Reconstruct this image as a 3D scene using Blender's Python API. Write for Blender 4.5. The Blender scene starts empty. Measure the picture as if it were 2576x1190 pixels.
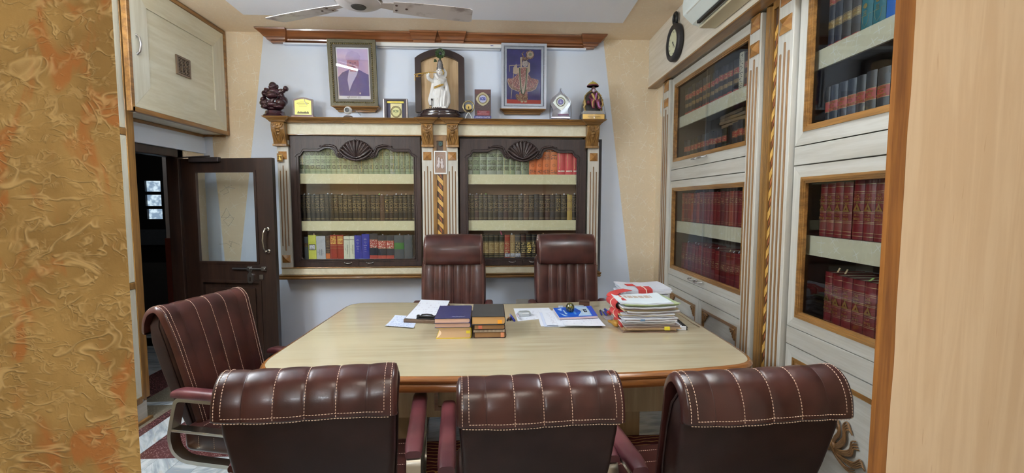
import bpy, bmesh, math, random
from mathutils import Vector, Matrix, geometry

SC = bpy.context.scene
COL = SC.collection
RND = random.Random(11)
rad = math.radians

# ------------------------------------------------------------------ camera
F_PX, CX, CY, ZC = 1155.0, 1288.0, 595.0, 1.5
YAW, PITCH = rad(3.25), math.atan(87 / F_PX)
cd = bpy.data.cameras.new('camera')
cd.sensor_fit = 'HORIZONTAL'; cd.sensor_width = 36.0
cd.lens = 36.0 * F_PX / 2576.0
cd.clip_start = 0.02; cd.clip_end = 60
cam = bpy.data.objects.new('camera', cd); COL.objects.link(cam)
cam.location = (0, 0, ZC)
cam.rotation_euler = (rad(90) - PITCH, 0, -YAW)
SC.camera = cam

# ------------------------------------------------------------------ view, world, lights
SC.view_settings.view_transform = 'Standard'
SC.view_settings.look = 'None'
SC.view_settings.exposure = 0.60
SC.view_settings.gamma = 1.0
SC.view_settings.use_curve_mapping = False
wd = bpy.data.worlds.new('world'); SC.world = wd; wd.use_nodes = True
wd.node_tree.nodes['Background'].inputs[0].default_value = (0.9, 0.93, 1.0, 1)
wd.node_tree.nodes['Background'].inputs[1].default_value = 0.25
TUBE_COLD = (0.80, 0.90, 1.0)
FILL_W = 235.0         # emission of the added fill tube on the cupboard front
HUNG_W = 100.0         # emission of the two hung tubes
REAR_FILL_W = 150.0          # emission of the added fill tube behind the camera

def area(name, loc, rot, sx, sy, power, colour):
    ld = bpy.data.lights.new(name, 'AREA'); ld.shape = 'RECTANGLE'
    ld.size = sx; ld.size_y = sy; ld.energy = power; ld.color = colour
    o = bpy.data.objects.new(name, ld); COL.objects.link(o)
    o.location = loc; o.rotation_euler = rot
    return o
# warm ceiling fitting of the room the camera stands in
area('warm_ceiling_lamp', (0.1, -0.6, 2.9), (0, 0, 0), 1.0, 0.8, 17, (1.0, 0.92, 0.82))

# ------------------------------------------------------------------ measured points of the photograph -> world
def ray(px, py):
    x, y, z = (px - CX) / F_PX, 1.0, -(py - CY) / F_PX
    c, s = math.cos(PITCH), math.sin(PITCH); y, z = y * c + z * s, -y * s + z * c
    c, s = math.cos(YAW), math.sin(YAW); x, y = x * c + y * s, -x * s + y * c
    return Vector((x, y, z))
CAM = Vector((0, 0, ZC))
def aY(px, py, Y): r = ray(px, py); return CAM + r * (Y / r.y)
def aX(px, py, X): r = ray(px, py); return CAM + r * (X / r.x)
def aZ(px, py, Z): r = ray(px, py); return CAM + r * ((Z - ZC) / r.z)

# ------------------------------------------------------------------ object helpers
MW = {}
def mw(o):
    if o is None: return Matrix()
    return MW[o.name]
def put(o, m, parent=None):
    """link o, world matrix m, keep it as a child of parent"""
    COL.objects.link(o)
    MW[o.name] = m
    if parent is not None:
        o.parent = parent
        o.matrix_basis = mw(parent).inverted() @ m
    else:
        o.matrix_basis = m
    return o
def tag(o, label=None, cat=None, group=None, kind=None):
    if label: o['label'] = label
    if cat: o['category'] = cat
    if group: o['group'] = group
    if kind: o['kind'] = kind
    return o
def thing(name, label, cat, m=None, group=None):
    o = bpy.data.objects.new(name, None); o.empty_display_size = 0.05
    if m is None: m = Matrix()
    elif not isinstance(m, Matrix): m = Matrix.Translation(Vector(m))
    put(o, m)
    return tag(o, label, cat, group)
def TR(x, y, z, rz=0.0, rx=0.0, ry=0.0):
    return Matrix.Translation((x, y, z)) @ Matrix.Rotation(rz, 4, 'Z') @ Matrix.Rotation(ry, 4, 'Y') @ Matrix.Rotation(rx, 4, 'X')
def copy_tree(o, m, parent=None):
    c = o.copy(); base = mw(o)
    put(c, m, parent)
    for ch in list(o.children):
        copy_tree(ch, m @ base.inverted() @ mw(ch), c)
    return c

class MB:
    """collects geometry in design coordinates; M maps them to the world"""
    def __init__(s, M=None):
        s.v = []; s.f = []; s.mi = []; s.M = M or Matrix(); s.m = 0
    def add(s, vs, fs, m=None):
        k = len(s.v)
        s.v += [Vector(p) for p in vs]
        s.f += [[k + i for i in f] for f in fs]
        s.mi += [s.m if m is None else m] * len(fs)
        return s
    def box(s, x0, x1, y0, y1, z0, z1, m=None, T=None):
        vs = [Vector(p) for p in ((x0,y0,z0),(x1,y0,z0),(x1,y1,z0),(x0,y1,z0),(x0,y0,z1),(x1,y0,z1),(x1,y1,z1),(x0,y1,z1))]
        if T is not None: vs = [T @ v for v in vs]
        return s.add(vs, [(0,3,2,1),(4,5,6,7),(0,1,5,4),(1,2,6,5),(2,3,7,6),(3,0,4,7)], m)
    def loft(s, rings, cap=True, closed=True, m=None):
        n = len(rings[0]); vs = [p for r in rings for p in r]; fs = []
        for i in range(len(rings) - 1):
            for j in range(n if closed else n - 1):
                a, b = i * n + j, i * n + (j + 1) % n
                fs.append((a, b, b + n, a + n))
        if cap and closed:
            fs.append(tuple(reversed(range(n)))); fs.append(tuple((len(rings) - 1) * n + j for j in range(n)))
        return s.add(vs, fs, m)
    def tube(s, pts, r, n=8, closed=False, m=None, flat=1.0, cap=True):
        pts = [Vector(p) for p in pts]; N = len(pts); rings = []; up = None
        for i, p in enumerate(pts):
            a = pts[(i - 1) % N] if closed or i > 0 else p
            b = pts[(i + 1) % N] if closed or i < N - 1 else p
            t = (b - a)
            t = t.normalized() if t.length > 1e-9 else Vector((0, 0, 1))
            if up is None:
                up = Vector((0, 0, 1)) if abs(t.z) < 0.9 else Vector((1, 0, 0))
            u = (up - t * up.dot(t))
            u = u.normalized() if u.length > 1e-6 else t.orthogonal().normalized()
            w = t.cross(u); up = u
            rr = r[i] if isinstance(r, (list, tuple)) else r
            rings.append([p + (u * math.cos(q) * flat + w * math.sin(q)) * rr for q in [2 * math.pi * k / n for k in range(n)]])
        if closed: rings.append(rings[0])
        return s.loft(rings, cap=cap and not closed, m=m)
    def lathe(s, prof, n=24, T=None, m=None):
        rings = []
        for (r, z) in prof:
            ring = [Vector((max(r, 1e-4) * math.cos(2*math.pi*k/n), max(r, 1e-4) * math.sin(2*math.pi*k/n), z)) for k in range(n)]
            if T is not None: ring = [T @ p for p in ring]
            rings.append(ring)
        return s.loft(rings, m=m)
    def ell(s, c, r, T=None, n=12, k=8, m=None):
        if isinstance(r, (int, float)): r = (r, r, r)
        rings = []
        for i in range(k + 1):
            a = math.pi * i / k; q = max(math.sin(a), 0.012)
            ring = [Vector((r[0]*q*math.cos(2*math.pi*j/n), r[1]*q*math.sin(2*math.pi*j/n), -r[2]*math.cos(a))) for j in range(n)]
            if T is not None: ring = [T @ p for p in ring]
            rings.append([p + Vector(c) for p in ring])
        return s.loft(rings, m=m)
    def plate(s, outline, holes=(), d0=0.0, d1=0.01, T=None, m=None, side=None):
        """flat polygon (u,v) with holes, extruded along w from d0 to d1; T maps (u,v,w) on"""
        loops = [[Vector((p[0], p[1])) for p in outline]] + [[Vector((p[0], p[1])) for p in h] for h in holes]
        pts = []; edges = []
        for lp in loops:
            k = len(pts); pts += lp
            edges += [(k + i, k + (i + 1) % len(lp)) for i in range(len(lp))]
        V, E, Fc, _, _, _ = geometry.delaunay_2d_cdt(pts, edges, [], 1, 1e-7)
        if holes:
            def inside(q):
                c = False
                for lp in loops:
                    for i in range(len(lp)):
                        a, b = lp[i - 1], lp[i]
                        if (a.y > q.y) != (b.y > q.y) and q.x < (b.x - a.x) * (q.y - a.y) / (b.y - a.y) + a.x: c = not c
                return c
            Fc = [f for f in Fc if inside(sum((V[i] for i in f), Vector((0, 0))) / len(f))]
        T = T or Matrix()
        n = len(V)
        vs = [T @ Vector((p.x, p.y, d0)) for p in V] + [T @ Vector((p.x, p.y, d1)) for p in V]
        fs = [tuple(reversed(f)) for f in Fc] + [tuple(i + n for i in f) for f in Fc]
        s.add(vs, fs, m)
        for li, lp in enumerate(loops):
            q = len(lp)
            ar = sum(lp[i].x * lp[(i+1) % q].y - lp[(i+1) % q].x * lp[i].y for i in range(q))
            fwd = (ar > 0) == (li == 0)
            vv = [T @ Vector((p.x, p.y, d0)) for p in lp] + [T @ Vector((p.x, p.y, d1)) for p in lp]
            ff = []
            for i in range(q):
                j = (i + 1) % q
                ff.append((i, j, j + q, i + q) if fwd else (j, i, i + q, j + q))
            s.add(vv, ff, side if side is not None else m)
        return s
    def sweep(s, outline, prof, T=None, m=None, capz=True):
        """closed outline (u,v) ccw; prof = [(outward offset, w)]"""
        n = len(outline); P = [Vector((p[0], p[1])) for p in outline]; N = []
        for i in range(n):
            e1 = (P[i] - P[i-1]); e2 = (P[(i+1) % n] - P[i])
            e1 = e1.normalized() if e1.length > 1e-9 else e2.normalized(); e2 = e2.normalized() if e2.length > 1e-9 else e1
            n1 = Vector((e1.y, -e1.x)); n2 = Vector((e2.y, -e2.x)); b = n1 + n2
            b = b / max(b.length_squared, 0.3) * 2 if b.length > 1e-6 else n1
            N.append(b)
        T = T or Matrix()
        rings = [[T @ Vector((P[i].x + N[i].x * o, P[i].y + N[i].y * o, w)) for i in range(n)] for (o, w) in prof]
        return s.loft(rings, cap=capz, m=m)
    def build(s, name, mats, parent=None, smooth=None, kind=None, label=None, bevel=None, mods=None):
        me = bpy.data.meshes.new(name)
        pm = mw(parent).inverted() @ s.M
        me.from_pydata([pm @ v for v in s.v], [], s.f)
        if not isinstance(mats, (list, tuple)): mats = [mats]
        for mm in mats: me.materials.append(mm)
        if len(mats) > 1: me.polygons.foreach_set('material_index', s.mi)
        bm = bmesh.new(); bm.from_mesh(me)
        if smooth is not None: bmesh.ops.remove_doubles(bm, verts=bm.verts, dist=1e-6)
        bmesh.ops.recalc_face_normals(bm, faces=bm.faces)
        bm.to_mesh(me); bm.free()
        if smooth is not None:
            me.polygons.foreach_set('use_smooth', [True] * len(me.polygons))
            if smooth < 180: me.set_sharp_from_angle(angle=rad(smooth))
        me.update()
        o = bpy.data.objects.new(name, me)
        put(o, mw(parent).copy(), parent)
        if bevel:
            b = o.modifiers.new('bevel', 'BEVEL'); b.width = bevel; b.segments = 2; b.limit_method = 'ANGLE'; b.angle_limit = rad(40)
        if kind: o['kind'] = kind
        if label: o['label'] = label
        return o
def mass(o, voxel=0.004, smooth=4):
    """weld overlapping solids into one carved surface"""
    r = o.modifiers.new('weld', 'REMESH'); r.mode = 'VOXEL'; r.voxel_size = voxel; r.use_smooth_shade = True
    if smooth:
        q = o.modifiers.new('soften', 'SMOOTH'); q.iterations = smooth; q.factor = 0.5
    return o
def root_mesh(name, mb, mats, m, label, cat, group=None, **kw):
    """a thing that is one mesh: origin at m"""
    e = bpy.data.objects.new('tmp_root', None); MW[e.name] = m
    o = mb.build(name, mats, e, **kw); o.parent = None; o.matrix_basis = m; MW[o.name] = m
    bpy.data.objects.remove(e)
    return tag(o, label, cat, group)
def text(body, size, m, material, parent, name='lettering', depth=0.0004, align='CENTER', sx=1.0, bold=0.0):
    c = bpy.data.curves.new(name, 'FONT'); c.body = body; c.size = size; c.extrude = depth
    c.align_x = align; c.align_y = 'CENTER'; c.offset = bold; c.resolution_u = 2; c.space_line = 0.9
    c.materials.append(material)
    o = bpy.data.objects.new(name, c)
    put(o, m @ Matrix.Diagonal((sx, 1, 1, 1)), parent)
    return o
def arc(cx, cy, r, a0, a1, n=8):
    return [(cx + r * math.cos(rad(a0 + (a1 - a0) * i / n)), cy + r * math.sin(rad(a0 + (a1 - a0) * i / n))) for i in range(n + 1)]
def rrect(x0, x1, y0, y1, r, n=5):
    return arc(x1 - r, y0 + r, r, -90, 0, n) + arc(x1 - r, y1 - r, r, 0, 90, n) + arc(x0 + r, y1 - r, r, 90, 180, n) + arc(x0 + r, y0 + r, r, 180, 270, n)
ORD = 'first second third fourth fifth sixth seventh eighth ninth tenth eleventh twelfth thirteenth fourteenth fifteenth sixteenth seventeenth eighteenth nineteenth twentieth twenty-first twenty-second twenty-third twenty-fourth twenty-fifth twenty-sixth'.split()
# upright frame facing the camera: (u,v,w) -> (x, z, -y)
FRONT = Matrix(((1,0,0,0),(0,0,-1,0),(0,1,0,0),(0,0,0,1)))

# ------------------------------------------------------------------ materials
def srgb(r, g, b):
    def f(c):
        c /= 255.0
        return c / 12.92 if c <= 0.04045 else ((c + 0.055) / 1.055) ** 2.4
    return (f(r), f(g), f(b), 1.0)
class NT:
    def __init__(s, name, rough=0.5, metal=0.0, spec=0.5, coat=0.0):
        s.mat = bpy.data.materials.new(name); s.mat.use_nodes = True
        s.t = s.mat.node_tree; s.b = s.t.nodes['Principled BSDF']
        s.b.inputs['Roughness'].default_value = rough; s.b.inputs['Metallic'].default_value = metal
        s.b.inputs['Specular IOR Level'].default_value = spec
        if coat: s.b.inputs['Coat Weight'].default_value = coat; s.b.inputs['Coat Roughness'].default_value = 0.08
    def n(s, typ, ins=(), **props):
        nd = s.t.nodes.new('ShaderNode' + typ)
        for k, v in props.items(): setattr(nd, k, v)
        items = ins.items() if isinstance(ins, dict) else enumerate(ins)
        for k, v in items:
            if v is None: continue
            sock = nd.inputs[k]
            if hasattr(v, 'is_output') and v.is_output: s.t.links.new(v, sock)
            else: sock.default_value = v
        return nd
    def math(s, op, a, b=0.0, c=None, clamp=False):
        ins = [a, b] + ([c] if c is not None else [])
        return s.n('Math', ins, operation=op, use_clamp=clamp).outputs[0]
    def mix(s, fac, a, b, mode='MIX'):
        nd = s.n('Mix', data_type='RGBA', blend_type=mode)
        for k, v in ((0, fac), (6, a), (7, b)):
            if hasattr(v, 'is_output') and v.is_output: s.t.links.new(v, nd.inputs[k])
            else: nd.inputs[k].default_value = v
        return nd.outputs[2]
    def smooth(s, x, lo, hi, a=0.0, b=1.0):
        return s.n('MapRange', [x, lo, hi, a, b], interpolation_type='SMOOTHSTEP').outputs[0]
    def coord(s, which='Object', scale=(1, 1, 1), rot=(0, 0, 0)):
        if which == 'World': o = s.n('NewGeometry').outputs['Position']
        else: o = s.n('TexCoord').outputs[which]
        return s.n('Mapping', {0: o, 2: rot, 3: scale}).outputs[0]
    def noise(s, vec, scale, detail=3, rough=0.5, dist=0.0):
        return s.n('TexNoise', {'Vector': vec, 'Scale': scale, 'Detail': detail, 'Roughness': rough, 'Distortion': dist}).outputs[0]
    def base(s, c):
        if hasattr(c, 'is_output'): s.t.links.new(c, s.b.inputs[0])
        else: s.b.inputs[0].default_value = c
        return s
    def bump(s, h, strength=0.3, dist=0.01):
        nd = s.n('Bump', {'Strength': strength, 'Distance': dist, 'Height': h})
        s.t.links.new(nd.outputs[0], s.b.inputs['Normal']); return s
    def rough(s, r):
        s.t.links.new(r, s.b.inputs['Roughness']); return s
def plain(name, c, rough=0.5, metal=0.0, var=0.06, coat=0.0, scale=30.0, bump=0.0):
    """single colour with a little mottling"""
    t = NT(name, rough, metal, coat=coat); v = t.coord('Object')
    f = t.noise(v, scale, 3)
    d = tuple(x * (1 - 2.2 * var) for x in c[:3]) + (1,); l = tuple(min(1, x * (1 + 2.2 * var)) for x in c[:3]) + (1,)
    t.base(t.mix(f, d, l))
    if bump: t.bump(f, bump, 0.004)
    return t.mat
def wood(name, dark, light, rough=0.4, axis=2, freq=26.0, coat=0.0, bump=0.06, stretch=0.05, world=False):
    t = NT(name, rough, coat=coat)
    sc = [freq] * 3; sc[axis] = freq * stretch
    v = t.coord('World' if world else 'Object', tuple(sc))
    a = t.noise(v, 1.0, 5, 0.6, 0.4); b = t.noise(v, 5.0, 3, 0.6)
    f = t.math('ADD', t.math('MULTIPLY', a, 0.72), t.math('MULTIPLY', b, 0.28))
    t.base(t.mix(t.smooth(f, 0.34, 0.68), dark, light))
    if bump: t.bump(b, bump, 0.003)
    return t.mat
def strokes(t, u, v, scale, length, width):
    vec = t.n('CombineXYZ', [u, v, 0.0]).outputs[0]
    vo = t.n('TexVoronoi', {'Vector': vec, 'Scale': scale, 'Randomness': 0.9}, voronoi_dimensions='2D', feature='F1')
    loc = t.n('VectorMath', [vec, vo.outputs['Position']], operation='SUBTRACT').outputs[0]
    ang = t.math('MULTIPLY', t.n('TexWhiteNoise', {'Vector': vo.outputs['Position']}, noise_dimensions='2D').outputs[0], 6.28)
    wob = t.noise(vec, 14.0, 2)
    ang = t.math('ADD', ang, t.math('MULTIPLY', t.math('SUBTRACT', wob, 0.5), 1.2))
    rot = t.n('VectorRotate', {'Vector': loc, 'Angle': ang}, rotation_type='Z_AXIS').outputs[0]
    xyz = t.n('SeparateXYZ', [rot])
    out = None
    for p, q in ((0, 1), (1, 0)):
        ax = t.math('ABSOLUTE', xyz.outputs[p]); ay = t.math('ABSOLUTE', xyz.outputs[q])
        L = length if p == 0 else length * 0.62
        k = t.math('MULTIPLY', t.smooth(ax, L, L * 0.55), t.smooth(ay, width, width * 0.35))
        out = k if out is None else t.math('MAXIMUM', out, k)
    return out
def paper_mat(name, base, ink, u, v, scale=8.5, length=0.06, width=0.0030, amount=0.6, rough=0.55):
    t = NT(name, rough, spec=0.35)
    pos = t.n('SeparateXYZ', [t.n('NewGeometry').outputs['Position']])
    ax = {'x': pos.outputs[0], 'y': pos.outputs[1], 'z': pos.outputs[2]}
    a = strokes(t, ax[u], ax[v], scale, length, width)
    b = strokes(t, t.math('ADD', ax[u], 3.37), t.math('ADD', ax[v], 1.7), scale * 1.25, length * 0.7, width * 0.7)
    m = t.math('MAXIMUM', a, t.math('MULTIPLY', b, 0.7))
    big = t.noise(t.coord('World'), 60.0, 3)
    col = t.mix(big, tuple(c * 0.93 for c in base[:3]) + (1,), tuple(min(1, c * 1.06) for c in base[:3]) + (1,))
    t.base(t.mix(t.math('MULTIPLY', m, amount), col, ink))
    t.bump(m, 0.12, 0.002)
    return t.mat
def glass_mat(name, tint=(1, 1, 1, 1), gloss=0.04, power=1.0):
    m = bpy.data.materials.new(name); m.use_nodes = True; nt = m.node_tree; nt.nodes.clear()
    out = nt.nodes.new('ShaderNodeOutputMaterial'); mx = nt.nodes.new('ShaderNodeMixShader')
    tr = nt.nodes.new('ShaderNodeBsdfTransparent'); gl = nt.nodes.new('ShaderNodeBsdfGlossy'); fr = nt.nodes.new('ShaderNodeFresnel')
    tr.inputs[0].default_value = tint; gl.inputs['Roughness'].default_value = gloss; fr.inputs[0].default_value = 1.5
    mu = nt.nodes.new('ShaderNodeMath'); mu.operation = 'MULTIPLY'; mu.inputs[1].default_value = power
    nt.links.new(fr.outputs[0], mu.inputs[0]); nt.links.new(mu.outputs[0], mx.inputs[0])
    nt.links.new(tr.outputs[0], mx.inputs[1]); nt.links.new(gl.outputs[0], mx.inputs[2]); nt.links.new(mx.outputs[0], out.inputs[0])
    return m
def emit(name, c, s):
    m = bpy.data.materials.new(name); m.use_nodes = True; b = m.node_tree.nodes['Principled BSDF']
    b.inputs['Base Color'].default_value = c; b.inputs['Emission Color'].default_value = c; b.inputs['Emission Strength'].default_value = s
    return m
def print_mat(name, bg, ink, lines=5, cols=26.0, thr=0.5, metal=0.0, rough=0.45, vertical=False):
    """rows of unreadable small print over a ground colour"""
    t = NT(name, rough); g = t.n('TexCoord').outputs['Generated']; x = t.n('SeparateXYZ', [g])
    uu, vv = (x.outputs[0], x.outputs[2])
    if vertical: uu, vv = vv, uu
    row = t.math('MULTIPLY', vv, float(lines)); fr = t.math('FRACT', row); fl = t.math('FLOOR', row)
    vec = t.n('CombineXYZ', [t.math('MULTIPLY', uu, cols), t.math('ADD', t.math('MULTIPLY', fl, 7.3), t.math('MULTIPLY', fr, 1.6)), 0.0]).outputs[0]
    rnd = t.n('ObjectInfo').outputs['Random']
    vec = t.n('VectorMath', [vec, t.n('CombineXYZ', [t.math('MULTIPLY', rnd, 40.0), 0.0, rnd]).outputs[0]], operation='ADD').outputs[0]
    nz = t.noise(vec, 1.0, 2)
    m = t.math('MULTIPLY', t.smooth(nz, thr - 0.03, thr + 0.03), t.math('MULTIPLY', t.smooth(fr, 0.1, 0.2), t.smooth(fr, 0.85, 0.75)))
    e = t.math('MULTIPLY', t.smooth(uu, 0.06, 0.12), t.smooth(uu, 0.94, 0.88))
    m = t.math('MULTIPLY', m, e)
    t.base(t.mix(m, bg, ink))
    if metal: t.t.links.new(t.math('MULTIPLY', m, metal), t.b.inputs['Metallic'])
    return t.mat
# colours
WP_BASE, WP_INK = srgb(230, 213, 184), srgb(248, 244, 232)
wp_back = paper_mat('wallpaper_back', WP_BASE, WP_INK, 'x', 'z')
wp_side = paper_mat('wallpaper_side', WP_BASE, WP_INK, 'y', 'z')
wp_ceil = paper_mat('wallpaper_ceiling', srgb(240, 218, 188), srgb(250, 238, 218), 'x', 'y', scale=11.0, length=0.05, width=0.0024, amount=0.5)
shelf_x = paper_mat('shelf_front_x', srgb(216, 212, 176), srgb(240, 240, 226), 'x', 'z', scale=15, length=0.034, width=0.0015, amount=0.6)
shelf_y = paper_mat('shelf_front_y', srgb(214, 208, 182), srgb(240, 244, 250), 'y', 'z', scale=13, length=0.036, width=0.0018, amount=0.6)
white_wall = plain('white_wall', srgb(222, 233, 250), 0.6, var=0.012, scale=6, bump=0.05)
ceil_white = plain('white_ceiling', srgb(244, 245, 252), 0.6, var=0.01, scale=120, bump=0.15)
beige_wall = plain('beige_wall', srgb(228, 218, 204), 0.55, var=0.02, scale=8)
soffit = wood('pale_soffit', srgb(210, 200, 182), srgb(226, 218, 204), 0.55, axis=1, freq=30, bump=0.04, world=True)
cream = wood('cream_laminate', srgb(204, 201, 182), srgb(222, 221, 206), 0.42, axis=2, freq=22, bump=0.03, world=True)
cream_h = wood('cream_laminate_level', srgb(206, 200, 174), srgb(222, 219, 198), 0.42, axis=1, freq=14, bump=0.03, world=True, stretch=0.12)
ivory = wood('ivory_laminate', srgb(178, 174, 163), srgb(197, 195, 187), 0.42, axis=1, freq=24, bump=0.04, world=True)
ivory_v = wood('ivory_upright', srgb(190, 187, 176), srgb(210, 208, 200), 0.42, axis=2, freq=24, bump=0.04, world=True)
teak = wood('teak_trim', srgb(108, 76, 36), srgb(156, 114, 60), 0.35, axis=0, freq=30, coat=0.3, world=True)
teak_v = wood('teak_upright', srgb(108, 76, 36), srgb(158, 116, 60), 0.35, axis=2, freq=30, coat=0.3, world=True)
teak_y = wood('teak_side', srgb(112, 78, 38), srgb(160, 116, 62), 0.35, axis=1, freq=30, coat=0.3, world=True)
amber = wood('amber_inset', srgb(140, 94, 46), srgb(178, 128, 68), 0.15, axis=1, freq=20, coat=0.6, world=True)
groove = plain('groove_brown', srgb(128, 94, 58), 0.5, var=0.08)
ebony = wood('dark_carved_wood', srgb(34, 21, 19), srgb(60, 42, 38), 0.46, axis=2, freq=34, coat=0.0, bump=0.25, world=True)
ebony_h = wood('dark_carved_rail', srgb(34, 21, 20), srgb(58, 40, 37), 0.40, axis=0, freq=34, coat=0.05, bump=0.25, world=True)
doorwood = wood('door_wood', srgb(28, 17, 12), srgb(52, 34, 25), 0.42, axis=2, freq=18, coat=0.0, world=True)
case_back = plain('case_interior', srgb(150, 122, 100), 0.6, var=0.03)
case_dark = plain('case_dark', srgb(96, 88, 84), 0.6, var=0.03)
pane = glass_mat('case_glass', (0.97, 0.98, 0.98, 1), 0.0, 1.0)
pane_side = glass_mat('case_glass_side', (0.95, 0.965, 0.97, 1), 0.0, 0.85)
chrome = plain('brushed_chrome', srgb(176, 172, 162), 0.26, 1.0, var=0.05, scale=14)
steel = plain('steel', srgb(190, 190, 192), 0.28, 1.0, var=0.03)
gold = plain('gilt', srgb(206, 172, 98), 0.35, 0.85, var=0.12, scale=200)
brass = plain('brass', srgb(190, 150, 74), 0.3, 0.9, var=0.1, scale=90)
black = plain('black_plastic', srgb(24, 23, 25), 0.4)
white = plain('white_plastic', srgb(228, 230, 230), 0.4, var=0.02)
paper = plain('paper_white', srgb(226, 230, 240), 0.75, var=0.02, scale=8)
# ================================================================== SETTING
WY, CZ = 4.27, 2.985                       # back wall, ceiling height
RW0 = Vector((1.60, WY, 0)); RA = rad(2.16)  # right wall line (leans out by two degrees)
RW = Matrix.Translation(RW0) @ Matrix.Rotation(-RA, 4, 'Z')   # local: x into the wall, y towards the back, z up
def struct(mb, name, mats, **kw):
    o = mb.build(name, mats, **kw); o['kind'] = 'structure'; return o

# --- floor: pale marble with terrazzo bands
def marble_mat(name, rot):
    t = NT(name, 0.16, spec=0.5); v = t.coord('World', (1, 1, 1), (0, 0, rot))
    st = t.n('Mapping', {0: v, 3: (9.0, 1.6, 1)}).outputs[0]
    a = t.noise(st, 1.3, 5, 0.62, 1.2); b = t.noise(st, 5.0, 4, 0.6, 0.5)
    c = t.mix(t.smooth(a, 0.40, 0.66), srgb(206, 212, 214), srgb(150, 160, 168))
    c = t.mix(t.math('MULTIPLY', t.smooth(b, 0.55, 0.72), 0.5), c, srgb(196, 186, 160))
    t.base(c); return t.mat
def terrazzo(name, base, chip, chip2, scale=130):
    t = NT(name, 0.22); v = t.coord('World')
    vo = t.n('TexVoronoi', {'Vector': v, 'Scale': float(scale)}, feature='F1')
    r = t.n('SeparateXYZ', [vo.outputs['Color']])
    m = t.math('MULTIPLY', t.smooth(vo.outputs['Distance'], 0.42, 0.30), t.math('GREATER_THAN', r.outputs[0], 0.55))
    t.base(t.mix(m, base, t.mix(r.outputs[1], chip, chip2))); return t.mat
marbles = [marble_mat('marble_' + 'abcd'[i], a) for i, a in enumerate((0.1, 0.9, 1.5, 2.4))]
maroon_tz = terrazzo('maroon_terrazzo', srgb(86, 50, 50), srgb(178, 150, 146), srgb(120, 78, 76))
grey_tz = terrazzo('grey_terrazzo', srgb(124, 116, 100), srgb(176, 168, 150), srgb(96, 88, 76))
fl = MB().box(-4.6, 2.6, -2.4, 5.2, -0.12, -0.012)
floor = struct(fl, 'floor', [marbles[0]])
def slab(x0, x1, y0, y1, m, name):
    MB().box(x0, x1, y0, y1, -0.012, 0.0).build(name, [m], floor, bevel=0.0006)
slab(-4.6, -2.92, -2.4, 5.2, marbles[2], 'marble_slab')
slab(-2.918, -2.592, -2.4, 5.2, maroon_tz, 'terrazzo_band')
slab(-2.59, -2.292, -2.4, 3.438, grey_tz, 'terrazzo_band')
slab(-2.59, -2.222, 3.44, 3.50, marbles[1], 'marble_strip')
slab(-2.59, -2.222, 3.502, 5.2, grey_tz, 'terrazzo_band')
slab(-2.29, -2.222, -2.4, 3.438, maroon_tz, 'terrazzo_band')
slab(-2.22, -2.067, -2.4, 5.2, marbles[3], 'marble_strip')
slab(-2.065, -0.4, 2.70, 5.2, maroon_tz, 'terrazzo_band')
slab(-0.398, 2.6, 2.70, 5.2, marbles[2], 'marble_slab')
k = 0
for j in range(3):
    for i in range(13):
        x0 = -2.065 + i * 0.14 + (0.05 if j % 2 else 0)
        y1 = 2.698 - j * 0.5
        o = MB().box(x0, x0 + 0.1385, y1 - 0.4985, y1, -0.012, 0.0, T=None).build('marble_tile', [marbles[(i * 7 + j * 3) % 4]], floor)
slab(-2.065, -0.18, -2.4, 1.196, marbles[1], 'marble_slab')
slab(-0.178, 2.6, -2.4, 2.698, marbles[3], 'marble_slab')
# red patterned foot rug under the table's near edge
t = NT('rug_red', 0.9); v = t.coord('World')
w1 = t.n('TexWave', {'Vector': v, 'Scale': 9.0, 'Distortion': 6.0, 'Detail': 2.0}, wave_type='RINGS').outputs[1]
t.base(t.mix(t.smooth(w1, 0.86, 0.93), srgb(92, 22, 28), srgb(206, 160, 96)))
rug_red = t.mat
rug = MB().box(-0.4, 1.2, 2.46, 2.79, 0.0, 0.008)
root_mesh('foot_rug', rug, [rug_red], TR(0.4, 2.6, 0), 'dark red foot rug with pale scrolls on the floor under the table', 'rug')

# --- back wall with the opening of the two bookcases; wallpaper with a white flare
def Wp(px, py): p = aY(px, py, WY); return (p.x, p.z)
NX0, NX1, NZ0, NZ1 = -1.80, 1.08, 0.84, 2.08       # niche behind the glazed doors
B = MB(FRONT @ Matrix.Translation((0, 0, -WY)))
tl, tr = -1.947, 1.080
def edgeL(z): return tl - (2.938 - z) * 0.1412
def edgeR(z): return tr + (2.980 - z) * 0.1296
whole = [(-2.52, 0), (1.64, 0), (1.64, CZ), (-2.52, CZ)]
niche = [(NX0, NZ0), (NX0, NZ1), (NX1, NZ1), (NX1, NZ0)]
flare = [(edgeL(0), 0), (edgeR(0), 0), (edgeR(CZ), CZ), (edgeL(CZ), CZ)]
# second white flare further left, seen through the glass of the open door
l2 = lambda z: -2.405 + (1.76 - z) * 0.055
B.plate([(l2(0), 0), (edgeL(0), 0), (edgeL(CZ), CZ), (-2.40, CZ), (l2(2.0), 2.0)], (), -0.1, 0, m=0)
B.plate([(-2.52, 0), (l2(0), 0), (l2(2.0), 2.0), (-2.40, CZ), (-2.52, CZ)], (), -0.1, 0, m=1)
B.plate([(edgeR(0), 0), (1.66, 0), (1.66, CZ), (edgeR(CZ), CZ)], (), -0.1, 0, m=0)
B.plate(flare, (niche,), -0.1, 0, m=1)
wall_back = struct(B, 'wall_back', [wp_back, white_wall])
nb = MB()
nb.box(NX0 - .04, NX1 + .04, WY + .13, WY + .17, NZ0 - .04, NZ1 + .04)
nb.box(NX0 - .04, NX0, WY + 0.1, WY + .15, NZ0, NZ1); nb.box(NX1, NX1 + .04, WY + 0.1, WY + .15, NZ0, NZ1)
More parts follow.
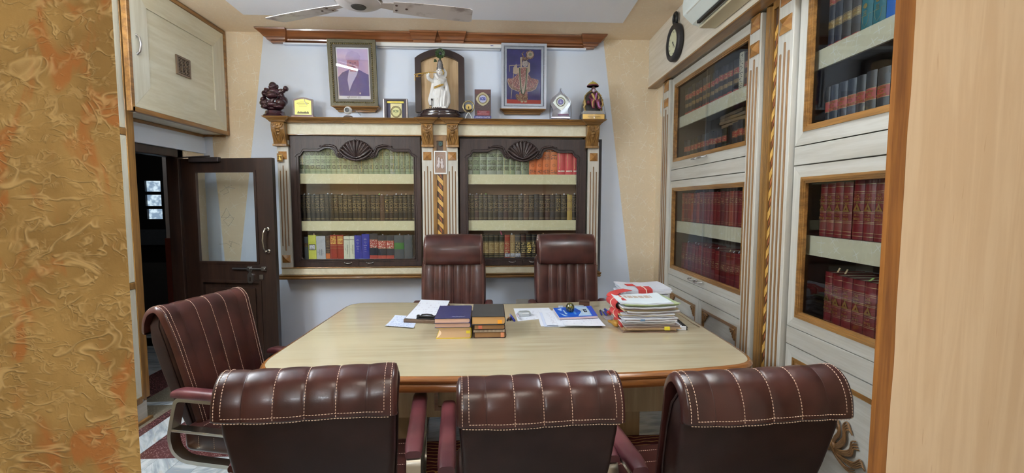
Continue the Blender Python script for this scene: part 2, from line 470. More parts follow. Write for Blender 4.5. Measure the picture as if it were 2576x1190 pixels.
nb.box(NX0 - .04, NX1 + .04, WY + 0.1, WY + .15, NZ0 - .04, NZ0); nb.box(NX0 - .04, NX1 + .04, WY + 0.1, WY + .15, NZ1, NZ1 + .04)
nb.build('niche_back', [case_back], wall_back)

# --- ceiling with wallpaper border and painted middle field
struct(MB().box(-4.6, 2.6, -2.4, 5.2, CZ, CZ + 0.1), 'ceiling', [wp_ceil])
pl = [aZ(x, y, CZ - 0.006) for x, y in ((612, 37), (1567, 58), (1605, 0), (566, 0))]
def ext(a, b, Y): return a + (b - a) * ((Y - a.y) / (b.y - a.y))
pe = [ext(pl[1], pl[2], 1.0), ext(pl[0], pl[3], 1.0)]
cp = MB().plate([(p.x, p.y) for p in (pl[0], pe[1], pe[0], pl[1])], (), CZ - 0.006, CZ + 0.01)
cp.build('painted_field', [ceil_white], bpy.data.objects['ceiling'])

# --- left wall (door opening), hall behind it
WL = -2.50
B = MB()
B.box(WL - 0.14, WL, 3.99, WY + 0.1, 0, CZ, m=1)
B.box(WL - 0.14, WL, -2.4, 3.22, 0, CZ, m=1)
B.box(WL - 0.14, WL, 3.22, 3.99, 2.0, CZ, m=1)
wall_left = struct(B, 'wall_left', [white_wall, wp_side])
MB().box(WL - 0.12, WL + 0.02, 3.0, WY, 1.925, 2.07).build('lintel', [white_wall], wall_left, bevel=0.003)
# dark frame of the doorway
B = MB()
B.box(WL - 0.10, WL - 0.005, 3.22, 3.28, 0, 1.925); B.box(WL - 0.10, WL - 0.005, 3.925, 3.99, 0, 1.925); B.box(WL - 0.10, WL - 0.005, 3.22, 3.99, 1.86, 1.925)
struct(B, 'door_1_frame', [doorwood], bevel=0.004)
# hall
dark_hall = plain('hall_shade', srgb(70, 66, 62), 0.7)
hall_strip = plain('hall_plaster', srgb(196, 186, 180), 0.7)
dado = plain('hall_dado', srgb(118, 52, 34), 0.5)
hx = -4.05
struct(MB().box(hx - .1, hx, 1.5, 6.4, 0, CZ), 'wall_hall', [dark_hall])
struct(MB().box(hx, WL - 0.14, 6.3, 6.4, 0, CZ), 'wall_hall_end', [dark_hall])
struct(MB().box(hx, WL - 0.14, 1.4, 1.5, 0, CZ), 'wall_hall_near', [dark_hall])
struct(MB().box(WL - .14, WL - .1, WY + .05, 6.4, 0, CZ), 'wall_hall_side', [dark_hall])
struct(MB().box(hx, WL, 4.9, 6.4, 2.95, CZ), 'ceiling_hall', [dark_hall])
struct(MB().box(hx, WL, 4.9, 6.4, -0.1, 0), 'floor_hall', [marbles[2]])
p = aY(424, 600, 4.75); q = aY(436, 600, 4.75)
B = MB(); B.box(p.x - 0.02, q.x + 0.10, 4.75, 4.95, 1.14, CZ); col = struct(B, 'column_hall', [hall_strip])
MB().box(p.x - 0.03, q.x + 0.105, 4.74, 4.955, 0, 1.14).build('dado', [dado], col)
# dark wooden window of the hall with four lit panes
YH = 5.6
def H(px, py): p = aY(px, py, YH); return p
w = thing('window_1', 'dark wooden hall window with four small lit panes beyond the open doorway', 'window', H(390, 620))
w['kind'] = 'structure'
a, b = H(330, 380), H(424, 660)
holes = []
rects = [((365, 455), (403, 482)), ((367, 490), (405, 518)), ((371, 526), (408, 551))]
daylit = NT('daylit_pane', 0.2); g = daylit.noise(daylit.coord('Object'), 14.0, 3)
cc = daylit.mix(daylit.smooth(g, 0.4, 0.62), srgb(128, 150, 172), srgb(206, 226, 238))
daylit.base((0.02, 0.02, 0.02, 1)); daylit.t.links.new(cc, daylit.b.inputs['Emission Color']); daylit.b.inputs['Emission Strength'].default_value = 0.75
B = MB(FRONT @ Matrix.Translation((0, 0, -YH)))
for (x0, y0), (x1, y1) in rects:
    c0, c1 = H(x0, y1), H(x1, y0)
    holes.append([(c0.x, c0.z), (c0.x, c1.z), (c1.x, c1.z), (c1.x, c0.z)])
B.plate([(a.x, b.z), (b.x, b.z), (b.x, a.z), (a.x, a.z)], holes, -0.05, 0.0)
B.build('window_frame', [plain('hall_window_wood', srgb(22, 17, 15), 0.5)], w, bevel=0.003)
for h in holes:
    B = MB(FRONT @ Matrix.Translation((0, 0, -YH)))
    B.plate(h, (), -0.035, -0.03); B.build('pane', [daylit.mat], w)
c0, c1 = H(352, 616), H(419, 577)
MB().box(c0.x, c1.x, YH - .02, YH - .005, c0.z, c1.z).build('kick_plate', [plain('dull_plate', srgb(120, 126, 132), 0.25, 0.6)], w)
struct(MB().box(hx, WL - .14, YH, YH + .12, 0, b.z), 'wall_hall_far', [dark_hall])
area('hall_daylight', (-3.4, 4.4, 2.7), (0, 0, 0), 0.4, 0.4, 1.6, (0.9, 0.95, 1.0))

# --- right wall, beam above the bookcases
B = MB(RW)
B.box(0.0, 0.12, -0.195, 0.1, 0, CZ, m=0)
B.box(0.40, 0.46, -6.9, 0.1, 0, CZ, m=1)
B.box(0.0, 0.40, -6.9, -3.55, 0, CZ, m=1)
wall_right = struct(B, 'wall_right', [wp_side, beige_wall])
B = MB(RW); B.box(-0.09, 0.40, -6.0, 0.06, 2.555, CZ); struct(B, 'trim_1', [soffit], bevel=0.004)
B = MB(RW); B.box(-0.095, -0.02, -3.4, 0.0, 2.545, 2.5549); o = struct(B, 'trim_2', [teak_y])
o['label'] = 'thin brown bead under the pale beam'

# --- gold textured wall end on the near left
t = NT('crumpled_gold_plaster', 0.58, 0.0, spec=0.35); v = t.coord('World')
wv = t.n('Mapping', {0: v, 2: (0, rad(28), 0), 3: (1.0, 1.0, 1.45)}).outputs[0]
def wrinkle(scale, w, lo, hi, ms, off):
    """broken wandering folds: thin bands where a warped noise crosses its middle"""
    p = t.n('Mapping', {0: wv, 1: (off, 0, off * 1.7)}).outputs[0]
    n = t.noise(p, scale, 2, 0.55, 1.1)
    d = t.math('ABSOLUTE', t.math('SUBTRACT', n, 0.5))
    m = t.smooth(t.noise(p, ms, 2), lo, hi)
    return t.math('MULTIPLY', t.smooth(d, w, 0.0), m)
r1 = wrinkle(8.5, 0.042, 0.44, 0.58, 11.0, 0.0); r2 = wrinkle(14.0, 0.060, 0.45, 0.60, 15.0, 3.1); r3 = wrinkle(24.0, 0.080, 0.48, 0.62, 20.0, 7.7)
ridge = t.math('MAXIMUM', t.math('MAXIMUM', r1, t.math('MULTIPLY', r2, 0.85)), t.math('MULTIPLY', r3, 0.55))
n1 = t.noise(v, 5.2, 4, 0.55)
pt = t.noise(t.n('Mapping', {0: v, 3: (1.5, 1.0, 0.75)}).outputs[0], 7.5, 3, 0.5, 0.8)
base = t.mix(t.smooth(n1, 0.35, 0.65), srgb(146, 114, 62), srgb(176, 142, 84))
base = t.mix(t.math('MULTIPLY', t.smooth(pt, 0.54, 0.66), 0.75), base, srgb(172, 104, 48))
t.base(t.mix(t.math('MULTIPLY', ridge, 0.55), base, srgb(216, 184, 126)))
h = t.math('ADD', ridge, t.math('ADD', t.math('MULTIPLY', t.noise(v, 22.0, 3), 0.25), t.math('MULTIPLY', t.noise(v, 150.0, 2), 0.14)))
t.bump(h, 0.7, 0.005)
gold_plaster = t.mat
B = MB()
B.loft([[Vector((-0.787, 1.05, z)), Vector((-0.81, 1.068, z)), Vector((-0.93, 1.17, z)), Vector((-3.6, 1.17, z)), Vector((-3.6, 1.05, z))] for z in (0, CZ)])
struct(B, 'wall_near_left', [gold_plaster])
# --- laminate panel with wooden lipping on the near right
t = NT('beech_laminate', 0.38); v = t.coord('World', (26, 26, 1.6)); n = t.noise(v, 1.0, 4, 0.6, 0.6)
fine = t.noise(t.coord('World', (110, 110, 9)), 1.0, 2)
c = t.mix(t.smooth(n, 0.34, 0.66), srgb(220, 192, 156), srgb(231, 206, 172))
t.base(t.mix(t.math('MULTIPLY', t.smooth(fine, 0.66, 0.76), 0.35), c, srgb(186, 140, 92)))
B = MB().box(0.952, 3.2, 1.0, 1.02, 0, CZ); wnr = struct(B, 'wall_near_right', [t.mat])
B = MB()
rings = []
for i in range(25):
    z = CZ * i / 24; wob = 0.0016 * math.sin(i * 2.3) + 0.001 * math.sin(i * 5.1)
    rings.append([Vector((0.911, 1.006, z)), Vector((0.916, 0.999, z)), Vector((0.951 + wob, 0.9985, z)), Vector((0.957, 1.003, z)), Vector((0.957, 1.02, z)), Vector((0.934, 1.022, z))])
B.loft(rings); B.build('lipping', [wood('lipping_wood', srgb(120, 72, 24), srgb(168, 110, 48), 0.4, axis=2, freq=30, world=True)], wnr)
# --- rest of the room around the camera
struct(MB().box(-4.6, 2.6, -2.5, -2.4, 0, CZ), 'wall_front', [beige_wall])
struct(MB().box(-2.75, -2.64, -2.4, 1.05, 0, CZ), 'wall_front_left', [beige_wall])
struct(MB().box(2.05, 2.15, -2.4, 1.0, 0, CZ), 'wall_front_right', [beige_wall])

# --- tube lights
fill_glow = emit('lit_fill_tube', (*TUBE_COLD, 1), FILL_W)
tube_hung = emit('lit_hung_tube', (*TUBE_COLD, 1), HUNG_W)
rear_fill = emit('lit_rear_fill', (*TUBE_COLD, 1), REAR_FILL_W)
ZTB = 2.83
def tube_light(x, y0, y1, label):
    t = thing('tube_light', label, 'tube light', (x, (y0 + y1) / 2, ZTB))
    MB().box(x - .011, x + .011, y0, y1, ZTB + .045, ZTB + .075).build('batten', [white], t, bevel=0.004)
    B = MB().tube([(x, y0 + .03, ZTB), (x, y1 - .03, ZTB)], 0.014, 10); B.build('tube', [tube_hung], t, smooth=40)
    for y in (y0 + .02, y1 - .02):
        MB().box(x - .014, x + .014, y - .012, y + .012, ZTB - .016, ZTB + .048).build('tube_holder', [white], t)
        MB().tube([(x, y, ZTB + .07), (x, y, CZ)], .006, 8).build('hanger_rod', [white], t, smooth=60)
tube_light(-1.85, 1.35, 2.55, 'lit white tube light under the ceiling over the side chair')
tube_light(1.15, 1.1, 2.3, 'lit white tube light under the ceiling beside the wall bookcases')
def fill_tube(a, b, out, label, glow=None):  # unseen tubes added to brighten the ceiling and the bookcase interiors
    a, b, out = Vector(a), Vector(b), Vector(out); u = (b - a).normalized(); m = (a + b) / 2
    t = thing('tube_light', label, 'tube light', m - out * .06)
    def bx(c, hl, ho, hz): return [c + u * hl * i + out * ho * j + Vector((0, 0, hz * k)) for k in (-1, 1) for i, j in ((-1, -1), (1, -1), (1, 1), (-1, 1))]
    fs = [(0, 3, 2, 1), (4, 5, 6, 7), (0, 1, 5, 4), (1, 2, 6, 5), (2, 3, 7, 6), (3, 0, 4, 7)]
    MB().add(bx(m - out * .04, (b - a).length / 2 + .03, .02, .03), fs).build('batten', [white], t, bevel=0.004)
    MB().tube([a, b], 0.014, 10).build('tube', [glow or fill_glow], t, smooth=40)
    for p in (a, b): MB().add(bx(p - out * .01, .012, .028, .014), fs).build('tube_holder', [white], t)
fill_tube((-2.26, 1.35, 2.3), (-2.26, 2.55, 2.3), (1, 0, 0), 'lit white tube light added as unseen fill on the tall cupboard front')
fill_tube((-1.27, -2.33, 2.4), (-.47, -2.33, 2.4), (0, 1, 0), 'lit white tube light added as unseen fill on the wall behind the camera', rear_fill)

# ================================================================== LEFT CUPBOARDS
def framed_door(M, y0, y1, z0, z1, fr, parent, name='door', mats=None, x=0.0, panel=None, bead=True):
    """door in the plane x (room side towards -x of M): mitred frame with bead and sunk panel"""
    mats = mats or [cream, cream_h]
    T = M @ Matrix(((0,0,-1,x),(1,0,0,0),(0,1,0,0),(0,0,0,1)))   # (u,v,w)->(y,z,out)
    d = MB(T)
    for s in (0, 1):
        ya, yb = (y0, y0 + fr) if s == 0 else (y1, y1 - fr)
        d.plate([(ya, z0), (yb, z0 + fr), (yb, z1 - fr), (ya, z1)] if s == 0 else [(ya, z1), (yb, z1 - fr), (yb, z0 + fr), (ya, z0)], (), 0, 0.018, m=0)
    g = 0.0006
    d.plate([(y0 + g, z0), (y1 - g, z0), (y1 - fr - g, z0 + fr), (y0 + fr + g, z0 + fr)], (), 0, 0.018, m=1)
    d.plate([(y0 + fr + g, z1 - fr), (y1 - fr - g, z1 - fr), (y1 - g, z1), (y0 + g, z1)], (), 0, 0.018, m=1)
    o = d.build(name, mats, parent, bevel=0.0015)
    if panel:
        pn = MB(T); pn.plate([(y0 + fr, z0 + fr), (y1 - fr, z0 + fr), (y1 - fr, z1 - fr), (y0 + fr, z1 - fr)], (), 0.0, 0.008)
        pn.build('panel', [panel], o)
    if bead:
        b = MB(T); q = 0.014
        b.plate([(y0 + fr, z0 + fr), (y1 - fr, z0 + fr), (y1 - fr, z1 - fr), (y0 + fr, z1 - fr)],
                [[(y0 + fr + q, z0 + fr + q), (y0 + fr + q, z1 - fr - q), (y1 - fr - q, z1 - fr - q), (y1 - fr - q, z0 + fr + q)]], 0.0, 0.014)
        b.build('bead', [teak_y], o, bevel=0.003)
    return o
LW = Matrix(((-1,0,0,0),(0,1,0,0),(0,0,1,0),(0,0,0,1)))     # mirrored: local -x = room side for the left wall
def bow_handle(parent, pts, r=0.006, mat=None, name='handle', foot=0.009):
    b = MB().tube(pts, r, 8); b.ell(pts[0], foot); b.ell(pts[-1], foot)
    return b.build(name, [mat or steel], parent, smooth=60)
# tall cupboard
XA = -2.335
al = thing('tall_cupboard', 'tall cream cupboard with brown edged doors beside the open doorway', 'cupboard', (XA - .2, 2.2, 0))
B = MB().box(-2.49, XA - 0.019, 1.2, 3.20, 0.08, CZ - .02); B.build('carcass', [cream], al)
B = MB()
B.box(XA - 0.02, XA + 0.004, 3.165, 3.232, 0.16, CZ - .02); B.box(XA - 0.05, XA - 0.02, 3.20, 3.232, 0.0, CZ - .02)
for z in (0.16, 0.945, 1.955): B.box(XA - 0.02, XA + 0.003, 1.2, 3.165, z - .022, z + .022)
B.build('edge_trim', [teak_v], al, bevel=0.003)
MB().box(XA - 0.1, XA - 0.004, 1.2, 3.21, 0.0, 0.14).build('plinth', [ivory], al, bevel=0.003)
MB().box(XA - 0.01, XA + 0.016, 1.2, 3.235, 0.0, 0.022).build('plinth_bead', [teak_y], al, bevel=0.004)
for z0, z1 in ((0.185, 0.92), (0.97, 1.93), (1.98, 2.93)):
    for y0, y1 in ((2.70, 3.163), (2.235, 2.695)):
        framed_door(LW, y0, y1, z0, z1, 0.055, al, x=-XA + .018, panel=cream)
# overhead cupboard
XO = -2.27
oc = thing('overhead_cupboard', 'cream overhead cupboard with a small vent above the doorway', 'cupboard', (XO - .11, 3.7, 2.09))
MB().box(-2.498, XO - 0.022, 3.24, WY - .002, 2.09, CZ - 0.002).build('carcass', [cream], oc)
B = MB()
B.box(XO - 0.03, XO + 0.006, 4.235, WY - .002, 2.085, CZ - .004); B.box(XO - 0.03, XO + 0.006, 3.14, 4.235, 2.085, 2.118)
B.box(XO - 0.03, XO + 0.006, 3.14, 4.235, 2.95, CZ - .004); B.box(XO - 0.03, XO + 0.006, 3.135, 3.165, 2.085, CZ - .004)
B.box(-2.498, XO - .03, WY - .03, WY - .002, 2.072, 2.09); B.box(-2.498, -2.47, 3.24, WY - .03, 2.065, 2.09)
B.build('edge_trim', [teak_y], oc, bevel=0.004)
dr = framed_door(LW, 3.168, 4.232, 2.12, 2.948, 0.152, oc, x=-XA + 0 if False else -XO + 0.018, panel=cream_h, bead=False)
bow_handle(dr, [(XO + .0, 3.215, 2.585), (XO + .022, 3.21, 2.57), (XO + .032, 3.207, 2.525), (XO + .022, 3.21, 2.48), (XO + .0, 3.215, 2.465)], 0.007)
vc = MB(); vy0, vy1, vz0, vz1 = 3.605, 3.765, 2.445, 2.585
T = LW @ Matrix(((0,0,-1,-XO),(1,0,0,0),(0,1,0,0),(0,0,0,1)))
slots = []
for c in range(3):
    for r in range(11):
        y = vy0 + .018 + c * 0.044; z = vz0 + .012 + r * 0.0108
        slots.append([(y, z), (y, z + .0062), (y + .036, z + .0062), (y + .036, z)])
vc = MB(T).plate([(vy0, vz0), (vy1, vz0), (vy1, vz1), (vy0, vz1)], slots, -0.008, 0.002)
vn = vc.build('vent_grille', [plain('bronze_grille', srgb(128, 110, 92), 0.4, 0.4)], oc)
MB(T).plate([(vy0, vz0), (vy1, vz0), (vy1, vz1), (vy0, vz1)], (), -0.0095, -0.0085).build('vent_dark', [black], vn)

# ================================================================== OPEN DOOR
hinge = Vector((-2.50, 3.95, 0)); DA = rad(-9.5)
DM = Matrix.Translation(hinge) @ Matrix.Rotation(DA, 4, 'Z')     # local x along the leaf, -y towards the camera
d = thing('door_1', 'dark wooden door with a tall etched glass standing open against the back wall', 'door', DM @ Matrix.Translation((0.4, 0, 0)))
d['kind'] = 'structure'
LWD = 0.80; ZT = 1.853
T = DM @ FRONT
gx0, gx1, gz0, gz1 = 0.115, 0.655, 0.995, 1.755
px0, px1, pz0, pz1 = 0.135, 0.665, 0.16, 0.85
B = MB(T).plate([(0, 0.012), (LWD, 0.012), (LWD, ZT), (0, ZT)],
   [[(gx0, gz0), (gx0, gz1), (gx1, gz1), (gx1, gz0)], [(px0, pz0), (px0, pz1), (px1, pz1), (px1, pz0)]], -0.038, 0.0)
B.build('leaf_frame', [doorwood], d, bevel=0.003)
B = MB(T)
for (a0, a1, b0, b1) in ((gx0, gx1, gz0, gz1), (px0, px1, pz0, pz1)):
    q = 0.016
    B.plate([(a0 - .004, b0 - .004), (a1 + .004, b0 - .004), (a1 + .004, b1 + .004), (a0 - .004, b1 + .004)], [[(a0 + q, b0 + q), (a0 + q, b1 - q), (a1 - q, b1 - q), (a1 - q, b0 + q)]], -0.02, 0.006)
B.build('glazing_bead', [doorwood], d, bevel=0.004)
MB(T).plate([(px0, pz0), (px1, pz0), (px1, pz1), (px0, pz1)], (), -0.03, -0.02).build('lower_panel', [doorwood], d)
MB(T).plate([(px0 + .06, pz0 + .06), (px1 - .06, pz0 + .06), (px1 - .06, pz1 - .06), (px0 + .06, pz1 - .06)], (), -0.02, -0.008).build('raised_field', [doorwood], d, bevel=0.008)
gp = MB(T).plate([(gx0, gz0), (gx1, gz0), (gx1, gz1), (gx0, gz1)], (), -0.021, -0.016).build('glass', [glass_mat('door_glass', (0.93, 0.95, 0.95, 1), 0.02, 0.7)], d)
# etched twigs on the glass
B = MB(T); cxg = (gx0 + gx1) / 2
def twig(cx, cz, segs):
    for (x0, z0), (x1, z1) in segs:
        B.tube([(cx + x0, cz + z0, -0.0155), (cx + (x0 + x1) / 2 + .004, cz + (z0 + z1) / 2, -0.0155), (cx + x1, cz + z1, -0.0155)], 0.0014, 5)
twig(cxg, 1.60, [((-.06, -.02), (0, .02)), ((0, .02), (.075, .01)), ((-.02, .035), (.02, -.02)), ((.02, -.02), (-.03, -.04)), ((0, .02), (.05, .035))])
twig(cxg, 1.37, [((-.06, 0), (-.01, .08)), ((-.01, .08), (.02, .02)), ((.02, .02), (-.04, -.02)), ((-.04, -.02), (.0, -.07)), ((0, -.07), (.05, -.01)), ((.05, -.01), (.015, .03)), ((-.06, 0), (.06, .0))])
twig(cxg, 1.15, [((-.09, 0), (-.02, .008)), ((-.02, .008), (.02, -.02)), ((.02, -.02), (.0, .03)), ((0, .03), (.09, .0)), ((.0, -.03), (.03, .03))])
B.build('etching', [plain('etch_grey', srgb(120, 118, 104), 0.7)], gp)
# pull handle, bolt, lock plate, closer
B = MB(T); hxx = 0.742
B.tube([(hxx, 1.10, 0.004), (hxx - .004, 1.10, 0.035), (hxx - .012, 1.13, 0.045), (hxx - .016, 1.19, 0.05), (hxx - .012, 1.25, 0.045), (hxx - .004, 1.28, 0.035), (hxx, 1.28, 0.004)], [.011, .008, .006, .009, .006, .008, .011], 10)
for z in (1.10, 1.28): B.ell((hxx, z, 0.004), (.018, .018, .006)); B.ell((hxx - .003, z, 0.03), .012)
B.build('pull_handle', [chrome], d, smooth=60)
B = MB(T); zb = 0.955
B.tube([(0.43, zb, 0.016), (0.72, zb, 0.016)], 0.0085, 8)
for x in (0.575, 0.70): B.box(x - .02, x + .02, zb - .018, zb + .018, 0.0, 0.012); B.box(x - .012, x + .012, zb - .012, zb + .012, 0.0, 0.03)
B.plate([(0.565, zb), (0.592, zb), (0.588, zb - .04), (0.603, zb - .055), (0.603, zb - .11), (0.59, zb - .12), (0.566, zb - .12), (0.556, zb - .11), (0.556, zb - .05), (0.57, zb - .035)][::-1],
        [[(0.572, zb - .105), (0.572, zb - .07), (0.586, zb - .07), (0.586, zb - .105)]], 0.0, 0.014)
B.build('tower_bolt', [steel], d, bevel=0.001)
MB(T).plate(rrect(0.655, 0.688, 0.868, 0.905, 0.004), (), 0, 0.006).build('lock_plate', [steel], d, bevel=0.001)
B = MB(T).box(0.10, 0.36, ZT - .03, ZT + .008, 0.0, 0.035); B.tube([(-0.02, ZT + .005, 0.03), (0.30, ZT + .014, 0.045)], 0.006, 6)
B.build('door_closer', [plain('closer_brown', srgb(60, 52, 50), 0.35, 0.4)], d, bevel=0.003)
# ================================================================== WALL BOOKCASE (back wall)
YF = 4.13                                   # pilaster front
YD = 4.15                                   # door front
def F(px, py, Y=YF): p = aY(px, py, Y); return (p.x, p.z)
FT = FRONT @ Matrix.Translation((0, 0, -YF))      # (x,z,out) at the pilaster plane
DT = FRONT @ Matrix.Translation((0, 0, -YD))
sur = thing('bookcase_surround', 'cream and teak pilastered surround with carved corbels and cornice framing the dark bookcases', 'bookcase', (-0.36, 4.2, 0.8))
pilX = []
for (xa, ya, xb, yb) in ((697, 500, 727, 500), (1062.5, 500, 1090.5, 500), (1124.5, 500, 1152.5, 500), (1478.5, 500, 1505.5, 500)):
    pilX.append((F(xa, ya)[0], F(xb, yb)[0]))
pilX[0] = (F(702, 520)[0], F(730, 520)[0])
ZB0, ZB1 = 0.815, 0.855                     # wooden foot, cream plinth
z_foot0, z_foot1 = F(1000, 701)[1], F(1000, 689)[1]
z_plin1 = F(1000, 672)[1]
z_fr0, z_fr1 = F(900, 340)[1], F(900, 312)[1]
z_cor1 = F(900, 294, 4.03)[1]
xl, xr = pilX[0][0], pilX[3][1]
# pilasters
for i, (xa, xb) in enumerate(pilX):
    B = MB(); B.box(xa, xb, YF, WY - .001, z_plin1 - .004, z_fr0 - .045, T=None)
    # sunk grooves are separate half-round beads set into the face
    p = B.build('pilaster', [ivory_v], sur, bevel=0.003)
    w = xb - xa; cx = (xa + xb) / 2
    sq = 0.5 * min(0.072, w * 0.72)
    for zc in (F(1076, 393)[1], F(718, 651)[1]):
        if i in (1, 2) and zc < 1.2: zc = F(718, 651)[1]
        q = MB(FT); q.loft([[Vector((cx - sq, zc - sq, 0)), Vector((cx + sq, zc - sq, 0)), Vector((cx + sq, zc + sq, 0)), Vector((cx - sq, zc + sq, 0))],
                            [Vector((cx - sq, zc - sq, 0.004)), Vector((cx + sq, zc - sq, 0.004)), Vector((cx + sq, zc + sq, 0.004)), Vector((cx - sq, zc + sq, 0.004))],
                            [Vector((cx - .001, zc - .001, 0.02)), Vector((cx + .001, zc - .001, 0.02)), Vector((cx + .001, zc + .001, 0.02)), Vector((cx - .001, zc + .001, 0.02))]])
        q.build('pyramid_stud', [amber], p)
    zt, zbm = F(1076, 432)[1], F(718, 618)[1]
    for j, dx in enumerate((-1, 0, 1)):
        za = zt + (0.045 if dx == 0 else 0.0); zz = zbm - (0.04 if dx == 0 else 0)
        g = MB().tube([(cx + dx * w * 0.27, YF + .001, zz), (cx + dx * w * 0.27, YF + .001, za)], 0.0052, 8); g.ell((cx + dx * w * .27, YF + .001, za), .0052, n=8, k=6); g.ell((cx + dx * w * .27, YF + .001, zz), .0052, n=8, k=6)
        g.build('flute', [groove], p, smooth=60)
# corbels: carved brackets with acanthus leaf
def corbel(xa, xb):
    w = xb - xa; cx = (xa + xb) / 2; z1 = z_fr1 + .0; z0 = F(1075, 371)[1]; h = z1 - z0
    prof = [(0, 0.062), (.12, .07), (.3, .066), (.5, .05), (.7, .034), (.86, .026), (.9, .024)]
    B = MB(); rings = []
    for (f, o) in prof:
        z = z1 - f * h
        rings.append([Vector((cx - w/2, WY - .02, z)), Vector((cx - w/2, YF - o, z)), Vector((cx + w/2, YF - o, z)), Vector((cx + w/2, WY - .02, z))])
    B.loft(rings)
    zf = z0 + h * .1
    B.box(cx - w/2 - .004, cx + w/2 + .004, YF - .036, WY - .02, z0, zf)
    o = B.build('corbel', [teak_v], sur, bevel=0.003)
    L = MB()
    def fo(f):
        for (a, b), (c, d) in zip(prof, prof[1:]):
            if a <= f <= c: return b + (d - b) * (f - a) / (c - a)
        return .024
    def P3(u, f, e=0.0): return Vector((cx + u * w, YF - fo(f) - e, z1 - f * h))
    for s in (-1, 1):
        L.tube([P3(s * .12, .86), P3(s * .2, .72, .003), P3(s * .3, .58, .005), P3(s * .34, .46, .005), P3(s * .28, .40, .004)], [.003, .005, .005, .004, .002], 6)
        L.tube([P3(s * .06, .86), P3(s * .09, .66, .006), P3(s * .16, .52, .006), P3(s * .12, .42, .004)], [.004, .007, .006, .002], 6)
        L.tube([P3(s * .36, .86), P3(s * .4, .74, .003), P3(s * .42, .62, .002)], [.003, .004, .002], 6)
        L.tube([P3(s * .08, .30, .003), P3(s * .2, .22, .005), P3(s * .34, .2, .005), P3(s * .4, .1, .004), P3(s * .28, .06, .004), P3(s * .24, .13, .004)], [.004, .006, .006, .005, .005, .003], 6)
    L.ell(P3(0, .36, .003), (.02, .012, .012)); L.ell(P3(0, .24, .003), (.024, .010, .010)); L.ell(P3(0, .48, .002), (.012, .01, .016)); L.ell(P3(0, .12, .002), (.012, .008, .012))
    L.tube([P3(0, .86), P3(0, .7, .006), P3(0, .54, .006)], [.004, .008, .003], 6)
    L.build('leaf_carving', [teak_v], o, smooth=50)
    return cx, w
corb = []
for (xa, ya, xb, yb) in ((685, 340, 718, 340), (1060.5, 345, 1089, 345), (1124.5, 345, 1153, 345), (1476, 350, 1506.5, 350)):
    corb.append(corbel(F(xa, ya, YF - .04)[0], F(xb, yb, YF - .04)[0]))
# frieze boards
edges = [(corb[0][0] + corb[0][1] / 2, corb[1][0] - corb[1][1] / 2), (corb[1][0] + corb[1][1] / 2, corb[2][0] - corb[2][1] / 2), (corb[2][0] + corb[2][1] / 2, corb[3][0] - corb[3][1] / 2)]
for (a, b) in edges:
    f = MB().box(a - .002, b + .002, YF + .004, WY - .002, z_fr0 + .006, z_fr1 + .012).build('frieze', [cream_h], sur)
    MB().box(a, b, YF - .004, YF + .02, z_fr0 - .004, z_fr0 + .006).build('frieze_bead', [teak], f, bevel=0.002)
# cornice: moulded profile run along the front with breaks over the corbels
def cornice_run(name, parent, cuts, ybase, zlow, ztop, prof, mat, back, ends, brk=1.0):
    """cuts = [(x0, x1, extra projection)] contiguous; prof = [(height fraction, projection)]"""
    B = MB()
    for i, (x0, x1, e) in enumerate(cuts):
        rings = []
        for (f, o) in prof:
            z = zlow + f * (ztop - zlow); y = ybase - o - e
            k0 = o * ends if i == 0 else (o * brk if e > 0 else 0.0)
            k1 = o * ends if i == len(cuts) - 1 else (o * brk if e > 0 else 0.0)
            rings.append([Vector((x0 - k0, back, z)), Vector((x0 - k0, y, z)), Vector((x1 + k1, y, z)), Vector((x1 + k1, back, z))])
        B.loft(rings)
    return B.build(name, [mat], parent, bevel=0.0015)
zl = z_fr1 + .002
cprof = [(0, .008), (.12, .010), (.16, .018), (.3, .02), (.34, .03), (.46, .036), (.6, .05), (.74, .07), (.86, .078), (.9, .088), (1, .09)]
cuts = []
x = None
half = [(c - w / 2 - .004, c + w / 2 + .004) for c, w in corb]
ztopc = z_cor1
cuts = [(half[0][0], half[0][1], .035), (half[0][1], half[1][0], 0.0), (half[1][0], half[1][1], .035), (half[1][1], half[2][0], 0.0), (half[2][0], half[2][1], .035), (half[2][1], half[3][0], 0.0), (half[3][0], half[3][1], .035)]
cprof2 = [(f, o * .55) for f, o in cprof]
cornice_run('cornice', sur, [(a, b, e + .012) for a, b, e in cuts], YF - .02, zl, ztopc, cprof2, teak, WY - .001, 1.0)
MB().box(half[0][0] - .05, half[3][1] + .05, YF - .06, WY - .001, ztopc - .004, ztopc + .002).build('cornice_top', [teak], sur)
SHELF_Z = ztopc + .002
# plinth and foot moulding
MB().box(xl, xr, YF + .006, WY - .001, z_foot1, z_plin1).build('plinth', [cream_h], sur, bevel=0.002)
B = MB(); rings = []
for (f, o) in ((0, 0), (.1, .02), (.4, .028), (.55, .02), (.8, .03), (1, .034)):
    z = z_foot0 + f * (z_foot1 - z_foot0)
    rings.append([Vector((xl - .01 - o * .6, WY - .001, z)), Vector((xl - .01 - o * .6, YF - o, z)), Vector((xr + .01 + o * .6, YF - o, z)), Vector((xr + .01 + o * .6, WY - .001, z))])
B.loft(rings); B.build('foot_moulding', [teak], sur, bevel=0.002)
MB().box(xl, xr, YF - .002, YF + .02, z_plin1 - .004, z_plin1 + .004).build('plinth_bead', [teak], sur, bevel=0.002)
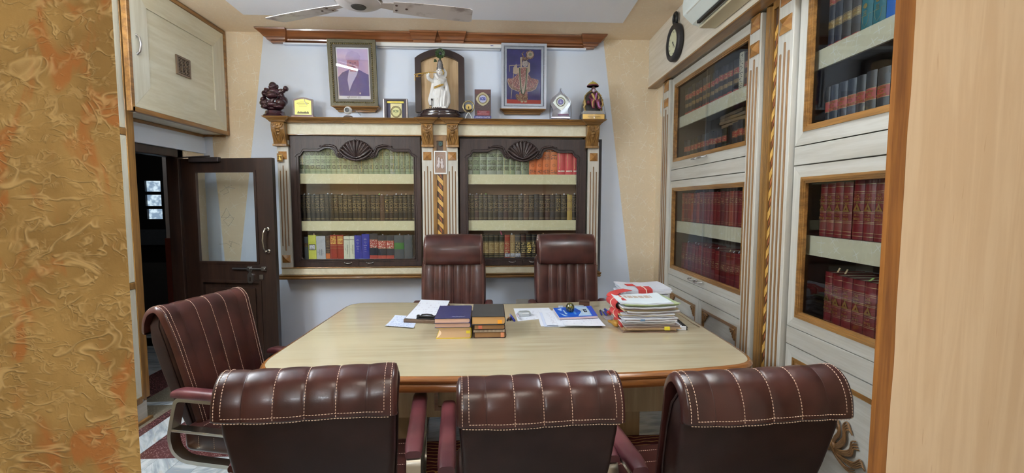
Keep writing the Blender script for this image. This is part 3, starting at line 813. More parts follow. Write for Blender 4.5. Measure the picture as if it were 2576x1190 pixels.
# inlay column between the middle pilasters
cx0, cx1 = pilX[1][1], pilX[2][0]; cxm = (cx0 + cx1) / 2; zc1 = z_fr0 - .004; zc0 = z_plin1
iw = 0.028
def inlay_column(parent, T, u0, u1, z0, z1, iw, wood_mat, first):
    um = (u0 + u1) / 2
    B = MB(T)
    B.plate([(u0, z0), (u1, z0), (u1, z1), (u0, z1)], [[(um - iw, z0 + .02), (um - iw, z1 - .04), (um + iw, z1 - .04), (um + iw, z0 + .02)]], -.03, .0)
    st = B.build('inlay_stile', [wood_mat], parent, bevel=0.004)
    MB(T).plate([(um - iw, z0 + .02), (um + iw, z0 + .02), (um + iw, z1 - .04), (um - iw, z1 - .04)], (), -.02, -.012).build('inlay_ground', [plain('walnut_ground', srgb(78, 58, 44), 0.4, var=.1)], st)
    n = int((z1 - z0 - .1) / first); proto = None
    for k in range(n):
        zz = z0 + .04 + k * first
        a = MB(T)
        a.plate([(um - iw * .92, zz + .055), (um - iw * .92, zz + .055 + .045), (um + iw * .92, zz + .045 - .002), (um + iw * .92, zz - .002)][::-1], (), -.012, -.008)
        a.build('inlay_band', [inlay_yellow], st, bevel=0.0008)
        a = MB(T)
        a.plate([(um - iw * .3, zz + .03), (um + iw * .45, zz - .005), (um + iw * .45, zz - .035), (um - iw * .3, zz + .0)][::-1], (), -.012, -.0088)
        a.build('inlay_wedge', [inlay_red], st)
inlay_yellow = wood('inlay_maple', srgb(196, 150, 70), srgb(226, 184, 104), 0.3, axis=0, freq=60, coat=0.3, world=True)
inlay_red = plain('inlay_red', srgb(160, 92, 52), 0.35, var=.1)
inlay_column(sur, FT, cx0 - .002, cx1 + .002, zc0, zc1, iw, teak_v, 0.098)
# hung ceramic tile and feather on the column
p0, p1 = F(1092.5, 438), F(1124, 380)
th = thing('ceramic_tile', 'small framed relief tile of a couple hung on the middle bookcase column', 'plaque', (cxm, YF, p0[1]))
MB(FT).plate([(p0[0], p0[1]), (p1[0], p0[1]), (p1[0], p1[1]), (p0[0], p1[1])], [[(p0[0] + .009, p0[1] + .011), (p0[0] + .009, p1[1] - .011), (p1[0] - .009, p1[1] - .011), (p1[0] - .009, p0[1] + .011)]], 0.001, .014).build('tile_frame', [white], th, bevel=0.003)
MB(FT).plate([(p0[0] + .009, p0[1] + .011), (p1[0] - .009, p0[1] + .011), (p1[0] - .009, p1[1] - .011), (p0[0] + .009, p1[1] - .011)], (), .001, .007).build('tile_ground', [plain('tile_brown', srgb(150, 124, 108), .35, var=.08, scale=80)], th)
B = MB(); zc = (p0[1] + p1[1]) / 2; xm = (p0[0] + p1[0]) / 2
for s, hh in ((-1, 0), (1, -.012)):
    B.ell((xm + s * .012, YF - .01, zc + .035 + hh), (.010, .006, .012)); B.ell((xm + s * .014, YF - .01, zc + .008 + hh), (.013, .006, .022)); B.ell((xm + s * .016, YF - .01, zc - .025 + hh * .5), (.014, .006, .024))
    B.tube([(xm + s * .02, YF - .012, zc + .02 + hh), (xm + s * .004, YF - .014, zc + .0 + hh), (xm - s * .008, YF - .014, zc + .012)], .0035, 6)
    B.tube([(xm + s * .03, YF - .01, zc - .06), (xm + s * .034, YF - .01, zc - .02), (xm + s * .03, YF - .01, zc + .05), (xm, YF - .01, zc + .066)], .0022, 6)
mass(B.build('relief_couple', [plain('relief_glaze', srgb(206, 196, 196), .25, var=.12, scale=60)], th), .0018, 2)
fc = F(1108, 362)
B = MB(FRONT @ Matrix.Translation((0, 0, -YF)))
f = thing('peacock_feather', 'round peacock feather eye fixed above the relief tile', 'feather', (fc[0], YF, fc[1]))
for r, m, w in ((.022, srgb(36, 58, 52), .004), (.014, srgb(34, 92, 96), .0055), (.007, srgb(16, 20, 40), .007)):
    MB(FT).plate([(fc[0] + r * .9 * math.cos(a * .5236), fc[1] + r * math.sin(a * .5236)) for a in range(12)], (), -.004, w).build({.022: 'barbs', .014: 'eye_ring', .007: 'eye_spot'}[r], [plain('feather_%d' % int(r * 1000), m, .4, var=.1, scale=200)], f)
# small gilt charm on the first pilaster
gx, gz = F(707, 397)
g = thing('gilt_charm', 'small gilt seated figure charm stuck on the pilaster next to the door', 'charm', (gx, YF, gz - .03))
MB(FT).plate([(gx - .024, gz - .036), (gx + .024, gz - .036), (gx + .024, gz + .036), (gx - .024, gz + .036)], (), .0205, .0235).build('card', [plain('gilt_card', srgb(112, 78, 30), .3, .5, var=.1)], g)
B = MB(); yy = YF - .027
B.ell((gx, yy, gz + .012), (.010, .006, .011)); B.ell((gx, yy, gz - .01), (.014, .007, .014)); B.ell((gx, yy, gz - .022), (.02, .007, .008)); B.tube([(gx, yy - .002, gz + .008), (gx - .003, yy - .004, gz - .004), (gx + .004, yy - .004, gz - .01)], .003, 6)
for s in (-1, 1): B.ell((gx + s * .012, yy, gz + .013), (.006, .003, .008))
B.build('charm_figure', [gold], g, smooth=60)

# ------------------------------------------------------------------ glazed dark bookcase units
def unit(name_side, ox, iL, shelf, top_out, bot_out, label):
    """ox = (left, right) outer px at eye level; iL = opening px (left, right)"""
    xo0, xo1 = F(ox[0], 505, YD)[0], F(ox[1], 505, YD)[0]
    xi0, xi1 = F(iL[0], 505, YD)[0], F(iL[1], 505, YD)[0]
    xc = (xi0 + xi1) / 2; hw = (xi1 - xi0) / 2
    zt = F(900, top_out, YD)[1]; zb = F(900, bot_out, YD)[1]
    zi0 = F(900, 652, YD)[1]
    k = thing('glazed_bookcase', label, 'bookcase', (xc, 4.25, zb))
    # carcass
    B = MB(); B.box(xo0, xo0 + .02, YD + .022, WY + .128, zb, zt); B.box(xo1 - .02, xo1, YD + .022, WY + .128, zb, zt)
    B.box(xo0 + .02, xo1 - .02, YD + .022, WY + .128, zb, zi0 - .004); B.box(xo0 + .02, xo1 - .02, YD + .022, WY + .128, zt - .02, zt)
    B.box(xo0 + .02, xo1 - .02, WY + .118, WY + .128, zi0 - .004, zt - .02)
    B.build('carcass', [case_back], k)
    SH = []
    for (yt, yb) in shelf:
        z1, z0 = F(900, yt, YD + .03)[1], F(900, yb, YD + .03)[1]
        B = MB(); B.box(xo0 + .021, xo1 - .021, YD + .042, WY + .117, z1 - .022, z1); s = B.build('shelf', [case_back], k)
        MB().box(xo0 + .021, xo1 - .021, YD + .028, YD + .042, z0, z1 + .001).build('shelf_front', [shelf_x], s)
        SH.append(z1 + .001)
    # opening outline of one half, from photograph offsets (fraction of the half width, height above the shell tip)
    z381, z373, z395, z402 = (F(900, y, YD)[1] for y in (381, 372.5, 395, 403))
    prof = [(-1.0, z395), (-.965, z395 + .010), (-.93, z381 - .012), (-.91, z381), (-.64, z381), (-.60, z381 + .012), (-.545, z373 - .004), (-.50, z373), (-.45, z373 - .002), (-.41, z373 - .014), (-.375, z381), (-.34, z395 + .004), (-.26, z395 + .004), (-.17, z402 + .008), (-.08, z402 + .002), (0, z402)]
    for side in (-1, 1):
        door = bpy.data.objects.new('door', None); put(door, Matrix.Translation((xc + side * hw * .5, YD, zb)), k)
        g = 0.0012
        inner = [(xc - side * u * hw if side > 0 else xc + u * hw, z) for (u, z) in prof]
        xo = xo0 + .003 if side < 0 else xo1 - .003; xi = xi0 if side < 0 else xi1
        xm = xc + side * g
        inner[-1] = (xm, inner[-1][1])
        poly = [(xo, zb + .004), (xm, zb + .004), (xm, zi0), (xi, zi0)] + inner + [(xm, zt - .004), (xo, zt - .004)]
        if side > 0: poly = poly[::-1]
        MB(DT).plate(poly, (), -.022, 0.0).build('door_frame', [ebony], door, bevel=0.003)
        # moulded bead following the opening
        path = [Vector((xm, YD - .001, zi0 - .002)), Vector((xi + side * .002, YD - .001, zi0 - .002))] + [Vector((x + (side * .002 if j == 0 else 0), YD - .001, z + .003)) for j, (x, z) in enumerate(inner)]
        b = MB().tube(path, .0055, 6); off = [Vector((xm, YD, zi0 - .022)), Vector((xi + side * .02, YD, zi0 - .022)), Vector((xi + side * .02, YD, z395 + .0))]
        b.tube(off, .0035, 6)
        x1 = [(xc - side * u * hw, z) for u, z in ((-1.06, z395 + .0), (-1.02, z395 + .022), (-.96, z395 + .032), (-.93, z381 + .016), (-.905, z381 + .022), (-.66, z381 + .022), (-.61, z381 + .035), (-.55, z373 + .022), (-.48, z373 + .024), (-.40, z373 + .014), (-.345, z381 + .004), (-.315, z395 + .012))] if side > 0 else [(xc + u * hw, z) for u, z in ((-1.06, z395 + .0), (-1.02, z395 + .022), (-.96, z395 + .032), (-.93, z381 + .016), (-.905, z381 + .022), (-.66, z381 + .022), (-.61, z381 + .035), (-.55, z373 + .022), (-.48, z373 + .024), (-.40, z373 + .014), (-.345, z381 + .004), (-.315, z395 + .012))]
        b.tube([Vector((x, YD - .002, z)) for x, z in x1], .0045, 6)
        b.build('edge_moulding', [ebony_h], door, smooth=50)
        # scroll with leaves
        s = MB(); cx = xc + side * hw * .285; cz = z395 + .012
        sp = []
        for q in range(23):
            a = rad(60 + q * 30) ; r = .026 * (1 - q / 26)
            sp.append(Vector((cx - side * math.cos(a) * -r, YD - .008 - .006 * q / 22, cz + math.sin(a) * r)))
        lead = [Vector((cx + side * hw * u, YD - .006, z)) for u, z in ((.30, z373 + .012), (.22, z373 + .021), (.14, z373 + .018), (.07, z373 + .006))]
        s.tube(lead + [sp[0]], [.004, .009, .010, .009, .008], 8); s.tube(sp, [.008 - .004 * q / 22 for q in range(23)], 7); s.ell((cx, YD - .01, cz), (.009, .01, .009))
        for u, z, r in ((.25, z373 + .028, .011), (.17, z373 + .032, .009), (.11, z373 + .027, .009), (.33, z373 + .02, .008)):
            s.ell((cx + side * hw * u, YD - .008, z - .006), (r, .008, r * .7))
        s.build('scroll_carving', [ebony_h], door, smooth=60)
        # half shell: radiating ribs, curled rim, lip
        s = MB(); tipz = z402 + .005; R1 = F(900, 352, YD)[1] - tipz - .008
        nr = 9; rings = []
        for i in range(nr * 4 + 1):
            f = i / (nr * 4); a = rad(90 - 62 * f)                  # 90 straight up, towards the side
            rib = abs(math.sin(f * nr * math.pi / 1.8))
            ring = []
            for j in range(8):
                q = j / 7; ex = 1.0 - .06 * f
                r = R1 * q * ex
                dep = .006 + .016 * math.sin(q * math.pi * .92) + .012 * rib * q
                ring.append(Vector((xm + side * (r * math.cos(a)) , YD - dep, tipz + r * math.sin(a) * .98 + .004)))
            rings.append(ring)
        s.loft(rings, cap=False, closed=False)
        back = [[Vector((p.x, YD - .001, p.z)) for p in (r[0], r[-1])] for r in rings]
        for i in range(len(rings) - 1):
            s.add([rings[i][-1], rings[i+1][-1], back[i+1][1], back[i][1]], [(0, 1, 2, 3)])
        for i in range(nr):
            f = (i + .5) / nr; a = rad(90 - 62 * f); ex = 1.0 - .06 * f
            s.ell((xm + side * R1 * ex * math.cos(a) * 1.0, YD - .014, tipz + R1 * ex * math.sin(a) + .002), (.010, .011, .009), n=8, k=6)
        wS = R1 * .86
        lip = [Vector((xm + side * wS * u, YD - .018 + .006 * u, tipz + z * R1)) for u, z in ((0, -.04), (.25, .0), (.5, .08), (.75, .22), (.93, .38), (1.0, .52))]
        s.tube(lip, [.009, .011, .012, .012, .010, .006], 8)
        lip2 = [Vector((xm + side * wS * u, YD - .022 + .004 * u, tipz + z * R1)) for u, z in ((0, .08), (.25, .14), (.5, .26), (.72, .40), (.9, .56))]
        s.tube(lip2, [.006, .009, .010, .008, .003], 7)
        s.build('shell_carving', [ebony_h], door, smooth=50)
        # glass leaf
        gz = [(xm, zi0 - .008), (xi + side * .008, zi0 - .008), (xi + side * .008, zt - .05), (xm, zt - .05)]
        if side > 0: gz = gz[::-1]
        MB(DT).plate(gz, (), -.018 - (.005 if side > 0 else 0), -.014 - (.005 if side > 0 else 0)).build('glass', [pane], door)
        hx = xc + side * hw * .19
        bow_handle(door, [(hx - .03, YD - .001, zi0 - .030), (hx - .022, YD - .014, zi0 - .034), (hx, YD - .018, zi0 - .036), (hx + .022, YD - .014, zi0 - .034), (hx + .03, YD - .001, zi0 - .030)], .0032, steel, foot=.005)
        if True:
            c = MB(); cxx, czz = xi - side * .006, zi0 + .006
            c.ell((cxx, YD - .005, czz), (.011, .006, .009)); c.ell((cxx - side * .012, YD - .004, czz - .003), (.008, .005, .006)); c.ell((cxx, YD - .004, czz + .013), (.007, .005, .008))
            c.build('corner_carving', [ebony_h], door, smooth=60)
    return k, (xi0, xi1), [zi0 - .003] + SH[::-1]
uL, (lx0, lx1), lz = unit('l', (733, 1059), (754, 1042.5), ((437.5, 462.5), (556, 580.5)), 341.5, 671, 'dark carved glazed bookcase nearer the open door, shell crest above its green volumes')
uR, (rx0, rx1), rz = unit('r', (1157, 1474), (1177.5, 1450.5), ((438, 463), (555.5, 581)), 346, 671, 'dark carved glazed bookcase with orange and red volumes on its top shelf')

# ------------------------------------------------------------------ crown moulding and wall things
crown = thing('crown_moulding', 'long stepped brown wooden moulding under the ceiling of the back wall', 'moulding', (-.43, WY - .06, 2.9))
crown['kind'] = 'structure'
Yc = 4.136
xa, xb = aY(642, 66, Yc).x, aY(1526, 85, Yc).x
def cX(px, Y=Yc): return aY(px, 90, Y).x
seg = [(cX(642) + .09, cX(705), .03), (cX(705), cX(1040), 0), (cX(1040), cX(1088), .03), (cX(1088), cX(1112), 0), (cX(1112), cX(1162), .03), (cX(1162), cX(1475), 0), (cX(1475), cX(1526) - .09, .03)]
mprof = [(0, .004), (.14, .006), (.2, .03), (.35, .034), (.42, .05), (.62, .066), (.8, .086), (.88, .098), (1, .102)]
cornice_run('moulding', crown, seg, WY - .004, CZ - .098, CZ - .002, mprof, wood('crown_wood', srgb(106, 62, 34), srgb(146, 92, 54), 0.3, axis=0, freq=26, coat=.4, world=True), WY - .001, 1.0, .38)
MB().box(cX(700), cX(1480), WY - .045, WY - .001, CZ - .112, CZ - .098).build('lower_fillet', [white_wall], crown)
# unlit batten
x0, x1 = aY(946, 113, WY - .04).x, aY(1262, 115, WY - .04).x; z0 = aY(1100, 123, WY - .04).z
b = thing('tube_batten', 'unlit white tube batten fixed below the crown moulding', 'light batten', ((x0 + x1) / 2, WY, z0))
MB().box(x0, x1, WY - .055, WY - .001, z0 + .014, z0 + .048).build('housing', [white], b, bevel=.006)
MB().box(x0 + .01, x1 - .01, WY - .035, WY - .001, z0, z0 + .012).build('diffuser', [plain('diffuser', srgb(196, 198, 204), .3, var=.02)], b, bevel=.004)
MB().box(x1 - .10, x1 - .075, WY - .0565, WY - .0555, z0 + .03, z0 + .035).build('maker_mark', [plain('mark_blue', srgb(70, 80, 150), .5)], b)
# ================================================================== RIGHT WALL BOOKCASES (local frame RW: x into the wall, y = along, z up)
RT = RW @ Matrix(((0,0,-1,0),(1,0,0,0),(0,1,0,0),(0,0,0,1)))     # (u,v,w) -> (y, z, -x): w towards the room
wsur = thing('wall_unit_frame', 'ivory pilasters with teak inlay column standing between the two wall bookcases', 'wall unit', RW @ Matrix.Translation((.1, -1.9, 0)))
def side_pilaster(y0, y1, studs, parent, lean=0.0):
    B = MB(RW); B.box(-.02, .10, y0, y1, 0.10, 2.535)
    p = B.build('pilaster', [ivory_v], parent, bevel=.003)
    w = y1 - y0; c = (y0 + y1) / 2; sq = min(.05, w * .38)
    for zc, hz in studs:
        q = MB(RT)
        q.loft([[Vector((c + a * sq * k, zc + b * hz * k, o)) for a, b in ((-1,-1),(1,-1),(1,1),(-1,1))] for k, o in ((1, .02), (1, .025), (.02, .040))])
        q.build('pyramid_stud', [amber], p)
    for j, dx in enumerate((-1, 0, 1)):
        za = 2.245 + (.05 if dx == 0 else 0.0); zz = .50 - (.05 if dx == 0 else 0)
        g = MB(RW); yy = c + dx * w * .27
        g.tube([(-.021, yy, zz), (-.021, yy, za)], .006, 8); g.ell((-.021, yy, za), .006, n=8, k=6); g.ell((-.021, yy, zz), .006, n=8, k=6)
        g.build('flute', [groove], p, smooth=60)
    return p
ST = ((2.495, .043), (2.355, .036))
side_pilaster(-1.757, -1.637, ST, wsur)
side_pilaster(-2.045, -1.918, ((2.53, .043), (2.385, .040)), wsur)
side_pilaster(-.372, -.205, ST, wsur)
MB(RW).box(-.012, .10, -.205, -.17, 0.0, 2.54).build('edge_post', [teak_y], wsur, bevel=.004)
B = MB(RW)
for i in range(6):
    y1 = -1.772 - i * .0145; B.box(-.004 - .004 * math.sin((i + .5) / 6 * 3.14), .06, y1 - .0135, y1, .1, 2.55 - .004 * i)
B.build('reeded_moulding', [teak_v], wsur, bevel=.002)
B = MB(RW); B.box(-.004, .06, -1.857, -1.772, 2.55, 2.62); B.build('moulding_head', [teak_y], wsur, bevel=.003)
inlay_column(wsur, RT @ Matrix.Translation((0, 0, .017)), -1.917, -1.858, .1, 2.545, .02, teak_v, .105)
MB(RW).box(-.02, .1, -6.0, -.17, 0.0, .10).build('plinth', [ivory], wsur, bevel=.003)

def spline(P, n=6):
    P = [Vector(p) for p in P]; out = []
    for i in range(len(P) - 1):
        p0, p1, p2, p3 = P[max(i - 1, 0)], P[i], P[i + 1], P[min(i + 2, len(P) - 1)]
        for k in range(n):
            t = k / n
            out.append(.5 * ((2 * p1) + (-p0 + p2) * t + (2*p0 - 5*p1 + 4*p2 - p3) * t*t + (-p0 + 3*p1 - 3*p2 + p3) * t**3))
    out.append(P[-1]); return out
# acanthus spray used on the lower doors
def spray(parent, T, cx, cz, s, mat):
    B = MB(T)
    def C(pts, rs): B.tube([Vector((cx + x * s, cz + z * s, o)) for x, z, o in spline([Vector(p) for p in pts], 3)], [rs[0] * s + (rs[1] - rs[0]) * s * i / (3 * (len(pts) - 1)) for i in range(3 * (len(pts) - 1) + 1)], 6)
    def leaf(k, pts, n, gap, r):
        """a leaf of n parallel ribs ending in a curl"""
        for q in range(n):
            d = (q - (n - 1) / 2) * gap
            C([(k * (x + d * (.3 + .7 * i / (len(pts) - 1)) * .6), z - d * (.3 + .7 * i / (len(pts) - 1)), .005 + .007 * math.sin(math.pi * (i + .5) / len(pts))) for i, (x, z) in enumerate(pts)], (r, r * .55))
    for k in (-1, 1):
        leaf(k, [(.04, -.22), (.12, .02), (.26, .22), (.22, .46), (.10, .44), (.12, .32)], 3, .055, .034)
        leaf(k, [(.06, -.24), (.28, -.08), (.44, .16), (.42, .42), (.52, .54), (.60, .46)], 4, .06, .034)
        leaf(k, [(.08, -.28), (.40, -.22), (.66, -.06), (.70, .14), (.82, .20)], 4, .055, .032)
        leaf(k, [(.08, -.32), (.44, -.36), (.80, -.30), (.98, -.14), (1.04, -.20)], 4, .05, .03)
        leaf(k, [(.06, -.36), (.34, -.48), (.62, -.52), (.78, -.44)], 3, .05, .028)
    B.add(*ellpts(Vector((cx, cz - .2 * s, .006)), (s * .17, s * .15, .016)))
    for q in range(5): C([(-.12 + .06 * q, -.34, .012), ((-.12 + .06 * q) * .6, -.16, .02), ((-.12 + .06 * q) * .4, -.06, .012)], (.03, .02))
    o = B.build('spray_carving', [mat], parent, smooth=60); return o
def ellpts(c, r, n=10, k=6):
    vs = []; fs = []
    for i in range(k + 1):
        a = math.pi * i / k; q = max(math.sin(a), .01)
        for j in range(n): vs.append(c + Vector((r[0]*q*math.cos(2*math.pi*j/n), r[1]*q*math.sin(2*math.pi*j/n), -r[2]*math.cos(a))))
    for i in range(k):
        for j in range(n): fs.append((i*n+j, i*n+(j+1)%n, (i+1)*n+(j+1)%n, (i+1)*n+j))
    return vs, fs
def corner_leaf(parent, T, cx, cz, sx, sz, s, mat):
    B = MB(T)
    for pts in ([(0, 0), (.5, -.1), (.9, -.35), (.7, -.55)], [(0, 0), (.1, -.5), (.35, -.9), (.55, -.7)], [(0, 0), (.4, -.4), (.55, -.6), (.4, -.75)], [(0, 0), (.8, 0.02), (1.1, -.12), (1.0, -.25)], [(0, 0), (.02, -.8), (.12, -1.1), (.25, -1.0)]):
        B.tube([Vector((cx + sx * x * s, cz + sz * z * s, .006)) for x, z in pts], [.16 * s, .2 * s, .16 * s, .08 * s], 6)
    return B.build('corner_leaf', [mat], parent, smooth=60)
carve = plain('leaf_brown', srgb(122, 88, 52), .4, var=.15, scale=60)
def leaf_handle(parent, y, z):
    return bow_handle(parent, [RW @ Vector(p) for p in ((-.018, y + .045, z + .004), (-.040, y + .040, z), (-.052, y, z - .004), (-.040, y - .040, z), (-.018, y - .045, z + .004))], .0048, steel, foot=.008)
def wall_case(y0, y1, label, glass_y0, glass_y1, visible_split, kick=True):
    """y0 < y1; y1 is the end towards the back wall"""
    k = thing('wall_bookcase', label, 'bookcase', RW @ Matrix.Translation((.18, (y0 + y1) / 2, .1)))
    z_lv = (.105, .784, .788, .876, .880, 1.674, 1.679, 1.768, 1.773, 2.535)
    B = MB(RW); B.box(.034, .34, y1 - .02, y1, .1, 2.545); B.box(.034, .34, y0, y0 + .02, .1, 2.545); B.box(.325, .34, y0 + .02, y1 - .02, .1, 2.545); B.box(.03, .325, y0 + .02, y1 - .02, 2.52, 2.545)
    for z in (.79, 1.69): B.box(.034, .325, y0 + .02, y1 - .02, z, z + .10)
    B.build('carcass', [case_dark], k)
    MB(RW).box(0, .034, y0, y1, z_lv[2], z_lv[3]).build('lower_rail', [ivory], k, bevel=.002)
    MB(RW).box(0, .034, y0, y1, z_lv[6], z_lv[7]).build('middle_rail', [ivory], k, bevel=.002)
    for (za, zb, ga, gb, sh) in ((z_lv[4], z_lv[5], .935, 1.618, (1.245, 1.338)), (z_lv[8], z_lv[9], 1.836, 2.475, (2.118, 2.205))):
        d = MB(RT)
        outer = [(y0 + .003, za), (y1 - .003, za), (y1 - .003, zb), (y0 + .003, zb)]; gl = [(glass_y0, ga), (glass_y0, gb), (glass_y1, gb), (glass_y1, ga)]
        # mitred frame members
        d.plate([outer[0], outer[1], (glass_y1, ga), (glass_y0, ga)], (), -.024, 0, m=0); d.plate([(glass_y0, gb), (glass_y1, gb), outer[2], outer[3]], (), -.024, 0, m=0)
        e = .0006
        d.plate([(outer[1][0], outer[1][1] + e), (outer[2][0], outer[2][1] - e), (glass_y1, gb - e), (glass_y1, ga + e)], (), -.024, 0, m=1); d.plate([(outer[0][0], outer[0][1] + e), (glass_y0, ga + e), (glass_y0, gb - e), (outer[3][0], outer[3][1] - e)][::-1][::-1], (), -.024, 0, m=1)
        o = d.build('glazed_door', [ivory, ivory_v], k, bevel=.002)
        b = MB(RT)
        for i, (q0, q1, w) in enumerate(((-.001, .010, .004), (.010, .019, .001), (.019, .028, -.003))):
            b.plate([(glass_y0 + q0, ga + q0), (glass_y1 - q0, ga + q0), (glass_y1 - q0, gb - q0), (glass_y0 + q0, gb - q0)], [[(glass_y0 + q1, ga + q1), (glass_y0 + q1, gb - q1), (glass_y1 - q1, gb - q1), (glass_y1 - q1, ga + q1)]], -.02, w)
        b.build('glazing_bead', [teak_y], o, bevel=.0015)
        ym = (glass_y0 + glass_y1) / 2
        for i, (a, c) in enumerate(((glass_y0 + .005, ym + .012), (ym - .012, glass_y1 - .005))):
            MB(RT).plate([(a, ga + .005), (c, ga + .005), (c, gb - .005), (a, gb - .005)], (), -.016 - .006 * i, -.012 - .006 * i).build('glass', [pane_side], o)
        for y in ((ym - .035, ym + .075) if visible_split else (ym + .02,)):
            leaf_handle(o, y, (za + ga) / 2 + .012)
        s = MB(RW).box(.052, .324, y0 + .021, y1 - .021, sh[1] - .02, sh[1]).build('shelf', [case_dark], k)
        MB(RW).box(.040, .052, y0 + .021, y1 - .021, sh[0], sh[1] + .001).build('shelf_front', [shelf_y], s)
    # lower panelled doors
    ym = (glass_y0 + glass_y1) / 2
    for a, c in ((y0 + .003, ym - .001), (ym + .001, y1 - .003)):
        fr = .056
        d = MB(RT); za, zb = z_lv[0], z_lv[1]; e = .0006
        d.plate([(a, za), (c, za), (c - fr, za + fr), (a + fr, za + fr)], (), -.02, 0, m=0); d.plate([(a + fr, zb - fr), (c - fr, zb - fr), (c, zb), (a, zb)], (), -.02, 0, m=0)
        d.plate([(c, za + e), (c, zb - e), (c - fr, zb - fr - e), (c - fr, za + fr + e)], (), -.02, 0, m=1); d.plate([(a, za + e), (a + fr, za + fr + e), (a + fr, zb - fr - e), (a, zb - e)], (), -.02, 0, m=1)
        o = d.build('panel_door', [ivory, ivory_v], k, bevel=.002)
        MB(RT).plate([(a + fr, za + fr), (c - fr, za + fr), (c - fr, zb - fr), (a + fr, zb - fr)], (), -.018, -.010).build('panel', [ivory], o)
        b = MB(RT)
        for (q0, q1, w) in ((-.002, .010, .002), (.010, .022, -.003)):
            b.plate([(a + fr + q0, za + fr + q0), (c - fr - q0, za + fr + q0), (c - fr - q0, zb - fr - q0), (a + fr + q0, zb - fr - q0)], [[(a + fr + q1, za + fr + q1), (a + fr + q1, zb - fr - q1), (c - fr - q1, zb - fr - q1), (c - fr - q1, za + fr + q1)]], -.016, w)
        b.build('panel_bead', [teak_y], o, bevel=.0015)
        TP = RT @ Matrix.Translation((0, 0, -.010))
        spray(o, TP, (a + c) / 2, (za + zb) / 2 + .03, .17, carve)
        for sx in (1, -1):
            for sz in (1, -1): corner_leaf(o, TP, (a + fr + .026) if sx > 0 else (c - fr - .026), (zb - fr - .026) if sz > 0 else (za + fr + .026), sx, sz, .055, carve)
        yh = c - .028 if a < ym - .1 else a + .028
        bow_handle(o, [RW @ Vector(p) for p in ((-.0, yh, .60), (-.022, yh, .595), (-.03, yh, .55), (-.022, yh, .505), (-.0, yh, .50))], .0048, brass, foot=.007)
    return k
case1 = wall_case(-1.632, -.383, 'ivory wall bookcase nearer the back wall, four shelves of law books behind glass', -1.607, -.43, True)
case2 = wall_case(-3.45, -2.062, 'ivory wall bookcase nearest the camera, half hidden by the laminate panel', -3.40, -2.125, False)

# ================================================================== THINGS ON THE BEAM
def BMt(y, z): return RW @ Matrix(((0,0,-1,-.09),(1,0,0,y),(0,1,0,z),(0,0,0,1)))     # (u,v,w) plate on the beam face: u along y, w to the room
def onbeam(px, py, off=.09):
    d = Vector((math.sin(RA), math.cos(RA), 0)); n = Vector((d.y, -d.x, 0)); r = ray(px, py)
    p = CAM + r * ((RW0 - n * off - CAM).dot(n) / r.dot(n)); q = p - RW0
    return q.dot(d), p.z
# clock
cy, cz = onbeam(1695, 108, .12)
ck = thing('wall_clock', 'black round wall clock shaped like a pocket watch on the pale beam', 'clock', BMt(cy, cz))
CT = BMt(cy, cz); R0 = .134
B = MB(CT).lathe([(.0, .0), (R0 * .9, 0), (R0 * 1.04, .012), (R0 * 1.04, .035), (R0 * .98, .045), (R0 * .86, .05), (R0 * .74, .046), (R0 * .72, .034), (0, .034)], 40)
B.build('case', [plain('clock_black', srgb(40, 38, 42), .5, var=.2, scale=60, bump=.5)], ck, smooth=40)
MB(CT).lathe([(0, .0342), (R0 * .72, .0342), (R0 * .72, .0355), (0, .0355)], 36).build('dial', [plain('dial_cream', srgb(216, 218, 186), .5, var=.02)], ck)
B = MB(CT); B.tube([Vector((R0 * .34 * math.cos(a) * .8, R0 * 1.36 + R0 * .30 * math.sin(a), .022)) for a in [rad(-60 + 300 * i / 16) for i in range(17)]], .012, 8)
B.tube([Vector((0, R0 * 1.0, .022)), Vector((0, R0 * 1.12, .022))], .02, 10); B.build('bow_ring', [black], ck, smooth=60)
B = MB(CT)
def hand(ang, L, w):
    a = rad(90 - ang); u = Vector((math.cos(a), math.sin(a), 0)); v = Vector((-u.y, u.x, 0)); z = Vector((0, 0, .0375))
    B.add([z - v * w - u * .012, z + v * w - u * .012, z + u * L, z - v * w - u * .012 + Vector((0, 0, .001)), z + v * w - u * .012 + Vector((0, 0, .001)), z + u * L + Vector((0, 0, .001))], [(0, 1, 2), (3, 5, 4), (0, 3, 4, 1), (1, 4, 5, 2), (2, 5, 3, 0)])
hand(222, .072, .004); hand(200, .048, .006); B.ell((0, 0, .037), .005); B.build('hands', [black], ck)
rom = 'XII I II III IIII V VI VII VIII IX X XI'.split()
for i, rm in enumerate(rom):
    a = rad(90 - 30 * i)
    text(rm, .017, CT @ Matrix.Translation((R0 * .6 * math.cos(a), R0 * .6 * math.sin(a), .0356)), black, ck, 'numeral')
# split air conditioner
ay0, z_b = onbeam(1765, 60, .29)
AY1 = onbeam(1735, 30, .25)[0]
ac = thing('air_conditioner', 'white split air conditioner high on the pale beam', 'air conditioner', RW @ Matrix.Translation((-.09, AY1 - .45, 2.68)))
aca, acz0 = AY1, 2.605
prof = [(-.091, acz0 + .01), (-.16, acz0 - .004), (-.235, acz0 + .02), (-.295, acz0 + .075), (-.300, acz0 + .13), (-.285, acz0 + .245), (-.255, acz0 + .285), (-.091, acz0 + .29)]
B = MB(RW); B.loft([[Vector((x, y, z)) for x, z in prof] for y in (aca - 1.0, aca)]); B.build('casing', [plain('ac_white', srgb(226, 234, 230), .35, var=.01)], ac, bevel=.008)
B = MB(RW)
B.box(-.30, -.20, aca - .88, aca - .05, -.005, .005, T=Matrix.Translation((0, 0, acz0 + .045)) @ Matrix.Translation((-.25, 0, 0)) @ Matrix.Rotation(rad(38), 4, 'Y') @ Matrix.Translation((.25, 0, 0)))
B.build('louvre', [plain('ac_louvre', srgb(205, 206, 196), .35, var=.01)], ac, bevel=.003)
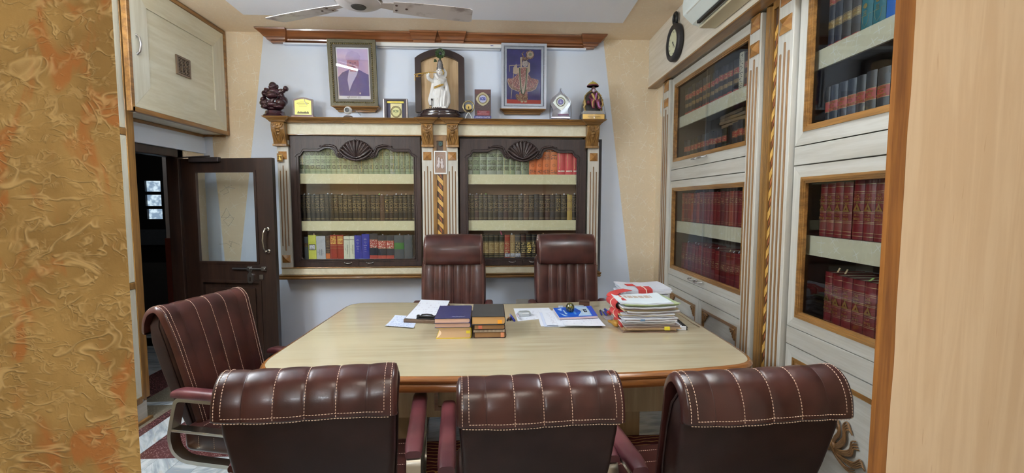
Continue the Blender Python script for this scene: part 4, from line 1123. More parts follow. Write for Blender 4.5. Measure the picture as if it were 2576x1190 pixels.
MB(RW).box(-.235, -.215, aca - .85, aca - .08, acz0 - .0, acz0 + .015).build('outlet_slot', [black], ac)
MB(RW).box(-.20, -.095, aca - .9, aca - .03, acz0 - .012, acz0 + .004).build('tray', [plain('ac_beige', srgb(206, 196, 166), .4, var=.02)], ac, bevel=.004)
# drain hose in the corner
hs = [aY(x, y, 4.16) for x, y in ((1672, 228), (1668, 245), (1665, 262), (1664, 278), (1666, 292), (1671, 300))]
hose = MB().tube(hs, .011, 10)
root_mesh('drain_hose', hose, [plain('hose_white', srgb(206, 208, 206), .5)], Matrix.Translation(hs[0]), 'short white drain hose hanging under the pale beam in the corner', 'hose', smooth=60)

# ================================================================== BOOKS
def lab(name, c, rough=.5): return plain(name, srgb(*c), rough, var=.08, scale=90)
GOLDT = srgb(184, 166, 120)
gilt_l = plain('gilt_book_line', srgb(178, 160, 116), .4, .5, var=.15, scale=200)
BM = dict(
    green=lab('cloth_green', (136, 154, 122)), green2=lab('cloth_sage', (160, 174, 140)), green3=lab('cloth_moss', (122, 136, 112)), greygreen=lab('cloth_grey_green', (148, 158, 144)),
    blackl=lab('leather_black', (24, 21, 21), .4), blackb=lab('leather_blue_black', (38, 40, 48), .4), brownl=lab('leather_brown', (66, 42, 36), .4), plum=lab('leather_plum', (54, 32, 38), .4), olive=lab('leather_olive', (50, 48, 34), .4),
    orange=lab('cloth_orange', (214, 112, 52)), red=lab('cloth_red', (196, 44, 62)), brick=lab('cloth_brick', (150, 46, 36)), crimson=lab('leather_crimson', (122, 32, 36), .35), crimson2=lab('leather_wine', (100, 24, 34), .35), rust=lab('leather_rust', (150, 62, 44), .4),
    lime=lab('paper_lime', (204, 210, 84)), silver=lab('paper_silver', (186, 192, 198)), ivoryb=lab('paper_ivory', (214, 220, 200)), blue=lab('cloth_blue', (40, 52, 158)), navy=lab('cloth_navy', (48, 52, 64), .4), slate=lab('cloth_slate', (78, 86, 92), .4), tan=lab('leather_tan', (150, 122, 84)), ochre=lab('ochre_foil', (176, 150, 78), .4),
    teal=lab('cloth_teal', (24, 112, 122)), sky=lab('cloth_bright_blue', (34, 104, 190)), teal2=lab('cloth_steel_teal', (58, 118, 146)), charcoal=lab('leather_charcoal', (64, 64, 66), .4), navyl=lab('leather_navy', (44, 52, 66), .4),
    labred=lab('label_red', (176, 74, 62)), labtan=lab('label_tan', (156, 130, 84)), labgreen=lab('label_green', (64, 122, 58)), laborange=lab('label_orange', (196, 104, 44)), white=paper, news=lab('newsprint', (206, 200, 178)))
pages = plain('page_edges', srgb(214, 200, 172), .8, var=.06, scale=300)
GT = {}
def gt(bg, ink, lines, cols=9.0, thr=.47, metal=.5):
    k = (bg, ink, lines, cols, thr)
    if k not in GT:
        c = {'green': srgb(140, 156, 124), 'black': srgb(26, 23, 22), 'brown': srgb(66, 42, 36), 'red': srgb(170, 66, 56), 'tan': srgb(150, 124, 80), 'crimson': srgb(120, 30, 36), 'orange': srgb(208, 106, 50), 'lime': srgb(204, 210, 84), 'silver': srgb(186, 192, 198), 'ivory': srgb(214, 220, 200), 'blue': srgb(40, 52, 158), 'brick': srgb(150, 46, 36), 'navy': srgb(48, 52, 64), 'slate': srgb(78, 86, 92), 'greenl': srgb(64, 122, 58), 'news': srgb(206, 200, 178), 'cherry': srgb(196, 44, 62), 'teal': srgb(24, 112, 122), 'white': srgb(226, 230, 240)}[bg]
        i = {'gold': GOLDT, 'dark': srgb(44, 44, 42), 'white': srgb(232, 228, 214), 'dim': srgb(128, 112, 84), 'yellow': srgb(236, 204, 110), 'navy': srgb(60, 70, 120)}[ink]
        GT[k] = print_mat('print_%s_%s_%d' % (bg, ink, lines), c, i, lines, cols, thr, metal if ink in ('gold', 'dim') else 0.0)
    return GT[k]
def spine_pts(w, e=0.0, n=7, bulge=.14):
    r = []
    for i in range(n):
        u = -1 + 2 * i / (n - 1)
        r.append((u * (w / 2 - .0006 + min(e, .0003)), -bulge * w * (1 - u * u) - e))
    return r
def book(M, w, h, d, cover, label, group, bands=(), gilt=(), rings=(), texts=(), bulge=.13, flag=None, name='book', cat='book', gmat=None, hub=True):
    """w thickness (x), spine towards -y, z up"""
    b = MB(M); sp = spine_pts(w, bulge=bulge); c = .0028
    outer = [(-w/2 + .0006, d)] + sp[:1] + sp[1:] + [(w/2 - .0006, d), (w/2 - .0006 - c, d), (w/2 - .0006 - c, .004), (-w/2 + .0006 + c, .004), (-w/2 + .0006 + c, d)]
    b.plate(outer, (), 0, h)
    root = root_mesh(name, b, [cover], M, label, cat, group, smooth=35)
    p = MB(M).box(-w/2 + .0006 + c, w/2 - .0006 - c, .0042, d - .005, .004, h - .004); p.build('page_block', [pages], root)
    for (z0, z1, m) in bands:
        q = MB(M); a = spine_pts(w, .0005, bulge=bulge)
        q.loft([[Vector((x, y, h * z)) for x, y in a] for z in (z0, z1)], cap=False, closed=False); q.build('spine_label', [m], root, smooth=60)
    if gilt:
        q = MB(M)
        for z, t in gilt:
            a = spine_pts(w, .0009, bulge=bulge)
            q.loft([[Vector((x, y, h * z - t)) for x, y in a], [Vector((x, y - .0004, h * z)) for x, y in a], [Vector((x, y, h * z + t)) for x, y in a]], cap=False, closed=False)
        q.build('gilt_line', [gmat or gilt_l], root, smooth=60)
    for (z, r, m) in rings:
        q = MB(M); y = -bulge * w - .0012; rx = min(r, w * .38)
        q.tube([Vector((rx * math.cos(t), y + bulge * w * (rx * math.cos(t) / (w / 2)) ** 2, h * z + r * math.sin(t))) for t in [2 * math.pi * i / 14 for i in range(14)]], .0013, 5, closed=True)
        q.build('roundel', [m], root)
    if flag:
        for (fx, fl, fc, ln) in flag:
            q = MB(M); q.add([(fx - .005, d * .2, h - .006), (fx + .006, d * .2, h - .006), (fx + .006 + ln, d * .2 + .01, h + fl), (fx - .005 + ln, d * .2 + .01, h + fl), (fx - .005, d * .2 + .0006, h - .006), (fx + .006, d * .2 + .0006, h - .006), (fx + .006 + ln, d * .2 + .0106, h + fl), (fx - .005 + ln, d * .2 + .0106, h + fl)], [(0,1,2,3),(7,6,5,4),(0,4,5,1),(1,5,6,2),(2,6,7,3),(3,7,4,0)])
            q.build('page_marker', [fc], root)
    return root
flagcol = [paper, plain('flag_pink', srgb(226, 92, 160), .7), plain('flag_green', srgb(170, 206, 120), .7), plain('flag_buff', srgb(220, 190, 150), .7)]
def flags(p=.5):
    if RND.random() > p: return None
    return [(RND.uniform(-.008, .008), RND.uniform(.004, .014), flagcol[RND.choice((0, 0, 0, 0, 3, 2))], RND.uniform(-.008, .008))]
YB = 4.205                       # spines of the back cases
def bk(x, z, dz=0.0, tilt=0.0, y=YB): return TR(x, y + dz, z, 0, 0, tilt)
def xs_at(px_list, z, Y=YB): return [aY(px, 500, Y).x for px in px_list]
# --- left case, top shelf: 22 green volumes
n = 22; x0, x1 = lx0 - .016, lx1 + .012; w = (x1 - x0) / n; z = lz[2]
gink = plain('dark_ink', srgb(40, 52, 44), .5)
streak = plain('pale_streak', srgb(226, 206, 140), .15, var=.12, scale=120)  # uneven pale streaks laid down some spines
for i in range(n):
    cv = BM['green2'] if 2 <= i <= 8 else BM[RND.choice(('green', 'green', 'green3', 'greygreen'))]
    o = book(bk(x0 + (i + .5) * w, z), w - .0008, .262, .17, cv, 'green cloth law digest, %s from the left, top shelf of the bookcase by the door' % ORD[i], 'green digests on the top shelf of the bookcase by the door',
         bands=[(.62, .74, gt('green', 'dark', 3)), (.16, .30, gt('green', 'dark', 3)), (.36, .50, gt('green', 'dark', 4, 9.0, .5))], gilt=[(.755, .0009), (.545, .0009), (.335, .0009), (.085, .0007)], rings=[(.65, .011, gink), (.23, .012, gink)], gmat=gink)
    if i >= 6 and i % 2 == 1 or i in (18, 20, 0):
        q = MB(mw(o)); xx = w * .2; q.tube([Vector((xx + RND.uniform(-.003, .003), -.13 * w * .8 - .001, .02 + .235 * j / 8)) for j in range(9)], [.0012 + .0016 * RND.random() for j in range(9)], 5, flat=.6); q.build('pale_streak', [streak], o)
# --- left case, middle shelf: 25 dark volumes
def gilt_book(M, w, h, cv, bg, ink, label, group, bright=1, flag=None, lean=0):
    return book(M, w, h, .165, cv, label, group, bands=[(.70, .82, gt(bg, ink, 3, 6.0, .57)), (.37, .49, gt(bg, ink, 3, 6.0, .57))], gilt=[(.93, .0010), (.84, .0008), (.665, .0010), (.51, .0010), (.335, .0010), (.09, .0010), (.06, .0008)],
                rings=[(.585, .012, gilt_l if ink != 'dim' else dimgold)], flag=flag, gmat=gilt_l if ink != 'dim' else dimgold)
dimgold = plain('worn_gilt', srgb(120, 104, 74), .45, .5, var=.15, scale=200)
n = 25; x0, x1 = lx0 - .012, lx1 + .010; w = (x1 - x0) / n; z = lz[1]
for i in range(n):
    cv, bg = (BM['brownl'], 'brown') if i == 17 else (BM['blackl'], 'black')
    ink = 'dim' if i in (0, 2, 5, 6, 17, 23, 14) else ('yellow' if i in (18,) else 'gold')
    ds = 'brown leather law volume' if i == 17 else ('dark law volume with bright yellow gilding' if i == 18 else ('dark law volume with worn faint gilding' if ink == 'dim' else 'black gilt law volume'))
    gilt_book(bk(x0 + (i + .5) * w, z, RND.uniform(0, .006), rad(-1.2) if i < 10 else rad(-.5)), w - .001, .236 + RND.uniform(-.004, .004) - (.004 if i > 8 else 0), cv, bg, ink, '%s, %s from the left, middle shelf by the door' % (ds, ORD[i]), 'dark volumes on the middle shelf of the bookcase by the door', flag=flags(.55))
# --- left case, bottom shelf: 16 mixed books
s = 7.806; ed = [165, 246, 404, 588, 676, 812, 946, 1062, 1160, 1302, 1458, 1622, 1792, 1944, 2144, 2310, 2390]
ed = [740 + e / s for e in ed]; X = xs_at(ed, 0); z = lz[0]
spec = [('slate', .2, 'thin grey worn book', 'slate', 'white'), ('lime', .215, 'lime yellow book with a black framed white label', 'lime', 'dark'), ('silver', .208, 'silver grey book with upright dark lettering', 'silver', 'navy'), ('brownl', .212, 'dark brown book with orange foot', 'brown', 'dim'),
        ('brick', .216, 'brick red book, nearer the door of the two', 'brick', 'yellow'), ('brick', .216, 'brick red book beside the ivory pair', 'brick', 'yellow'), ('ivoryb', .206, 'ivory book with upright black title touching the red pair', 'ivory', 'dark'), ('ivoryb', .206, 'ivory book with upright black title touching the blue pair', 'ivory', 'dark'),
        ('blue', .212, 'shorter of two royal blue books', 'blue', 'white'), ('blue', .224, 'taller of two royal blue books', 'blue', 'white'), ('navy', .228, 'tall navy book with red label, beside the blue pair', 'navy', 'dim'), ('navy', .212, 'wider navy book with red label under clear wrap', 'navy', 'dim'), ('navy', .212, 'narrower navy book with red label, beside the green labelled one', 'navy', 'dim'),
        ('slate', .212, 'grey book with green label', 'slate', 'dim'), ('slate', .212, 'plain grey book at the right end', 'slate', 'dim'), ('blackl', .214, 'black book against the right side', 'black', 'dim')]
for i, (cv, h, ds, bg, ink) in enumerate(spec):
    xa, xb = X[i], X[i + 1]; w = xb - xa - .001; bands = []; gl = []; tx = []
    if cv == 'lime': bands = []
    elif cv == 'brick': bands = [(.62, .95, gt('brick', 'yellow', 6, 5.0, .42))]; gl = [(.56, .001), (.45, .0008)]
    elif cv == 'blue': bands = []
    elif cv == 'navy': bands = [(.44, .76, gt('red', 'white', 5, 7.0, .52)), (.0, .14, BM['labred'])]; gl = [(.77, .0008), (.43, .0008)]
    elif ds.startswith('grey book with green'): bands = [(.40, .68, BM['labgreen'])]
    elif cv == 'brownl': bands = [(.02, .24, BM['laborange']), (.5, .8, gt('brown', 'dim', 4))]; gl = [(.88, .001), (.82, .001), (.4, .001), (.3, .001)]
    elif cv == 'slate' and i == 0: bands = [(.55, .72, gt('brown', 'dim', 3))]
    o = book(bk((xa + xb) / 2, z), w, h, .16, BM[cv], ds + ', bottom shelf by the door', 'mixed books on the bottom shelf of the bookcase by the door', bands=bands, gilt=gl, bulge=.03 if cv in ('lime', 'silver', 'ivoryb') else .08, flag=flags(.3))
    S = mw(o) @ FRONT @ Matrix.Translation((0, 0, .09 * w + .0012))
    if cv == 'blue':
        for q, (tt, zz, sz) in enumerate((('JUDGE', .83, .007), ('DISHONOUR', .78, .007), ('Dishonour', .68, .0095), ('&', .61, .008), ('Dishonoured', .54, .0085), ('Paper', .46, .0095), ('OFFENCES', .39, .006), ('M. TANDON', .30, .005))):
            text(['Law of', 'EVIDENCE', 'Stamps', '&', 'Negotiable', 'Paper', 'SECOND', 'EDITION'][q], sz, S @ Matrix.Translation((0, h * zz, 0)), paper, o, 'title', sx=.8)
    if cv == 'lime':
        MB(mw(o)).box(-w * .40, w * .40, -.0045, -.002, h * .38, h * .62).build('label_border', [black], o); MB(mw(o)).box(-w * .33, w * .33, -.0052, -.004, h * .405, h * .595).build('label', [gt('white', 'dark', 4, 7.0, .5)], o)
    if cv == 'silver':
        for tt, dx, sz in (('LAW OF', .24, .008), ('MARRIAGE', .08, .012), ('& DIVORCE', -.12, .010), ('2000', -.3, .007)):
            text(tt, sz, S @ Matrix.Translation((w * dx, h * .30, 0)) @ Matrix.Rotation(rad(-90), 4, 'Z'), flagcol[0] if False else plain('title_navy', srgb(56, 62, 104), .5) if 'title_navy' not in bpy.data.materials else bpy.data.materials['title_navy'], o, 'title')
    if cv == 'ivoryb':
        for tt, dx, sz in (('DIVORCE & MATRIMONIAL', .16, .0085), ('LAWS', -.16, .008)):
            text(tt, sz, S @ Matrix.Translation((w * dx, h * .42, 0)) @ Matrix.Rotation(rad(-90), 4, 'Z'), black, o, 'title', sx=.8)
        MB(mw(o)).box(-w * .46, w * .46, -.0042, -.003, h * .84, h * .855).build('spine_rule', [black], o)
# --- right case, top shelf
s = 8.05; ed = [1160 + e / s for e in (140, 236, 382, 524, 722, 850, 976, 1096, 1212, 1374, 1522, 1650, 1800, 1944, 2106, 2258, 2370)]
X = xs_at(ed, 0); z = rz[2]
cvs = ['greygreen', 'green', 'greygreen', 'greygreen', 'greygreen', 'green2', 'green', 'greygreen', 'green3', 'orange', 'orange', 'orange', 'orange', 'red', 'red', 'red']
gi = oi = ri = 0
for i, cv in enumerate(cvs):
    xa, xb = X[i], X[i + 1]; w = xb - xa - .001
    M = bk((xa + xb) / 2, z)
    if cv == 'orange':
        o = book(M, w, .262, .17, BM[cv], 'orange cloth volume, %s of four from the left on the top shelf' % ORD[oi], 'orange volumes on the top shelf', bands=[(.78, .95, gt('orange', 'dark', 3, 6.0, .44)), (.52, .7, gt('orange', 'dark', 3, 7.0, .5)), (.04, .18, gt('orange', 'dark', 3, 8.0, .5))], rings=[(.32, .012, gink)], gmat=gink); oi += 1
        text(str(oi), .011, mw(o) @ FRONT @ Matrix.Translation((0, .262 * .32, .13 * w + .0012)), gink, o, 'volume_number')
    elif cv == 'red':
        o = book(M, w, .25, .17, BM[cv], 'red wrapped book, %s of three from the left, top shelf beside the orange volumes' % ORD[ri], 'red books on the top shelf', bands=[(.10, .17, gt('cherry', 'white', 1, 9.0, .4))]); ri += 1
        q = MB(mw(o)); q.tube([Vector((-w * .25 + RND.uniform(-.003, .003), -.13 * w * .8 - .001, .05 + .18 * j / 8)) for j in range(9)], [.0006 + .0022 * RND.random() for j in range(9)], 5); q.build('painted_glint', [streak], o)  # glint of the clear wrap painted as a pale strip
    else:
        o = book(M, w, .262, .17, BM[cv], 'grey green wrapped digest, %s from the left, top shelf of the orange and red bookcase' % ORD[gi], 'grey green digests on the top shelf', bands=[(.60, .72, gt('green', 'dark', 3)), (.14, .28, gt('green', 'dark', 3)), (.34, .5, gt('green', 'dark', 4))], gilt=[(.755, .0009), (.545, .0009), (.335, .0009)], rings=[(.65, .011, gink), (.22, .012, gink)], gmat=gink); gi += 1
        if i > 3:
            q = MB(mw(o)); q.tube([Vector((-w * .3 + RND.uniform(-.002, .002), -.13 * w * .7 - .001, .01 + .2 * j / 8)) for j in range(9)], [.0008 + .0018 * RND.random() for j in range(9)], 5, flat=.6); q.build('pale_streak', [streak], o)
# --- right case, middle shelf: 22
ed = [1150 + e / 6.264 for e in (168, 200, 270, 342, 415, 488, 570, 648, 728, 808, 888, 966, 1046, 1134, 1216, 1298, 1384, 1468, 1550, 1640, 1732, 1816, 1890)]
X = xs_at(ed, 0); z = rz[1]
kinds = ['brownl', 'olive', 'plum', 'olive', 'blackl', 'olive', 'blackl', 'blackb', 'plum', 'blackl', 'blackl', 'charcoal', 'brownl', 'blackl', 'blackb', 'blackl', 'plum', 'blackb', 'blackl', 'blackl', 'ochre', 'blackl']
kn = dict(brownl='brown', olive='olive', plum='plum', blackl='black', blackb='blue black', charcoal='charcoal', ochre='ochre foil')
for i, kk in enumerate(kinds):
    xa, xb = X[i], X[i + 1]
    gilt_book(bk((xa + xb) / 2, z, RND.uniform(0, .005)), xb - xa - .001, .234 + RND.uniform(-.004, .004), BM[kk], 'brown' if kk == 'brownl' else ('tan' if kk == 'ochre' else 'black'), 'yellow' if i in (18, 20) else ('dim' if i in (14, 17) else 'gold'), '%s gilt law volume, %s from the left, middle shelf under the orange volumes' % (kn[kk], ORD[i]), 'gilt volumes on the middle shelf under the orange volumes', flag=flags(.65))
# --- right case, bottom shelf (seen between the two high chairs)
ed = [1150 + e / 6.264 for e in (276, 350, 432, 496, 582, 664, 746, 834, 912, 1004, 1090, 1180, 1262, 1340, 1420)]
X = xs_at(ed, 0); z = rz[0]
kinds = ['olive', 'olive', 'olive', 'olive', 'olive', 'olive', 'rust', 'tan', 'charcoal', 'brownl', 'blackl', 'blackl', 'blackl', 'brownl']
kn.update(rust='rust red', tan='tan')
for i, kk in enumerate(kinds):
    xa, xb = X[i], X[i + 1]; w = xb - xa - .001
    o = book(bk((xa + xb) / 2, z), w, .212, .16, BM[kk], '%s book, %s from the left, bottom shelf behind the high chairs' % (kn[kk], ORD[i]), 'books on the bottom shelf behind the high chairs',
         bands=[(.2, .68, gt('tan' if kk in ('olive', 'tan') else ('red' if kk == 'rust' else 'black'), 'yellow' if i == 10 else 'gold', 6, 5.0, .46))], gilt=[(.92, .001), (.72, .001), (.15, .001), (.06, .001)],
         rings=[(.42, .012, gilt_l)] if i < 6 else (), flag=[(0, .03, flagcol[1], -.014)] if i == 5 else flags(.4))
    if kk in ('rust', 'tan', 'charcoal'): MB(mw(o)).box(-w * .45, w * .45, -.13 * w - .002, -.13 * w + .004, .01, .042).build('paper_sticker', [gt('silver', 'navy', 3, 6.0, .5)], o)

# ------------------------------------------------------------------ books of the wall bookcases (local RW, spine towards -x)
RB = Matrix.Rotation(rad(-90), 4, 'Z')            # book x -> local -y..., spine (-y) -> -x
def rb(y, z, x=.075, tilt=0.0): return RW @ Matrix.Translation((x, y, z)) @ RB @ Matrix.Rotation(tilt, 4, 'Y')
def case_row(y_start, y_end, n, z, h, fn):
    """from the far end (y_start) towards the camera (y_end)"""
    ws = [RND.uniform(.88, 1.12) for _ in range(n)]; t = sum(ws); y = y_start
    for i in range(n):
        w = (y_start - y_end) * ws[i] / t
        fn(i, y - w / 2, w - .0012); y -= w
# case 1 row 1: calf law reports with red and tan labels
def r11(i, y, w):
    cv = RND.choice(('blackb', 'charcoal', 'olive', 'brownl', 'blackb'))
    M = rb(y, 2.206, .078 + RND.uniform(0, .006)); h = .224 + RND.uniform(-.008, .008)
    if i == 13:
        book(M, w * .8, h + .01, .19, BM['news'], 'newspaper wrapped volume on the uppermost shelf under the clock', 'law reports on the uppermost shelf under the clock', bands=[(.05, .95, gt('news', 'dark', 16, 6.0, .55))]); return
    book(M, w, h, .19, BM[cv], 'wrapped dark law report, %s from the back wall, uppermost shelf under the clock' % ORD[i], 'law reports on the uppermost shelf under the clock',
         bands=[(.58, .74, gt('red', 'gold', 3, 6.0, .5)), (.30, .42, gt('tan', 'dim', 2, 6.0, .5)), (.02, .12, BM['labred'])], gilt=[(.75, .0008), (.57, .0008)])
case_row(-.455, -1.60, 17, 2.206, .22, r11)
# row 2 with black books standing in for two dark gaps, and a heap of flat files above
def r12(i, y, w):
    if i in (11, 15):
        book(rb(y, 1.801, .085), w * .8, .21, .19, BM['blackl'], 'black volume filling a dark gap, %s from the back wall, second shelf under the clock' % ORD[i], 'law reports on the second shelf under the clock'); return
    cv = RND.choice(('blackb', 'charcoal', 'charcoal', 'olive'))
    book(rb(y, 1.801, .078 + RND.uniform(0, .006)), w, .206 + RND.uniform(-.006, .006) + (.012 if i > 10 else 0), .19, BM[cv], 'dark law report with red label, %s from the back wall, second shelf under the clock' % ORD[i], 'law reports on the second shelf under the clock',
         bands=[(.56, .74, gt('red', 'gold', 3, 6.0, .5)), (.14, .32, gt('tan', 'dim', 2, 6.0, .5))], gilt=[(.75, .0008), (.55, .0008)])
case_row(-.455, -1.60, 17, 1.801, .21, r12)
for k_ in range(4):
    zz = 2.012 + .024 * k_
    q = MB(RW @ Matrix.Translation((.20, -1.24 + .012 * k_, zz)) @ Matrix.Rotation(rad(RND.uniform(-6, 6)), 4, 'Z')); q.box(-.10, .10, -.17, .17, 0, .022)
    root_mesh('flat_file', q, [plain('file_buff_%d' % k_, srgb(136 - 12 * k_, 112 - 10 * k_, 86 - 8 * k_), .6)], RW @ Matrix.Translation((.20, -1.24, zz)), ('lowest', 'second lowest', 'second highest', 'topmost')[k_] + ' flat brown file lying on the law reports of the second shelf', 'file', 'flat files lying on the law reports', bevel=.004)
# row 3 and 4: crimson court cases
def r13(i, y, w):
    cv = 'rust' if i in (0, 14) else RND.choice(('crimson', 'crimson', 'crimson2', 'rust'))
    book(rb(y, 1.339, .078), w, .232 + RND.uniform(-.004, .004), .19, BM[cv], 'red law volume, %s from the back wall, third shelf of the far wall bookcase' % ORD[i], 'red volumes on the third shelf of the far wall bookcase', bands=[(.66, .8, gt('crimson', 'gold', 3, 6.0, .5))], gilt=[(.93, .0008), (.83, .0008), (.63, .0008), (.42, .0008), (.1, .0008), (.05, .0008)], flag=flags(.35))
case_row(-.45, -1.60, 20, 1.339, .23, r13)
def r14(i, y, w):
    cv = RND.choice(('crimson', 'crimson', 'crimson2'))
    book(rb(y, .901, .085 + (.0 if i < 10 else .01)), w, .258 + RND.uniform(-.005, .005), .19, BM[cv], 'red law volume, %s from the back wall, lowest shelf of the far wall bookcase' % ORD[i], 'red volumes on the lowest shelf of the far wall bookcase', bands=[(.5, .66, gt('crimson', 'gold', 3, 6.0, .52))], gilt=[(.9, .0008), (.7, .0008), (.48, .0008), (.3, .0008)], flag=flags(.85))
case_row(-.45, -1.60, 17, .901, .26, r14)
# case 2
yA = -2.155
def title_on(o, M, w, h, lines, zc, size, mat_, lead=None, bulge=.13, name='title', sx=.85):
    for i, tt in enumerate(lines):
        text(tt, size, M @ FRONT @ Matrix.Translation((0, h * zc - i * (lead or size * 1.05), bulge * w + .0014)), mat_, o, name, sx=sx)
gtext = plain('gilt_letters', srgb(214, 180, 108), .35, .7, var=.05)
h = .25; z = 2.206
tops = [('navyl', .040, 'navy leather law reporter standing first from the teak column'), ('navyl', .046, 'slim dark law reporter beside the first one'), ('charcoal', .054, 'scuffed grey law reporter with tan label'), ('charcoal', .052, 'grey law reporter touching the teal pair'), ('teal', .062, 'teal volume with gilt seal next to the grey law reporters'), ('teal', .064, 'teal volume with gilt seal next to the bright blue one'), ('sky', .066, 'bright blue volume beside the teal pair'), ('teal2', .056, 'steel blue volume between two bright blue ones'), ('sky', .06, 'bright blue volume partly behind the laminate panel')]
y = yA
for i, (cv, w, ds) in enumerate(tops):
    M = rb(y - w / 2, z, .075); y -= w + .0015
    if cv in ('navyl', 'charcoal'):
        o = book(M, w, h, .19, BM[cv], ds + ', topmost shelf nearest the camera', 'volumes on the topmost shelf nearest the camera', bands=[(.78, .92, gt('red', 'gold', 3, 5.0, .5)), (.36, .48, gt('tan', 'gold', 2, 5.0, .5)), (.0, .07, BM['labred'])], gilt=[(.93, .001), (.77, .001), (.49, .001), (.35, .001)])
        title_on(o, M, w, h, ['VOL.', '1%d(%d)' % (36 + i, 2 + i)], .445, .012, gtext)
    else:
        o = book(M, w, h, .19, BM[cv], ds + ', topmost shelf nearest the camera', 'volumes on the topmost shelf nearest the camera', gilt=[(.62, .0006)] if cv != 'sky' else [(.70, .0004)])
        if cv == 'teal':
            q = MB(M @ FRONT @ Matrix.Translation((0, h * .42, .13 * w + .001))); q.lathe([(0, 0), (.010, 0), (.010, .001), (.007, .0015), (0, .0015)], 18); q.build('gilt_seal', [gold], o)
            q = MB(M @ FRONT @ Matrix.Translation((0, h * .2, .13 * w + .0005))); q.tube([Vector((w * .44 * u, v * .03, -.004 * abs(u))) for u, v in ((-1, .6), (-.6, .6), (-.5, -.4), (0, -1), (.5, -.4), (.6, .6), (1, .6))], .0006, 4); q.build('gilt_line', [gold], o)
            title_on(o, M, w, h, ['ACTS', 'AND', 'RULES'], .33, .008, gtext)
z = 1.801; y = yA; h = .232
for i in range(9):
    w = (.03, .05, .055, .05, .05, .055, .062, .066, .062)[i]; cv = ('blackl', 'navyl', 'navyl', 'navyl', 'charcoal', 'charcoal', 'charcoal', 'charcoal', 'navyl')[i]
    M = rb(y - w / 2, z, .078); y -= w + (.004 if i == 5 else .0015) + (.010 if i == 6 else 0)
    o = book(M, w, h + (0, .0, .0, 0, 0, .004, 0, .004, .006)[i], .19, BM[cv], 'worn dark services law reporter, %s from the teak column, second shelf nearest the camera' % ORD[i], 'services law reporters on the second shelf nearest the camera', bands=[(.50, .70, BM['labred']), (.05, .22, BM['labtan'])], gilt=[(.70, .0012), (.50, .0012), (.225, .001), (.045, .001)])
    if i: title_on(o, M, w, h, ['SERVICES', 'LAW', 'REPORTER'], .655, .0135, gtext, sx=.72); title_on(o, M, w, h, ['VOL. %d' % (28 + i), '1988(%d)' % (i - 1 if i > 1 else 1)], .165, .012, gtext)
def ccc(M, w, h, label, group, vol, yr, flag=None):
    o = book(M, w, h, .19, BM['crimson'], label, group, gilt=[(.92, .0011), (.80, .0011), (.77, .0008), (.635, .0008), (.61, .0011), (.47, .0011), (.445, .0008), (.30, .0008), (.275, .0011), (.12, .0011), (.06, .0011)], flag=flag)
    title_on(o, M, w, h, ['CIVIL', 'COURT', 'CASES'], .735, .0135, gtext, sx=.8)
    q = MB(M @ FRONT @ Matrix.Translation((0, h * .535, .13 * w + .0004))); r = min(.02, w * .36)
    q.plate([(-r, -r * .75), (r, -r * .75), (0, r * 1.0)], [[(-r * .3, -r * .4), (0, r * .2), (r * .3, -r * .4)]], 0, .0012); q.build('triangle_emblem', [gold], o)
    title_on(o, M, w, h, ['VOL.%d' % vol], .405, .010, gtext); title_on(o, M, w, h, [yr], .345, .0155, gtext, sx=.75)
    return o
z = 1.339; y = yA; h = .248
for i in range(10):
    w = (.045, .05, .05, .055, .058, .056, .052, .062, .06, .06)[i]; M = rb(y - w / 2, z, .078); y -= w + (.006 if i in (3, 6) else .0012)
    ccc(M, w, h + (0, 0, .002, 0, .008, .008, .008, .012, .012, 0)[i], 'crimson civil court cases volume, %s from the teak column, third shelf nearest the camera' % ORD[i], 'court cases volumes on the third shelf nearest the camera', 27 + i, ('2000(3)', '2001(1)', '2001(2)', '2001(3)', '2002(1)', '2002(2)', '2002(3)', '2003(1)', '2003(3)', '2004(1)')[i])
z = .901; y = yA; h = .265
for i in range(10):
    w = (.05, .045, .055, .06, .066, .06, .066, .066, .06, .06)[i]; M = rb(y - w / 2, z, .09 + (.03 if i < 2 else 0)); y -= w + .0015
    fl_ = None
    if i in (0, 1): fl_ = [(0, .02, flagcol[3], .004)]
    if i in (4, 5): fl_ = [(.004, .012, flagcol[2], .016)]
    if i in (6,): fl_ = [(.0, .034, flagcol[1], .012), (-.014, .03, flagcol[0], .01)]
    ccc(M, w, h, 'crimson civil court cases volume, %s from the teak column, lowest shelf nearest the camera' % ORD[i], 'court cases volumes on the lowest shelf nearest the camera', 70 + i, ('2012(4)', '2013(1)', '2013(3)', '2014(1)', '2014(1)', '2014(2)', '2014(3)', '2014(4)', '2015(1)', '2015(2)')[i], flag=fl_)
# ================================================================== TABLE
ZT_ = 0.765
ctrl = [(-.86, 3.362), (-.925, 3.348), (-.962, 3.315), (-.978, 3.26), (-.983, 3.13), (-.99, 2.95), (-1.008, 2.45), (-1.02, 2.22), (-1.018, 2.14), (-.995, 2.065), (-.94, 2.005), (-.85, 1.968), (-.70, 1.942), (-.36, 1.910), (.10, 1.897), (.58, 1.902), (.82, 1.923), (.98, 1.944), (1.10, 1.965), (1.17, 1.985), (1.215, 2.02), (1.238, 2.07), (1.252, 2.15), (1.262, 2.32), (1.272, 2.63), (1.295, 2.96), (1.30, 3.12), (1.29, 3.22), (1.255, 3.29), (1.19, 3.325), (1.08, 3.335), (.86, 3.325), (.5, 3.285), (.16, 3.262), (-.18, 3.29), (-.535, 3.352)]
def chaikin(P, n):
    for _ in range(n):
        Q = []
        for i in range(len(P)):
            a, b = P[i], P[(i + 1) % len(P)]
            Q += [(a[0]*.75 + b[0]*.25, a[1]*.75 + b[1]*.25), (a[0]*.25 + b[0]*.75, a[1]*.25 + b[1]*.75)]
        P = Q
    return P
out = chaikin(ctrl, 2)
